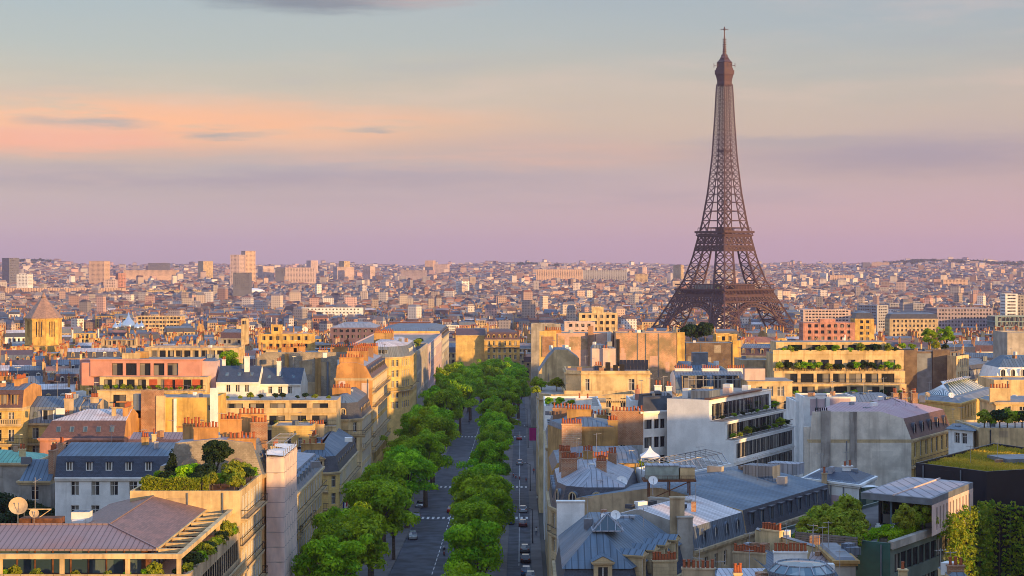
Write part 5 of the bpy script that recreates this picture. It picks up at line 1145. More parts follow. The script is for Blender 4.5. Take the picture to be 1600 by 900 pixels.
house('balcony_house', 'yellow house with plum brown mansard and stone balustrade at the picture edge', 'apartment building', re_, 24.2, wall='paleyellow', party='orange', fc={0: dict(bay=2.3, w=1.15, n=4, h=2.2)}, roof=[([1.0, 0, 1, 0], 3.2, 'slatebrown'), ([6, 0, 6, 0], .8, 'zincblue')], dorm=((0, 4, 1.3, 2.0, 1.2, .4, .15, 'slatebrown', 'ochre', 'box'),), balc=((0, 21.2, dict(style='stone', d=.9)), (0, 17.6, dict(d=.8))), chim=(((gx(33, 333), 333, 24), (.9, 6, 5), dict(pots=9, wall='orange')), ((gx(6, 334), 334, 27), (3, .8, 2.4), dict(pots=5, wall='orange'))), lm='plum mansard house')
Y = 330.; rz_ = [P2(36, Y), P2(122, Y), (gx(122, Y), 343), (gx(36, Y), 343)]
house('dormer_house', 'yellow house with grey zinc mansard and one wide white dormer', 'apartment building', rz_, 21.0, wall='paleyellow', party='beige', fc={0: dict(bay=2.8, w=1.2, n=3)}, roof=[([1.2, 0, 1.2, 0], 2.9, 'zinc'), ([6.4, 0, 6.4, 0], 1.7, 'zincblue')], dorm=((0, 1, 2.1, 2.0, 1.6, .4, .2, 'zinc', 'whitepaint', 'box', 3.6, 5.6), (0, 2, .8, 1.1, (1.2, 2.9), 1.1, .45, 'x', 'x', 'sky', 0, 8.4)), balc=((0, 17.3, dict(d=.6)),),
      chim=(((gx(106, 330), 330.8, 21), (1.6, .8, 4.4), dict(pots=4, wall='beige')), ((gx(148, 334), 334, 20), (1.4, .8, 5.4), dict(pots=4, wall='beige')), ((gx(104, 328), 328.6, 20.6), (.8, .5, 2.2), dict(pots=2, wall='brick'))), lm='wide white dormer')
house('small_zinc_house', 'small zinc mansard house with white dormer between the chimneys', 'house', [P2(123, 331), P2(150, 331), (gx(150, 331), 342), (gx(123, 331), 342)], 21.3, wall='beige', fc={0: dict(n=2)}, roof=[([1., 0, 1, 0], 2.8, 'zinc'), ([5.4, 0, 5.4, 0], 1.0, 'zincblue')], dorm=((0, 1, 1.5, 1.7, 1.4, .5, .2, 'zinc', 'whitepaint', 'box'),))
Y = 285.; house('copper_roof_house', 'low house with verdigris green copper roof by the dark courtyard trees', 'house', [P2(-40, Y), P2(47, Y), (gx(47, Y), 297), (gx(-40, Y), 297)], 18.6, wall='grey', roof=[([.6, .6, .6, 0], .3, 'copper'), ([5.8, 5.8, 5.8, 0], 1.2, 'copper')], chim=(((gx(35, 288), 288, 18.8), (.9, .7, 1.6), dict(pots=2, wall='cream')),), lm='green copper roof')
Y = 274.; house('blue_zinc_house', 'little house with blue zinc gable roof in front of the green copper roof', 'house', [P2(30, Y), P2(79, Y), (gx(79, Y), 284), (gx(30, Y), 284)], 17.0, wall='grey', party='grey', fc={0: dict(n=2)}, roof=[([4.8, 0, 4.8, 0.6], 2.8, 'zincblue')], chim=(((gx(81, 276), 277, 17), (.8, 3, 4.4), dict(pots=4, wall='brick')),))
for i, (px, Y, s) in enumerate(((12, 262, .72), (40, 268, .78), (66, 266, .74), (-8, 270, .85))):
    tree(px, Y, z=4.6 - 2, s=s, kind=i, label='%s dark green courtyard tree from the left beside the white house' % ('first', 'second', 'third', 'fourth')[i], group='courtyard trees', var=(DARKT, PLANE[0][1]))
# ================================================================== further along the left of the avenue
Y0 = 540.
house('round_yellow_building', 'yellow building with rounded corner, dark zinc mansard and black balcony beyond the tall golden one', 'apartment building', [(gx(585, Y0), Y0), (-37.5, Y0), (-34, 544), (lx(552), 552), (lx(585), 585), (gx(585, Y0), 585)], 22.6, wall='paleyellow',
      fc={0: dict(bay=2.6, n=5), 1: dict(bay=1.8, n=5, marg=.1), 2: dict(bay=1.8, n=5, marg=.1), 3: dict(bay=2.6, n=5)}, roof=[([1, 1, 1, 1, 0, 0], 3.2, 'zinc'), ([5, 5, 5, 5, 0, 0], 1.4, 'zincstain')], dorm=((0, 3, 1.2, 1.7, 1, .5, .3, 'zinc', 'frame', 'box'), (3, 8, 1.2, 1.7, 1, .5, .3, 'zinc', 'frame', 'box')),
      balc=((0, 12.3, dict(d=.8)), (1, 12.3, dict(d=.8)), (2, 12.3, dict(d=.8)), (3, 12.3, dict(d=.8))), chim=(((-41, 565, 24), (6, .9, 5), dict(pots=9, wall='ochre')), ((-42, 584, 24), (6, .9, 5), dict(pots=9, wall='orange'))), lm='yellow building with the rounded corner')
FIN = dict(cols=None, rows=None)
def fin(L, z1, z0_=0): return dict(cols=cols_for(L, 1.6, .85, .2), rows=[(z1 - 1.5 - k * 6.4 - 5.4, z1 - 1.5 - k * 6.4) for k in range(4)], dep=.05, win=None)
house('office_building', 'grey stone office building with tall narrow vertical fins and a planted flat roof', 'office building', [(-56, 588), (lx(588), 588), (lx(655), 655), (-56, 655)], 22.2, wall='concrete', fc={1: fin(67, 22.2)}, deckm='tar', lm='grey finned office building')
for i in range(7): bush(lx(600) - 2.2, 592 + i * 8.5, 21.6, 1.5, i, '%s shrub along the roof edge of the grey finned office building' % (ORD[i] if i == 0 else ORD[i] + ' nearest'), 'shrubs on the grey office roof')
house('pink_office_building', 'pinkish stone building with long rows of narrow windows beyond the grey finned office', 'office building', [(-60, 660), (lx(660), 660), (lx(770), 770), (-60, 770)], 21.4, wall='mauve', fc={1: dict(bay=2.2, w=1.2, h=2.6, n=6, dep=.06), 0: dict(n=4)}, deckm='gravel')
house('grey_avenue_building', 'weathered grey stone building with slate mansard near the far end of the avenue', 'apartment building', [(-60, 775), (lx(775), 775), (lx(850), 850), (-60, 850)], 19.0, wall='grey', fc={1: dict(bay=2.4, n=6, dep=.06), 0: dict(n=4)}, roof=[([0, 1.2, 0, 1], 3.2, 'slate'), ([4, 6, 4, 6], 1.2, 'zinc')], dorm=((1, 14, 1.2, 1.8, 1, .5, .3, 'slate', 'cream', 'gable'),), party='paleyellow')
house('yellow_gable_building', 'big blank pale yellow gable wall left of the golden corner building', 'apartment building', [P2(712, 905), P2(758, 905), (gx(758, 905), 925), (gx(712, 905), 925)], 15.5, wall='paleyellow', roof=[([6, 0, 6, 0], 3, 'slatebrown')], party='paleyellow')
house('golden_corner_building', 'golden stone building with brown mansard facing down the avenue from its far end', 'apartment building', [P2(757, 900), P2(812, 900), (gx(812, 900), 922), (gx(757, 900), 922)], 13.4, wall='yellow', party='ochre', fc={0: dict(bay=2.7, w=1.25, n=6, fh=3.5, h=2.3), 1: dict(n=5)}, roof=[([1.2, 1.2, 1, 1.2], 3.6, 'slatebrown'), ([6, 6, 6, 6], 1.4, 'slatebrown')],
      dorm=((0, 6, 1.3, 1.8, 1.2, .5, .3, 'slatebrown', 'yellow', 'gable'),), balc=((0, 9.6, dict(d=.8)), (0, 2.6, dict(d=.8))), chim=(((gx(762, 905), 906, 15), (1, 4, 6), dict(pots=6, wall='ochre')), ((gx(809, 905), 906, 15), (1, 4, 6), dict(pots=6, wall='brick'))), lm='golden building at the end of the avenue')

# ================================================================== right foreground
def tri_skylight(t, c, hx, hy, h, n=4):
    mb = MB(); x, y, z = c; P = [(x - hx, y - hy, z), (x + hx, y - hy, z), (x + hx, y + hy, z), (x - hx, y + hy, z)]; A = (x, y, z + h)
    for i in range(4): mb.poly([P[i], P[(i + 1) % 4], A], 'glassblue')
    for i in range(4):
        mb.bar(P[i], A, .14, 'zinclight'); mb.bar(P[i], P[(i + 1) % 4], .14, 'zinclight')
        for k in range(1, n):
            q = [P[i][j] + (P[(i + 1) % 4][j] - P[i][j]) * k / n for j in range(3)]; f = 1 - abs(2 * k / n - 1); e = [A[j] + ((P[i][j] if k < n / 2 else P[(i + 1) % 4][j]) - A[j]) * (1 - f) for j in range(3)]; mb.bar(q, e, .08, 'zinclight')
    return mb.build('glass_pyramid', t)
e1 = [(5.1, 193), (13.3, 193), (20.6, 210.6), (9.6, 217.4), (5.3, 217.4)]
t = house('corner_roof_building', 'corner building with big blue zinc hipped roof, glass pyramid skylight and stone dormers', 'apartment building', e1, 14.0, wall='stone', fc={0: dict(bay=2.6, n=4), 1: dict(bay=2.6, n=4), 4: dict(bay=2.4, n=5)}, roof=[([.7, .7, 0, .7, .7], 3.0, 'slateblue'), ([.35, .35, 0, .35, .35], .12, 'zincblue'), ([5.2, 5.0, 3.0, 4.6, 4.0], 3.5, 'zincblue')],
          dorm=((0, 1, 2.0, 2.6, 2.6, 1.1, -.1, 'zincblue', 'stone', 'stone', 3.2, 6.4), (1, 4, 1.5, 2.4, 2.6, 1.7, -.05, 'zincblue', 'stone', 'stone', .8, 17)), party='white',
          chim=(((gx(1058, 212), 212, 15), (1.7, .9, 7.4), dict(pots=0, wall='beige')), ((gx(1069, 212), 211.2, 15), (1.8, 1.0, 5.2), dict(pots=0, wall='concrete')), ((7.2, 217.9, 12), (3.4, .8, 9.2), dict(pots=0, wall='white')), ((16.9, 196.8, 8), (2.7, .8, 9.4), dict(pots=8, wall='stone', ang=R(8)))), lm='blue roof with the glass pyramid')
tri_skylight(t, (10.7, 199.2, 20.62), 1.7, 1.6, 1.7)
dish(11.9, 204.5, 20.7, .58, R(-80), 'larger white satellite dish above the glass pyramid skylight', .5, 'whitepaint'); dish(10.5, 204.2, 20.7, .32, R(-80), 'tiny satellite dish left of the larger one above the glass pyramid', .5, 'whitepaint')
box_part(t, 'roof_hatch', (13.4, 208, 20.64), (2.0, 1.0, .25), 'zinclight')
# stained pink roof and the blue roofs in line behind it
AN = math.degrees(math.atan2(13.6, 7.9))
s1 = orect((21.7, 210.8), AN, 15.7, 14)
t = house('stained_roof_building', 'building with flat pink-white stained metal roof and four round-topped dark dormers', 'apartment building', s1, 16.3, wall='beige', party='concrete', fc={0: dict(bay=2.9, w=1.0, h=1.9, n=3, top=1.2)}, roof=[([.5, 0, .5, 0], 2.7, 'zincdark'), ([7, 0, 6.4, 0], 1.7, 'zincstain')], cornice='beige',
      dorm=((0, 4, 1.15, 1.9, .8, .35, .12, 'zincdark', 'zincdark', 'arch', 1.4, 15.2),), chim=(((20.0, 224.6, 17), (5.6, .7, 3.6), dict(pots=0, wall='concrete', ang=R(AN + 90))),), lm='stained pink-white roof')
for (x, y, wd, d) in ((17.5, 222.5, 1.6, .8), (21, 219, 1.4, .7), (14.6, 219.5, .9, .9)): box_part(t, 'roof_hatch', (x, y, 20.2), (wd, d, .5), 'tar', R(AN))
mb = MB()
cx_, cy2 = gx(1045, 229), 229.
for dx in (-2.6, 0, 2.6):
    for dy in (-1.2, 1.2): mb.bar((cx_ + dx, cy2 + dy, 20.2), (cx_ + dx, cy2 + dy, 22.6), .16, 'rust')
mb.prism([(cx_ - 3.4, cy2 - 1.6), (cx_ + 3.4, cy2 - 1.6), (cx_ + 3.4, cy2 + 1.6), (cx_ - 3.4, cy2 + 1.6)], 22.5, 22.75, 'rust'); mb.bar((cx_ - 2.6, cy2 - 1.2, 20.2), (cx_ + 2.6, cy2 - 1.2, 22.5), .12, 'rust'); railing(mb, (cx_ - 3.3, cy2 - 1.5), (cx_ + 3.3, cy2 - 1.5), 22.75, .5, .6, 'rust')
t = thing('plant_platform', 'rusty steel roof platform holding two grey-green machine cabinets', 'platform', (cx_, cy2, 20.2)); mb.build('frame', t)
t = thing('machine_cabinet', 'long grey-green ventilation cabinet on the rusty roof platform', 'ventilation unit', (cx_ - .9, cy2, 22.75)); box_part(t, 'body', (cx_ - .9, cy2, 22.76), (4.2, 2.2, 1.7), 'vent'); box_part(t, 'lid', (cx_ - .9, cy2, 24.462), (4.4, 2.4, .12), 'zinclight')
t = thing('machine_cabinet', 'short cream ventilation cabinet at the right end of the rusty roof platform', 'ventilation unit', (cx_ + 2.3, cy2, 22.75)); box_part(t, 'body', (cx_ + 2.3, cy2, 22.76), (1.9, 2.0, 1.5), 'cream'); box_part(t, 'lid', (cx_ + 2.3, cy2, 24.262), (2.1, 2.2, .12), 'zinclight')
dish(gx(1020, 226), 226, 21, .6, R(-85), 'pale satellite dish left of the rusty roof platform', 1.6, 'whitepaint')
s2 = orect((29.75, 224.5), AN, 31, 25)
t = house('blue_roof_building', 'long building with broad pale blue zinc roof and row of box dormers', 'apartment building', s2, 16.3, wall='beige', party='beige', fc={0: dict(bay=3.2, w=1.0, h=1.9, n=3, top=1.2)}, roof=[([.6, 0, .5, 0], 2.9, 'slate'), ([12, 0, 12, 0], 2.1, 'zincblue')], cornice='beige', dorm=((0, 9, 1.35, 2.0, .9, .4, .1, 'slate', 'zincdark', 'box'),), lm='broad blue zinc roof')
for (px, Y, wd, d, h, m_) in ((1190, 250, 4.4, 3, 2.6, 'zincdark'), (1228, 262, 4.6, 3, 1.6, 'zinclight'), (1205, 248, 1.6, 1.2, .9, 'zinclight'), (1222, 246, 1.2, 1.0, 1.4, 'steel'), (1145, 246, 1.6, 1.2, .7, 'whitepaint'), (1118, 250, 2.2, .9, 2.4, 'concrete')): box_part(t, 'roof_vent', (gx(px, Y), Y, 19.6), (wd, d, h), m_, R(AN - 90))
# cream courtyard wall and the chimneyed party walls in front
house('courtyard_building', 'long cream courtyard wall with terracotta pots in front of the blue roof dormers', 'building', [P2(1180, 210), P2(1308, 192), (gx(1308, 192) + .3, 193.2), (gx(1180, 210) + .3, 211.2)], 18.9, wall='cream', roof=[([-.1, .1, -.1, .1], .12, 'lead')], cornice=None, chim=(((gx(1207, 204), 204.6, 16), (2.7, .7, 3.6), dict(pots=7, wall='cream', ang=R(-45))), ), lm='cream courtyard wall')
box_part(t, 'flue', (gx(1222, 203), 202.4, 8), (.45, .35, 10.6), 'ochre')
house('party_wall_house', 'low house with stone party wall carrying a long row of clay pots', 'house', [P2(1148, 199), P2(1198, 196), (gx(1198, 196) + 4, 203), (gx(1148, 199) + 4, 206)], 16.6, wall='beige', roof=[([0, 2, 3, 2], 1.2, 'zinc')], cornice=None, chim=(((gx(1172, 197.5), 197.9, 13), (3.6, .75, 5.1), dict(pots=11, wall='beige', ang=R(-42) * 0 - .4)),))
house('party_wall_house', 'lower house with weathered wall and six clay pots beside the stone dormers', 'house', [P2(1062, 190), P2(1117, 189), (gx(1117, 189) + 4, 199), (gx(1062, 190) + 4, 200)], 15.6, wall='beige', roof=[([0, 2, 3, 2], 1.0, 'zincblue')], cornice=None, chim=(((gx(1092, 188.6), 189.2, 13), (3.5, .75, 4.8), dict(pots=7, wall='beige', ang=-.12)),))
t = house('striped_roof_house', 'foreground house with large pale zinc striped roof between the chimney walls', 'house', [P2(1064, 168), P2(1215, 168), (gx(1215, 168) + 3, 187), (gx(1064, 168) + 6, 187)], 16.6, wall='beige', roof=[([.3, .3, .3, .3], .2, 'zinc'), ([5, 6, 9, 6], 3.0, 'zincstripe')], cornice=None, chim=(((gx(1160, 163), 166.5, 14), (.7, .7, 7.2), dict(pots=3, wall='cream')), ((gx(1235, 184), 184, 15), (3.4, .7, 5.4), dict(pots=9, wall='white', ang=-.05))), lm='striped zinc roof')
t = thing('glass_drum', 'dark zinc drum with flat faceted glass top in the right foreground', 'roof lantern', (gx(1252, 171), 171, 14)); mb = MB(); c = (gx(1252, 171), 171, 14)
mb.lathe(c, [(3.1, 0), (3.1, 6.5), (3.25, 6.55), (3.25, 6.8)], 'zincdark', 28); mb.build('drum', t); mb = MB(); mb.lathe(c, [(3.15, 6.81), (2.4, 7.45), (.1, 7.6)], 'glassroof', 14); mb.build('glass_top', t); mb = MB()
for i in range(14):
    a = 6.2832 * i / 14; mb.bar((c[0] + 3.15 * math.cos(a), c[1] + 3.15 * math.sin(a), c[2] + 6.85), (c[0] + 2.4 * math.cos(a), c[1] + 2.4 * math.sin(a), c[2] + 7.5), .1, 'zinclight'); b_ = 6.2832 * (i + 1) / 14; mb.bar((c[0] + 2.4 * math.cos(a), c[1] + 2.4 * math.sin(a), c[2] + 7.5), (c[0] + 2.4 * math.cos(b_), c[1] + 2.4 * math.sin(b_), c[2] + 7.5), .1, 'zinclight')
mb.build('glazing_bars', t)
house('brown_roof_house', 'small house with brown and grey patched metal roof right of the clay pot wall', 'house', [P2(1258, 188), P2(1300, 186), (gx(1300, 186) + 2, 194), (gx(1258, 188) + 2, 196)], 17.8, wall='concrete', roof=[([3.4, .3, 3.4, .3], 1.4, 'zincrust')], cornice=None)
house('concrete_house', 'plain concrete blocky house between the glass drum and the teal panels', 'house', [P2(1306, 184), P2(1337, 184), (gx(1337, 184), 194), (gx(1306, 184), 194)], 19.6, wall='concrete', roof=[([.2, .2, .2, .2], .3, 'lead')], cornice='ochre')
house('small_turret_house', 'little cream turret house at the bottom right of the glass drum', 'house', [P2(1296, 172), P2(1312, 172), (gx(1312, 172), 176), (gx(1296, 172), 176)], 19.9, wall='cream', fc={0: dict(cols=[(.25, .75)], rows=[(17.6, 19.2)])}, roof=[([.3, .3, .3, .3], .5, 'zincblue')], cornice=None)
# round zinc cone building
e4 = [(9.5, 239.2), (16, 239.2), (19, 262), (5.4, 262), (5.4, 246), (6.6, 241.5)]
house('cone_roof_building', 'rounded corner building with pale zinc cone roof and arched stone dormers', 'apartment building', e4, 16.9, wall='stone', fc={0: dict(n=4), 3: None, 4: dict(bay=2., n=5, marg=.3), 5: dict(bay=1.6, w=1, n=5, marg=.1)}, roof=[([.9, .9, 0, .9, .9, .9], 3.3, 'slate'), ([5.0, 5.0, 4, 4.6, 4.6, 4.8], 2.0, 'zinclight')], dorm=((0, 2, 1.5, 2.2, 1.2, .6, .25, 'zinc', 'stone', 'arch'), (4, 1, 1.4, 2.1, 1.2, .6, .25, 'zinc', 'stone', 'arch'), (5, 1, 1.3, 2.1, 1.2, .6, .25, 'zinc', 'stone', 'arch'), (3, 5, 1.4, 2.1, 1.2, .6, .25, 'zinc', 'stone', 'arch')),
      chim=(((8.0, 248, 19), (2.2, .9, 4.2), dict(pots=6, wall='brick')), ((12.4, 246, 19), (1.4, .9, 4.0), dict(pots=4, wall='brick')), ((7.6, 255.5, 19), (1.6, .9, 4.4), dict(pots=5, wall='brick')), ((11, 257, 19), (1.4, .8, 4.2), dict(pots=4, wall='ochre')), ((14.6, 258, 19), (1.2, .8, 3.8), dict(pots=3, wall='brick'))), balc=((0, 13.4, dict(d=.6)), (4, 13.4, dict(d=.6)), (5, 13.4, dict(d=.6))), lm='zinc cone roof')
dish(gx(950, 243), 243.5, 19.5, .7, R(-90), 'first of two white dishes beside the cone roof', .6, 'whitepaint'); dish(gx(972, 243), 244, 19.6, .8, R(-90), 'second, right-hand dish of two beside the cone roof', .6, 'whitepaint')
house('low_dish_house', 'low grey house under the white dishes beside the cone roof', 'house', [P2(938, 236), P2(984, 236), (gx(984, 236) + 1, 248), (gx(938, 236) + 1, 248)], 18.9, wall='concrete', fc={0: dict(bay=1.6, w=.7, h=1.0, n=1)}, parapet=.2)
house('pot_wall_building', 'ochre wall topped by a long row of red clay pots behind the cone roof', 'apartment building', [(6, 264.5), (19, 264.5), (20, 283), (5.8, 283)], 19.6, wall='ochre', roof=[([0, 0, 0, .8], 1.2, 'slate'), ([5, 1, 5, 5], 1.2, 'zinc')], party='ochre', cornice=None, chim=(((11.2, 264.8, 17), (7.4, .8, 4.5), dict(pots=17, wall='ochre')),), fc={3: dict(n=5)}, lm='long ochre pot wall')
t = house('ochre_block_building', 'blocky ochre rendered building with chimney shoulder and grey zinc roofs behind', 'apartment building', [P2(884, 285), P2(962, 285), (gx(966, 285), 298), (6, 298)], 23.6, wall='ochre', roof=[([0, .3, .5, .3], .8, 'zinc'), ([4, 4, 5, 4], 1.0, 'zincblue')], party='ochre', cornice=None, chim=(((gx(893, 285), 284.6, 12), (3.2, .8, 12.8), dict(pots=8, wall='oldbrick')), ((gx(958, 285), 286, 20), (1.6, .8, 5.2), dict(pots=4, wall='ochre')), ((gx(905, 292), 293, 23), (4, .8, 3.4), dict(pots=9, wall='ochre')), ((gx(980, 300), 300, 20), (5.4, .9, 5.6), dict(pots=9, wall='brick'))), lm='blocky ochre building')
house('zinc_slope_house', 'house with stepped blue zinc slopes squeezed against the avenue pavement', 'house', [(6.0, 299), (17, 299), (18, 330), (6.2, 330)], 19.6, wall='stone', fc={3: dict(AVW)}, roof=[([.6, .6, .6, 1.2], 3.0, 'zincblue'), ([4.6, 4.6, 4.6, 4.6], 1.8, 'zinc')], dorm=((3, 7, 1.2, 1.7, 1.2, .5, .4, 'zinc', 'frame', 'box'),), chim=(((14, 304, 21), (4.6, .8, 3.6), dict(pots=8, wall='ochre')), ((9, 314, 22), (3.6, .8, 3.0), dict(pots=6, wall='brick'))))
t = house('white_block_building', 'plain white rendered block with rooftop planters beside the avenue trees', 'apartment building', [(6.3, 345), (gx(940, 345), 345), (gx(944, 345), 372), (6.6, 372)], 23.0, wall='white', fc={3: dict(AVW)}, parapet=.4, chim=(((gx(912, 345), 345.4, 20), (3.2, .9, 4.4), dict(pots=2, wall='white')),), lm='plain white block')
planters([(6.6, 345.6), (gx(925, 345), 345.6), (gx(925, 345), 350), (6.6, 350)], .4, 22.7, 8, 'on the plain white block by the avenue', .75, seed=8)
# cream building with the round corner
e5 = [(15.5, 398), (gx(1016, 398), 398), (gx(1016, 398), 416), (12.2, 416), (12.2, 401)]
t = house('cream_round_building', 'cream stone building with rounded corner and flat roof cluttered with solar panels', 'apartment building', e5, 26.8, wall='cream', fc={0: dict(cols=[(.9, 1.9), (10.6, 12.0)], rows=[(22.4, 25.0)])}, parapet=.3, deckm='tile', lm='cream round-cornered building', chim=(((gx(935, 408), 408, 26), (1.6, .8, 1.4), dict(pots=3, wall='brick')),))
mb = MB(); mb.prism(inset(e5, -.35), 26.0, 26.3, 'cream'); mb.build('cornice', t)
mb = MB()
for i in range(8): x = gx(968, 405) + i * .82; mb.poly([(x, 404, 26.7), (x + .76, 404, 26.7), (x + .76, 405.0, 28.9), (x, 405.0, 28.9)], 'darkpanel'); mb.poly([(x, 404.06, 26.7), (x, 405.06, 28.9), (x + .76, 405.06, 28.9), (x + .76, 404.06, 26.7)], 'steel'); mb.bar((x, 405, 26.6), (x, 405, 28.9), .06, 'steel')
mb.build('solar_panel', t)
for i, (px, h) in enumerate(((950, 2.0), (962, 1.4), (972, 1.6), (905, 1.0), (940, .8))): box_part(t, 'roof_vent', (gx(px, 402), 402.4, 26.5), (1.1, .9, h), 'iron' if i < 3 else 'brick')
t = house('pink_stack_house', 'pale pink stepped chimney gable rising behind the solar panels', 'house', [P2(925, 424), P2(962, 424), (gx(962, 424), 432), (gx(925, 424), 432)], 26, wall='pink', roof=[([0, 0, 0, 0], 4.6, 'pink'), ([.3, 3.4, .3, .6], .9, 'zinc')], party='pinkpale', cornice=None, chim=(((gx(946, 423), 423.6, 26), (1.2, .8, 4.6), dict(pots=2, wall='pinkpale')),))
t = house('terrace_corner_building', 'lower cream building with bracketed stone cornice and leafy terrace along the avenue', 'apartment building', [(8.5, 386), (27, 386), (27, 397.5), (12, 397.5), (12, 430), (5.9, 430), (5.9, 389)], 22.4, wall='cream', fc={0: dict(bay=3.2, n=5), 5: dict(AVW)}, parapet=.9, chim=())
mb = MB(); mb.prism([(8.2, 385.5), (27.4, 385.5), (27.4, 386), (8.5, 386), (5.9, 389), (5.4, 388.8)], 21.0, 21.4, 'stone')
for i in range(46): mb.box((8.6 + i * .4, 385.72, 20.65), (.18, .4, .34), 'stone')
mb.build('cornice', t)
for i, (px, Y, s, k) in enumerate(((838, 412, 1.5, 0), (846, 410, 1.2, 1), (870, 409, 1.7, 3), (890, 407, 1.2, 2), (838, 393, 1.1, 0))): bush(gx(px, Y), Y, 21.5, s, k, '%s shrub from the left on the leafy cream avenue terrace' % (ORD[i] if i else 'first'), 'shrubs of the leafy avenue terrace', sz=1.5 if px == 890 else 1)
# gabled cream wall and orange party walls
house('gable_wall_building', 'cream blind gable wall with curved slope behind the leafy terrace', 'apartment building', [(6.6, 436), (gx(905, 436), 436), (gx(905, 436), 452), (6.6, 452)], 24.2, wall='cream', roof=[([0, 0, 0, 2.2], 3.4, 'zinc'), ([0, 3, 3, 4], 2.2, 'zincblue')], party='cream', cornice=None)
t = house('orange_wall_building', 'pinkish orange party wall with framed chimney panel and clay pots', 'apartment building', [P2(862, 530), P2(958, 530), (gx(958, 530), 545), (gx(862, 530), 545)], 30.4, wall='pinkwall', parapet=.2, lm='pinkish orange party wall', chim=(((gx(864, 531), 530.8, 24), (5, .9, 7.2), dict(pots=9, wall='orange')),))
box_part(t, 'framed_panel', (gx(856, 529), 529.6, 20), (5, .5, 11), 'paleyellow'); box_part(t, 'chimney_panel', (gx(856, 529), 529.2, 23.4), (3.4, .3, 6), 'brick'); box_part(t, 'flue', (gx(923, 529), 529.4, 18), (1.6, .6, 14.6), 'brick'); box_part(t, 'flue', (gx(952, 529), 529.5, 12), (1.2, .5, 18.6), 'white')
t = house('great_wall_building', 'huge blank weathered orange brick wall below the foot of the tower', 'apartment building', [P2(962, 520), P2(1058, 520), (gx(1058, 520), 534), (gx(962, 520), 534)], 30.9, wall='oldbrick', parapet=.2, lm='huge orange brick wall')
box_part(t, 'pier', (gx(1063.5, 520), 520.6, 8), (2.4, 1.2, 23), 'yellow'); box_part(t, 'flue', (gx(966, 520), 519.8, 14), (.8, .5, 15), 'iron')
t = house('dark_wall_building', 'low dark brown rubble wall with a grey roof box right of the huge orange wall', 'building', [P2(1072, 540), P2(1148, 540), (gx(1148, 540), 552), (gx(1072, 540), 552)], 27.0, wall='rubbledark', parapet=.2)
box_part(t, 'pier', (gx(1151, 540), 540.4, 6), (2.4, 1.2, 21.8), 'yellow')
house('blue_shed_building', 'flat blue zinc roof with a square grey plant room under the dark rubble wall', 'building', [P2(1072, 470), P2(1140, 470), (gx(1146, 470), 500), (gx(1072, 470), 500)], 22.2, wall='grey', roof=[([4, 4, 4, .4], 1.6, 'zincblue')], chim=(((gx(1093, 478), 478, 22.4), (4.2, 3.4, 4.6), dict(pots=0, wall='lead')),))
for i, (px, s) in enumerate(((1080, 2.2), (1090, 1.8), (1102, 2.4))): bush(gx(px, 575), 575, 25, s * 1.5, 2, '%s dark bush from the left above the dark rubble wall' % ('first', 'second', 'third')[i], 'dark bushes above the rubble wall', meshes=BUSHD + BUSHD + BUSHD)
# scaffolded roof and small cream building
t = house('scaffolded_roof_building', 'white ended building with two blue zinc dormer roofs behind light steel scaffolding', 'apartment building', [P2(1056, 405), P2(1164, 405), (gx(1164, 405), 420), (gx(1056, 405), 420)], 21.2, wall='white', party='white', fc={0: dict(n=2)}, roof=[([1.4, 0, 1, 0], 3.6, 'zincblue'), ([7, 0, 7, 0], 1.2, 'zinc')], dorm=((0, 2, 5.6, 2.8, 3, 1.2, .2, 'zincblue', 'beige', 'box'),), chim=tuple(((gx(p, 412), 412, 24), (4, .9, 2.4), dict(pots=8, wall='white')) for p in (1068, 1110, 1150)), lm='scaffolded zinc roof')
t = thing('roof_scaffold', 'light steel scaffolding in front of two blue zinc dormer roofs', 'scaffold', (gx(1115, 403), 403, 12)); mb = MB()
for i in range(9):
    x = gx(1076 + i * 11.5, 403)
    for yy in (402.4, 403.8): mb.bar((x, yy, 12), (x, yy, 25.4), .09, 'steel')
for k in range(5):
    for yy in (402.4, 403.8): mb.bar((gx(1076, 403), yy, 16.5 + k * 2), (gx(1168, 403), yy, 16.5 + k * 2), .08, 'steel')
for i in range(8): mb.bar((gx(1076 + i * 11.5, 403), 402.4, 18.5), (gx(1087.5 + i * 11.5, 403), 402.4, 22.5), .06, 'steel')
mb.build('frame', t); mb = MB()
for k in range(4): mb.box((gx(1122, 403), 403.1, 16.55 + k * 2), (13.2, 1.2, .06), 'wood')
mb.build('walkway', t)
t = house('small_cream_building', 'small cream building with flat setback storey left of the golden terraces', 'apartment building', [P2(1168, 392), P2(1250, 392), (gx(1250, 392), 408), (gx(1168, 392), 408)], 21.4, wall='cream', fc={0: dict(bay=2.9, w=1.3, n=4)}, parapet=.3, balc=((0, 14.4, dict(u0=5, u1=11.4)),), lm='small cream building')
mb = MB(); rr_ = [P2(1168, 394), P2(1238, 394), (gx(1238, 394), 406), (gx(1168, 394), 406)]; q = facade(mb, rr_[0], rr_[1], 21, 24.6, cols_for(9.9, 2.4, 1.5, .3), [(21.4, 23.6)], 'cream', 'glass'); [facade(mb, rr_[i], rr_[(i + 1) % 4], 21, 24.6, [], [], 'cream', 'glass') for i in (1, 2, 3)]; mb.prism(inset(rr_, -.2), 24.601, 24.8, 'stone', 'gravel'); mb.build('setback_storey', t); add_windows(t, q)
box_part(t, 'stair_head', (gx(1178, 398), 398, 24.81), (4.6, 3.4, 2.6), 'pinkpale', 0, 'iron')
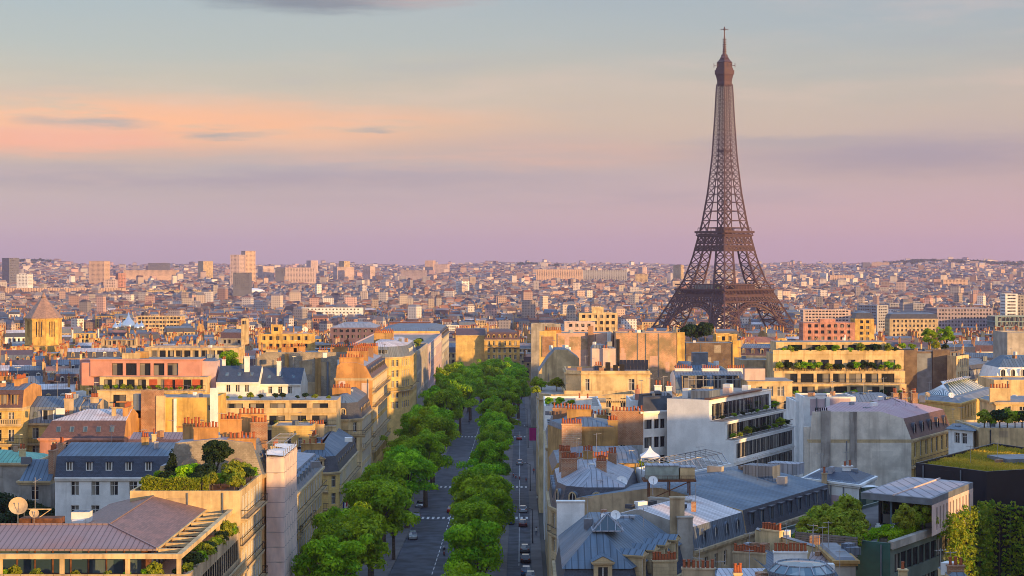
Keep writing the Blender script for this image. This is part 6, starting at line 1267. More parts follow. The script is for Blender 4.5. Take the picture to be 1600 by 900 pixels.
# golden terraces
t, rg_ = terraces('golden_terraces', 'long sunlit golden terraced building overflowing with balcony plants', P2(1212, 436), 0, 32.5, 16, [(14, 17.9, 0, dict(bay=4, w=2.8), None), (18.1, 21.1, 1.5, dict(bay=4, w=3.2), 'iron'), (21.3, 24.2, 3.0, dict(bay=4, w=3.2), 'iron'), (24.4, 28.4, 4.6, dict(bay=3.3, w=1.9, head=1.3), 'iron'), (28.6, 31.2, 6.2, dict(bay=4.5, w=3.6), 'solid', (1, 4))], 'cream', 'golden planted terraces')
planters(rg_, 3.6, 24.3, 16, 'on the upper golden planted terrace', 1.0, seed=21, kinds=(1, 2, 0)); planters(rg_, 5.2, 28.5, 14, 'on the roof terrace of the golden terraces', 1.0, seed=22, kinds=(1, 2, 0)); planters(rg_, .7, 18.1, 9, 'on the lowest golden planted terrace', .9, seed=23, kinds=(2, 1))
house('side_wall_building', 'plain beige side wall with a sloping dark pipe left of the golden terraces', 'building', [P2(1158, 452), P2(1211, 452), (gx(1211, 452), 466), (gx(1158, 452), 466)], 26.4, wall='beige', parapet=.3)
# stone wall block with dark recess
t = house('recess_wall_building', 'grey rubble stone wall with tall dark rendered recess in its middle', 'apartment building', [P2(1402, 446), P2(1492, 446), (gx(1512, 450), 456), (gx(1402, 446), 460)], 28.9, wall='rubbledark', fc={1: dict(bay=2.6, n=3)}, parapet=.3, lm='rubble wall with the dark recess', blank={1: 'cream'})
box_part(t, 'recess_panel', (gx(1444, 446), 445.95, 10), (4.0, .12, 18.4), 'lead'); box_part(t, 'pier', (gx(1418, 446), 445.8, 8), (4.6, .5, 21.2), 'rubbledark'); box_part(t, 'pier', (gx(1470, 446), 445.8, 8), (4.2, .5, 21.2), 'rubbledark')
for i, (px, s, k) in enumerate(((1410, 1.1, 1), (1425, 1.0, 1), (1462, 1.3, 0), (1476, 1.0, 2))): bush(gx(px, 452), 452, 28.6, s, k, '%s shrub from the left on top of the rubble wall with the recess' % (ORD[i] if i else 'first'), 'shrubs above the rubble recess wall')
house('bay_window_building', 'narrow sunlit cream facade with bay windows beside the rubble recess wall', 'apartment building', [P2(1494, 440), P2(1514, 448), (gx(1514, 448) - 1, 455), (gx(1494, 440) - 1, 445)], 28.0, wall='cream', fc={0: dict(bay=1.6, w=.9, n=5, marg=.1)}, parapet=.3)
house('dormer_row_building', 'grey slate mansard with a row of shed dormers right of the bay windows', 'apartment building', [P2(1516, 452), P2(1562, 470), (gx(1562, 470) - 4, 486), (gx(1516, 452) - 4, 468)], 21.5, wall='white', fc={0: dict(bay=2, n=3)}, roof=[([1.2, .8, 1, .8], 3.4, 'slate'), ([5, 5, 5, 5], 1.0, 'zinc')], dorm=((0, 8, 1.1, 1.8, 1.5, .5, .3, 'slate', 'frame', 'box'),), lm='row of shed dormers')
house('arched_dormer_building', 'white building with blue zinc roof and three arched white dormers at the right edge', 'apartment building', [P2(1556, 428), P2(1640, 428), (gx(1640, 428), 444), (gx(1556, 428), 444)], 23.0, wall='white', party='white', roof=[([1.0, 0, 1, 1], 2.8, 'white'), ([6, 0, 6, 4], 2.6, 'zincblue')], dorm=((0, 5, 1.4, 2.2, 1.2, .4, .1, 'white', 'whitepaint', 'arch'),), lm='arched white dormers')
house('pale_wall_building', 'long pale cream blank wall below the arched white dormers', 'building', [P2(1553, 398), P2(1640, 398), (gx(1640, 398), 412), (gx(1553, 398), 412)], 26.0 - 1.2, wall='cream', parapet=.3)
# yellow building with the glass roof
g0 = [P2(1420, 372), P2(1500, 358), (gx(1562, 392), 392), (gx(1490, 405), 405)]
t = house('glass_roof_building', 'pale yellow building with a white ribbed glass roof lantern', 'apartment building', g0, 22.6, wall='paleyellow', fc={1: dict(bay=2.6, w=1.1, h=2.6, n=4, fh=3.6), 0: dict(cols=[(7.4, 9.0)], rows=[(17, 18.4)])}, roof=[(1.4, .8, 'lead')], cornice='paleyellow', balc=((1, 18.0, dict(style='stone', u0=20, u1=40)),), lm='ribbed glass roof')
mb = MB(); q = inset(g0, 3.0); rings_roof(mb, q, 23.45, [(4.2, 2.4, 'glassroof')]); mb.build('glass_lantern', t); mb = MB(); q2 = inset(q, 4.2)
for i in range(4):
    for k in range(13):
        f = k / 12; a = [q[i][j] + (q[(i + 1) % 4][j] - q[i][j]) * f for j in (0, 1)]; b = [q2[i][j] + (q2[(i + 1) % 4][j] - q2[i][j]) * f for j in (0, 1)]; mb.bar((*a, 23.55), (*b, 25.95), .12, 'whitepaint')
mb.build('glazing_bars', t)
dish(gx(1447, 366), 365, 22.8, .6, R(-90), 'left-hand small dish on the front edge of the ribbed glass roof building', .7, 'beige'); dish(gx(1487, 362), 362.4, 22.8, .6, R(-90), 'right-hand small dish on the front edge of the ribbed glass roof building', .8, 'whitepaint')
house('low_annex', 'low white annex with one dark window in front of the ribbed glass roof building', 'building', [P2(1447, 350), P2(1496, 346), (gx(1500, 346), 356), (gx(1447, 350), 360)], 18.6, wall='white', fc={0: dict(cols=[(1.4, 2.8)], rows=[(16.2, 17.4)])}, deckm='tar', parapet=.2)
house('rubble_low_house', 'low house with beige rubble end wall and zinc roof behind the concrete gable', 'house', [P2(1328, 346), P2(1396, 346), (gx(1406, 346), 362), (gx(1328, 346), 362)], 23.4, wall='rubble', roof=[([0, 0, .5, 0], .3, 'rubble'), ([4, 1, 6, 1], 1.2, 'zinc')], party='rubble', cornice=None, chim=tuple(((gx(p, 352), 352, 21), (1.0, 2.2, 4.0), dict(pots=4, wall='brick')) for p in (1398, 1412, 1428)))
house('zinc_ridge_house', 'house with grey zinc ridge roof and skylights left of the ribbed glass roof', 'house', [P2(1396, 334), P2(1424, 334), (gx(1440, 334), 372), (gx(1404, 334), 372)], 19.4, wall='grey', roof=[([.5, 3, .5, .5], 3.2, 'zinc')])
house('pink_metal_roof', 'building with curved pink metal roof directly behind the concrete gable', 'building', [P2(1392, 316), P2(1452, 318), (gx(1462, 318), 336), (gx(1392, 316), 336)], 23.0, wall='grey', roof=[([1, 2, 2, 0], 2.0, 'zincpink'), ([4, 5, 5, 3], .8, 'zincpink')], cornice=None)
# ================================================================== right: white modern block, concrete gable, modern roof garden
t, rg_ = terraces('white_modern_building', 'white modern building with blank white side wall and stepped ribbon window terraces', (36.9, 295), 62.3, 31, 12, [(10.5, 14.0, 0, dict(bay=1.9, w=1.84, dep=.06, sill=.9), None), (14.0, 17.4, 0, dict(bay=1.9, w=1.84, dep=.06, sill=.9), None), (17.6, 21.0, 0, dict(bay=1.9, w=1.84, dep=.06, sill=.5), None), (21.2, 24.0, 1.6, dict(bay=1.9, w=1.84, dep=.06, sill=.1, head=.3), 'iron'), (24.2, 27.6, 4.4, dict(bay=1.9, w=1.84, dep=.06, sill=.1, head=.6), 'iron')], 'whiteclean', 'white stepped modern building', glass='glassgreen', bandm='whiteclean')
planters(rg_, .7, 21.2, 10, 'on the lower terrace of the white stepped modern building', .7, seed=31, kinds=(0, 1, 2)); planters(rg_, 2.8, 24.2, 7, 'on the upper terrace of the white stepped modern building', .6, seed=32, kinds=(1, 2))
mb = MB(); c, s = math.cos(R(62.3)), math.sin(R(62.3)); a0 = (36.9 - s * 4.0, 295 + c * 4.0); mb.prism([a0, (a0[0] + c * 25, a0[1] + s * 25), (a0[0] + c * 25 - s * 1.2, a0[1] + s * 25 + c * 1.2), (a0[0] - s * 1.2, a0[1] + c * 1.2)], 27.82, 28.1, 'rustpanel'); mb.build('roof_edge', t)
for (u, v, sx, sy, h, m_) in ((4, 6.6, 5, 3.4, 1.4, 'zinc'), (10, 8.6, 2, 1.4, 1.5, 'cream'), (14, 6.4, 1.6, 1.2, 1.2, 'pinkpale'), (20, 8.6, 1.6, 1.4, 1.4, 'white'), (24, 6.6, 1.4, 1.2, 1.0, 'white'), (3, 9.6, 1.6, 1, 1.6, 'white')): box_part(t, 'roof_plant', (36.9 + c * u - s * v, 295 + s * u + c * v, 27.81), (sx, sy, h), m_, R(62.3))
house('white_window_wing', 'white wing with three rows of dark square windows left of the blank white wall', 'apartment building', [P2(1004, 300), P2(1052, 304), (gx(1052, 304), 316), (gx(1004, 300), 312)], 25.6, wall='white', party='white', fc={0: dict(cols=[(.4, 2.1), (2.5, 3.7), (3.9, 5.0)], rows=[(22.6, 24.2), (19.4, 21.2), (16.2, 18.0), (13.2, 15)], win='dark', glass='glassblue')}, roof=[([2.2, 0, .3, .3], 2.2, 'tar'), ([6, .2, 6, .4], .3, 'tar')], cornice='white', chim=(((gx(1028, 308), 308, 26), (1.2, .8, 3.4), dict(pots=2, wall='white')), ((gx(1046, 308), 309, 26), (1.0, .8, 3.2), dict(pots=2, wall='white'))))
house('white_pier_building', 'narrow white stair tower left of the white window wing', 'building', [P2(985, 312), P2(1003, 312), (gx(1003, 312), 324), (gx(985, 312), 324)], 26.6, wall='white', fc={0: dict(cols=[(.8, 1.5)], rows=[(23.8, 25.4)])}, parapet=.3, chim=(((gx(996, 316), 316, 26), (.8, .6, 2.2), dict(pots=1, wall='pink')),))
t = house('gazebo_terrace_building', 'pale yellow house with arched windows and a roof terrace', 'house', [P2(985, 264), P2(1048, 262), (gx(1048, 262), 276), (gx(985, 264), 276)], 19.8, wall='paleyellow', fc={0: dict(cols=[(.9, 1.9), (4.2, 5.2)], rows=[(15.0, 17.6)])}, parapet=.3, lm='roof terrace with the white gazebo', blank={3: 'paleyellow'})
mb = MB(); mb.prism(inset(t and [P2(985, 264), P2(1048, 262), (gx(1048, 262), 276), (gx(985, 264), 276)], -.35), 18.6, 18.9, 'stone'); mb.build('cornice', t)
gz0 = (gx(1016, 266), 266.5, 19.5); t = thing('gazebo', 'white pointed gazebo tent on the roof terrace', 'gazebo', gz0); mb = MB()
for dx in (-1.35, 1.35):
    for dy in (-1.35, 1.35): mb.bar((gz0[0] + dx, gz0[1] + dy, gz0[2]), (gz0[0] + dx, gz0[1] + dy, gz0[2] + 2.2), .12, 'whitepaint')
mb.build('posts', t); mb = MB(); mb.lathe((gz0[0], gz0[1], gz0[2] + 2.2), [(2.05, -.25), (2.05, 0), (1.0, .5), (.35, 1.0), (.05, 1.5)], 'whitepaint', 4, R(45)); mb.build('canopy', t)
for i, (px, s) in enumerate(((992, .7), (999, .8), (1038, .8), (1044, .7))): bush(gx(px, 265.5), 265.6, 19.5, s, i, '%s shrub from the left around the white gazebo' % (ORD[i] if i else 'first'), 'shrubs around the gazebo')
t = house('pergola_building', 'low white building with a skeletal metal pergola over its flat roof', 'building', [P2(1036, 250), P2(1143, 268), (gx(1143, 268) - 5, 278), (gx(1036, 250) - 3, 262)], 20.4, wall='white', fc={0: dict(bay=2.9, w=1.1, h=1.4, n=2, top=1.6)}, parapet=.3, deckm='gravel')
a, b = P2(1040, 251.5), P2(1140, 268.5); mb = MB()
for i in range(13):
    f = i / 12; x, y = a[0] + (b[0] - a[0]) * f, a[1] + (b[1] - a[1]) * f; mb.bar((x, y, 20.1), (x - 1.0, y + 1.6, 21.7), .1, 'steel'); mb.bar((x - 1.0, y + 1.6, 21.7), (x - 3, y + 5.5, 21.9), .1, 'steel'); mb.bar((x - 3, y + 5.5, 20), (x - 3, y + 5.5, 21.9), .1, 'steel')
mb.bar((*a, 20.2), (*b, 20.2), .12, 'steel'); mb.bar((a[0] - 1, a[1] + 1.6, 21.7), (b[0] - 1, b[1] + 1.6, 21.7), .12, 'steel'); mb.bar((a[0] - 3, a[1] + 5.5, 21.9), (b[0] - 3, b[1] + 5.5, 21.9), .12, 'steel'); mb.build('pergola', t)
# concrete gable
kr = [P2(1265, 305), P2(1424, 305), (80.5, 325), (62, 331)]
t = house('concrete_gable_building', 'huge blank grey concrete gable with black soot streaks and brown mansard at its right', 'apartment building', kr, 20.4, wall='concretelight', blank={0: 'gablewall'}, fc={1: dict(bay=3.1, w=1.3, h=2.6, n=3, fh=3.6, top=.7, mat='paleyellow')}, roof=[([0, 1.2, .5, .3], 3.6, 'slatebrown'), ([0, 4.5, 4, .4], 1.2, 'zincpink')], party='gablewall', cornice='stone', dorm=((1, 5, 1.5, 2.3, 1.6, .4, .25, 'slate', 'slatebrown', 'arch'),), balc=((1, 15.9, dict(d=.8)),), lm='concrete gable')
box_part(t, 'flue', (gx(1290, 305), 304.85, 10), (1.6, .3, 15.4), 'sootflue'); box_part(t, 'flue', (gx(1333, 305), 304.85, 10), (1.2, .3, 15.2), 'sootflue'); box_part(t, 'side_wall', (gx(1268, 305), 305.4, 6), (2.6, .6, 16.6), 'concretelight')
for i in range(6): mb = MB(); mb.lathe((gx(1275 + i * 3.4, 305), 305.2, 25.2), [(.13, 0), (.11, .7)], 'iron', 6); mb.build('chimney_pot', t)
house('white_back_wall', 'tall plain white wall just behind the left shoulder of the concrete gable', 'building', [P2(1256, 332), P2(1337, 332), (gx(1337, 332), 342), (gx(1256, 332), 342)], 25.8, wall='white', parapet=.3)
house('white_edge_wall', 'narrow white party wall edge left of the tall plain white wall', 'building', [P2(1243, 338), P2(1254, 338), (gx(1254, 338), 350), (gx(1243, 338), 350)], 24.5, wall='white', parapet=.2)
# small white penthouse house
pr_ = [P2(1256, 258), P2(1342, 250), (gx(1372, 258), 260), (gx(1285, 268), 269)]
t = house('small_white_house', 'small white rooftop house with dark flat roof and glazed conservatory', 'house', pr_, 19.4, wall='white', fc={1: dict(cols=[(.5, 3.4)], rows=[(17.2, 19.0)], win='dark')}, roof=[(.4, .2, 'zinc'), ([2.5, 2.5, 2.5, 2.5], .8, 'slateblue')], cornice='white', chim=(((gx(1288, 254), 254, 18), (.7, .6, 2.4), dict(pots=1, wall='beige')), ((gx(1320, 260), 258, 19), (1.4, .7, 2), dict(pots=2, wall='white'))), lm='small white rooftop house')
box_part(t, 'conservatory', (gx(1352, 252), 251.4, 16), (3.0, 2.2, 3.0), 'glassgreen', R(25), 'whitepaint')
house('pavilion_house', 'small white pavilion with blue flat roof beyond the grass roof', 'house', [P2(1482, 300), P2(1520, 296), (gx(1536, 304), 306), (gx(1495, 308), 309)], 22.6, wall='white', fc={0: dict(bay=1.5, w=1.1, h=1.8, n=1, top=.4)}, roof=[(-.5, .15, 'zincblue'), (1.0, .2, 'zincblue')], cornice=None, z0=12)
t = house('bush_wall_building', 'long cream parapet wall topped with round bushes at the right edge', 'building', [P2(1530, 296), P2(1660, 296), (gx(1660, 296), 312), (gx(1530, 296), 312)], 23.2, wall='cream', parapet=.4)
for i, (px, s, k) in enumerate(((1538, 1.5, 0), (1548, 1.2, 1), (1562, 1.7, 2), (1574, 1.6, 0), (1586, 1.5, 1), (1597, 1.6, 2))): bush(gx(px, 300), 300, 22.8, s, k, '%s round bush from the left on the long cream parapet wall' % (ORD[i] if i else 'first'), 'bushes on the cream parapet wall')
house('balcony_tower', 'cream stone house with tall dark window and stacked balconies at the right edge', 'apartment building', [P2(1556, 350), P2(1640, 350), (gx(1640, 350), 362), (gx(1556, 350), 362)], 23.4, wall='cream', fc={0: dict(bay=3, w=1.3, h=2.6, n=4)}, roof=[(1, .5, 'lead')], balc=((0, 15.6, dict(style='stone')),), chim=(((gx(1562, 351), 351, 23), (4, .9, 3), dict(pots=7, wall='cream')),))
house('grey_slab_block', 'grey concrete slab block cut by the right edge above the arched dormers', 'apartment building', [P2(1574, 505), P2(1680, 505), (gx(1680, 505), 520), (gx(1574, 505), 520)], 31.5, wall='concrete', parapet=.4)
# modern building with roof garden
pv = [(43.6, 221.6), (51, 215.4), (60.4, 232.2), (53.2, 238.4)]
mr_ = [(44.3, 207.6), (63.4, 236.4), (50.6, 245), (31.5, 217)]
t = house('modern_garden_building', 'modern dark green building with roof garden and ivy covered glass facade', 'office building', mr_, 17.7, wall='greenpanel', fc={0: dict(cols=cols_for(34.5, 2.0, 1.8, .4), rows=[(14.0, 16.2), (10.2, 12.4), (6.4, 8.6)], win='dark', glass='glassgreen', mat='greenpanel'), 3: None}, parapet=.4, deckm='paving', blank={3: 'tealpanel'}, lm='modern roof garden')
mb = MB(); u = (.55, .835); vN = (-.835, .55)
mb.prism([(44.3 + .3, 207.6 - .25), (63.8, 236.1), (63.2, 236.5), (44.1, 208)], 17.0, 17.9, 'concrete'); mb.build('planter_edge', t)
mb = MB(); mb.prism(pv, 21.1, 21.9, 'lead'); mb.build('pavilion_roof', t); mb = MB(); mb.poly([(*p, 21.92) for p in inset(pv, .35)], 'zincroofp'); mb.bar((47, 218.5, 21.95), (56.8, 235.4, 22.0), .2, 'pinkpale'); mb.build('roof_sheet', t)
mb = MB(); q = facade(mb, pv[1], pv[2], 17.3, 21.1, [(2.0 + i * 1.5, 2.55 + i * 1.5) for i in range(11)], [(17.8, 20.6)], 'pinkpale', 'darkpanel', .3); facade(mb, pv[2], pv[3], 17.3, 21.1, [], [], 'lead', 'glass'); p8 = [(46.8, 226.4), (53.2, 221.2)]; facade(mb, p8[0], p8[1], 17.3, 21.1, [(.4, 3.6), (3.9, 7.6)], [(17.4, 20.8)], 'darkpanel', 'glass', .1); facade(mb, pv[3], p8[0], 17.3, 21.1, [], [], 'lead', 'glass'); mb.build('pavilion', t)
mb = MB(); mb.bar((47.0, 219.8, 17.3), (47.0, 219.8, 21.1), .22, 'zincblue'); mb.build('post', t)
tb = (gx(1383, 219), 219., 17.32); t2 = thing('garden_table', 'white round garden table under the dark pavilion roof', 'table', tb); mb = MB(); mb.lathe(tb, [(.35, 0), (.08, .06), (.08, .7), (.7, .72), (.7, .77)], 'whitepaint', 14); mb.build('table_top', t2)
for i in range(4):
    a = .5 + i * 1.57; cx_, cy2 = tb[0] + 1.1 * math.cos(a), tb[1] + 1.1 * math.sin(a); t3 = thing('garden_chair', 'white garden chair at the round garden table', 'chair', (cx_, cy2, tb[2]), 'chairs at the garden table'); mb = MB(); mb.box((cx_, cy2, tb[2] + .42), (.5, .5, .06), 'whitepaint', a); mb.build('seat', t3)
    mb = MB(); mb.box((cx_ + .24 * math.cos(a), cy2 + .24 * math.sin(a), tb[2] + .482), (.06, .5, .45), 'whitepaint', a); mb.build('backrest', t3)
    for dx, dy in ((-.2, -.2), (.2, -.2), (.2, .2), (-.2, .2)): mb = MB(); mb.bar((cx_ + dx, cy2 + dy, tb[2]), (cx_ + dx, cy2 + dy, tb[2] + .42), .05, 'whitepaint'); mb.build('leg', t3)
GB = [(1262, 214, 1.5, 0), (1275, 217, 1.9, 0), (1290, 213.5, 1.6, 0), (1284, 221, 2.0, 3), (1303, 216, 1.9, 0), (1318, 213, 1.5, 3), (1322, 222, 2.3, 0), (1338, 218, 1.7, 0), (1342, 212.6, 1.4, 0), (1310, 211, 1.2, 0), (1296, 209.5, 1.2, 3), (1254, 212, 1.2, 3)]
for i, (px, Y, s, k) in enumerate(GB): bush(gx(px, Y), Y, 16.7, s, k, '%s big yellow-green shrub of the modern roof garden beside the blue roof' % (ORD[i] if i == 0 else ORD[i] + ' counted'), 'large shrubs of the modern roof garden')
for i, (px, Y, s) in enumerate(((1413, 214.5, 1.55), (1442, 217.5, 1.6))): bush(gx(px, Y), Y, 17.3, s, 0, ('round clipped garden tree nearer the white table' if i == 0 else 'round clipped garden tree nearer the slit-windowed pavilion wall'), 'round trees of the modern roof garden', name='garden_tree', cat='tree', sz=1.25)
hedge('long clipped green hedge along the front edge of the modern roof garden', (44.0, 210.0), (50.6, 220.0), 17.3, 1.3, 1.0, 'leaf'); hedge('lower clipped hedge row behind the long one in the modern roof garden', (41.6, 211.4), (47.2, 219.6), 17.3, 1.0, .8, 'leaf'); hedge('short pale hedge by the slatted fence of the modern roof garden', (38.4, 211.0), (41.4, 209.6), 17.3, .9, .9, 'leaflight')
mb = MB(); t = thing('slatted_fence', 'grey horizontal slatted fence in front of the big yellow-green shrubs', 'fence', (gx(1290, 205), 206, 16)); a, b = (gx(1243, 209.5), 209.5), (gx(1342, 204), 205.)
for k in range(9): mb.bar((*a, 16.6 + k * .26), (*b, 16.6 + k * .26), .2, 'slats')
mb.build('slats', t); mb = MB()
for k in range(6): f = k / 5; x, y = a[0] + (b[0] - a[0]) * f, a[1] + (b[1] - a[1]) * f + .16; mb.bar((x, y, 15), (x, y, 18.9), .12, 'iron')
mb.build('posts', t)
# dark box with grass roof
def grass_roof(ring):
    r = np.random.default_rng(77); x = r.uniform(54, 88, 60000); y = r.uniform(234, 278, 60000); q = inset(ring, .4); k = np.ones(len(x), dtype=bool)
    for i in range(4): a, b = q[i], q[(i + 1) % 4]; k &= ((b[0] - a[0]) * (y - a[1]) - (b[1] - a[1]) * (x - a[0])) > 0
    k &= ~((x > 69) & (x < 80) & (y > 250.5) & (y < 257.5)); x, y = x[k][:26000], y[k][:26000]; n = len(x); h = (.16 + .22 * (np.sin(x * .9) * np.sin(y * .7 + 1) * .5 + .5)) * r.uniform(.5, 1.4, n); z0 = 22.2
    th = r.uniform(0, 6.28, n); w_ = .10; dx, dy = np.cos(th) * w_, np.sin(th) * w_; lean = r.normal(0, .12, (n, 2)); o3 = np.array([70., 255., z0])
    V = np.stack([np.stack([x - dx, y - dy, np.full(n, z0)], 1), np.stack([x + dx, y + dy, np.full(n, z0)], 1), np.stack([x + dx * .5 + lean[:, 0], y + dy * .5 + lean[:, 1], z0 + h], 1), np.stack([x - dx * .5 + lean[:, 0], y - dy * .5 + lean[:, 1], z0 + h], 1)], 1).reshape(-1, 3) - o3
    me = bpy.data.meshes.new('roof_grass'); me.vertices.add(4 * n); me.vertices.foreach_set('co', V.ravel()); me.loops.add(4 * n); me.loops.foreach_set('vertex_index', np.arange(4 * n, dtype=np.int32)); me.polygons.add(n); me.polygons.foreach_set('loop_start', np.arange(0, 4 * n, 4, dtype=np.int32)); me.polygons.foreach_set('loop_total', np.full(n, 4, dtype=np.int32)); me.update()
    me.attributes.new('tone', 'FLOAT', 'FACE').data.foreach_set('value', np.clip(.5 + .4 * np.sin(x * .5 + y * .3) + r.normal(0, .2, n), 0, 1).astype(np.float32)); me.materials.append(M['leafgrass']); o = bpy.data.objects.new('roof_grass', me); COL.objects.link(o); o.location = tuple(o3); tag(o, 'shaggy yellow-green grass covering the roof of the black clad building', 'grass', None, 'stuff')
dk = [(56.5, 248), (63.5, 237.2), (87, 247.5), (75, 276)]
t = house('grass_roof_building', 'black clad building with sunlit yellow grass roof', 'office building', dk, 22.7, wall='darkpanel', parapet=.5, deckm='planter', lm='grass roof'); mb = MB(); mb.prism(inset(dk, .05), 22.702, 22.78, 'pinkpale', None) if 0 else None
mb = MB(); a = inset(dk, 9); mb.prism([(70, 250), (80, 252.6), (79.5, 258), (68.6, 256)], 22.2, 22.95, 'lead'); mb.build('roof_slab', t); grass_roof(dk)
for i, (p, q, zt, zb, nm) in enumerate((((52.5, 219.4), (63.6, 236.1), 18.6, 5, 'left part of the ivy hanging over the modern green facade'), ((63.8, 235.9), (84, 231.5), 18.4, 5, 'ivy curtain on the return wall at the right edge'))):
    L = math.dist(p, q); r = np.random.default_rng(40 + i); lob = []; dx, dy = (q[0] - p[0]) / L, (q[1] - p[1]) / L; nx, ny = dy, -dx
    for u in np.arange(0, L, .55):
        f = u / L; zlo = zb + (9.5 * (1 - min(1, f * 2.4)) if i == 0 else 0) + r.uniform(0, 2.5); z = zt + r.uniform(-.5, .5)
        if r.random() < (.35 if i == 0 and f < .4 else .22): zlo = zt - r.uniform(.8, 3)
        while z > zlo: o_ = r.uniform(.1, .75); lob.append((u * dx + nx * o_, u * dy + ny * o_, z - zb, r.uniform(.22, .62))); z -= r.uniform(.4, .75)
    me = leaf_mesh('ivy', lob, 90, .19, 'leafivy', seed=50 + i); t = thing('ivy', nm, 'ivy', (p[0], p[1], zb)); put(me, 'foliage', t, (p[0], p[1], zb)); mb = MB()
    for k in range(int(L / 3)): mb.bar((p[0] + dx * (k * 3 + 1) + nx * .1, p[1] + dy * (k * 3 + 1) + ny * .1, zb), (p[0] + dx * (k * 3 + 1) + nx * .1, p[1] + dy * (k * 3 + 1) + ny * .1, zt), .08, 'bark')
    mb.build('stem', t)
house('ivy_wall', 'dark return wall behind the ivy at the right edge', 'building', [(63.9, 236.3), (86, 231.6), (86, 233.4), (66.8, 236.2)], 18, wall='darkpanel', parapet=.2, res=False)
house('dark_corner_house', 'small cream chimney house at the bottom right below the ivy', 'house', [P2(1484, 178), P2(1512, 178), (gx(1512, 178), 183), (gx(1484, 178), 183)], 19.0, wall='cream', roof=[(.3, .3, 'zinc')], cornice=None, chim=(((gx(1497, 178), 179, 19), (1.6, .7, .8), dict(pots=3, wall='brick')), ((gx(1414, 178), 179, 12), (.8, .7, 7.4), dict(pots=1, wall='cream'))))
# unseen tall blocks added right of the frame, placed and sized to shade this quarter
house('added_shade_block', 'tall unseen stone block added off the right for shade, nearest the concrete gable', 'apartment building', [(117, 221), (127, 211), (153.5, 237), (143.5, 247)], 38, fc={0: dict(n=4), 3: dict(n=4)}, roof=[(1.2, 3, 'slate')])
for i, (x, y, wd, d, h) in enumerate(((78, 118, 26, 14, 33), (96, 146, 24, 14, 35), (120, 172, 30, 14, 36), (60, 92, 22, 14, 29))):
    house('added_shade_block', 'unseen stone building added off the right for shade, %s from the camera' % ORD[i + 1], 'apartment building', orect((x, y), 55, wd, d), h, fc={0: dict(n=4), 3: dict(n=4)}, roof=[(1.2, 3, 'slate'), (6, 1, 'zinc')])
# ================================================================== middle-distance and far landmarks
def block(label, px0, px1, top, Y, wall='cream', rot=0, depth=None, roof='flat', cat='apartment block', name='apartment_block', bay=3.4, w=1.9, fh=3.2, h=1.7, n=8, rw=None, extra=None, z0=None, glass='glass'):
    """a far building given by its photo columns, the photo row of its top and its distance"""
    x0, x1 = gx(px0, Y), gx(px1, Y); Wd = x1 - x0; D = depth or max(12, min(Wd * .5, 40)); c, s = math.cos(R(rot)), math.sin(R(rot))
    if rot:
        a = abs(s) ; L = max(6, (Wd - D * a) / max(c, .2)) if Wd > D * a + 4 else Wd * .6 / c; D = min(D, Wd * .6 / max(a, .2))
        ring = orect((x0 if rot < 0 else x0 + D * a, Y), rot, L, D)
    else: ring = [(x0, Y), (x1, Y), (x1, Y + D), (x0, Y + D)]
    z1 = gz(top, Y); mx, my = sum(p[0] for p in ring) / 4, sum(p[1] for p in ring) / 4; zb = float(zg(mx, my)) - 1 if z0 is None else z0
    spec = dict(bay=bay, w=w, fh=fh, h=h, n=n, top=.9, win=None, glass=glass, dep=.4)
    t = house(name, label, cat, ring, z1, zb, wall, {0: spec, 1: spec, 3: spec}, roof, parapet=.3, cornice=None); FARRES.append((mx, my, Wd / 2 + 8, D / 2 + 10))
    if rw: box_part(t, 'roof_plant', (mx, my, z1 - .25), (Wd * .3, D * .4, rw), wall)
    return t
MANS = [(1.2, 3.2, 'slate'), (5, 1, 'zinc')]
M['churchroof'] = slate('church roof tiles', (.30, .19, .14), .8, .5)
mk('silver', plain, (.72, .70, .68), .22, .9, .1)
mk('magenta', plain, (.42, .02, .20), .7, 0, .1)
mk('flagblue', plain, (.02, .04, .25), .8); mk('flagred', plain, (.5, .03, .03), .8)
# octagonal church tower
Y = 930.; c = (gx(68, Y), Y, float(zg(-200, Y))); zt, ze, zb = gz(457, Y), gz(497, Y), gz(529, Y)
t = thing('church_tower', 'octagonal yellow stone church tower with steep pointed tiled roof', 'church tower', c); LAND.append((c[0], c[1], 'octagonal church tower')); FARRES.append((c[0], Y, 15, 15)); reserve([(c[0] - 14, Y - 14), (c[0] + 14, Y - 14), (c[0] + 14, Y + 14), (c[0] - 14, Y + 14)])
mb = MB(); ra = 9.4; ring = [(c[0] + ra * math.cos(R(22.5 + 45 * i)), Y + ra * math.sin(R(22.5 + 45 * i))) for i in range(8)]
for i in range(8): facade(mb, ring[i], ring[(i + 1) % 8], zb - 3, ze, [(1.9 + k * 1.25, 2.55 + k * 1.25) for k in range(3)], [(zb + 1.2, ze - 1.6)], 'yellow', 'glass', .5)
mb.build('wall', t); mb = MB(); mb.prism(inset(ring, -.5), ze - .6, ze, 'yellow'); mb.prism(inset(ring, -.5), zb - 3.4, zb - 2.8, 'yellow'); mb.build('cornice', t)
mb = MB(); mb.lathe((c[0], Y, ze), [(10.2, .01), (1.2, zt - ze - 2.6), (1.5, zt - ze - 2.4), (.2, zt - ze)], 'churchroof', 8, R(22.5)); mb.build('roof', t); box_part(t, 'base', (c[0], Y, c[2]), (27, 27, zb - 3.5 - c[2]), 'yellow', 0, 'slate')
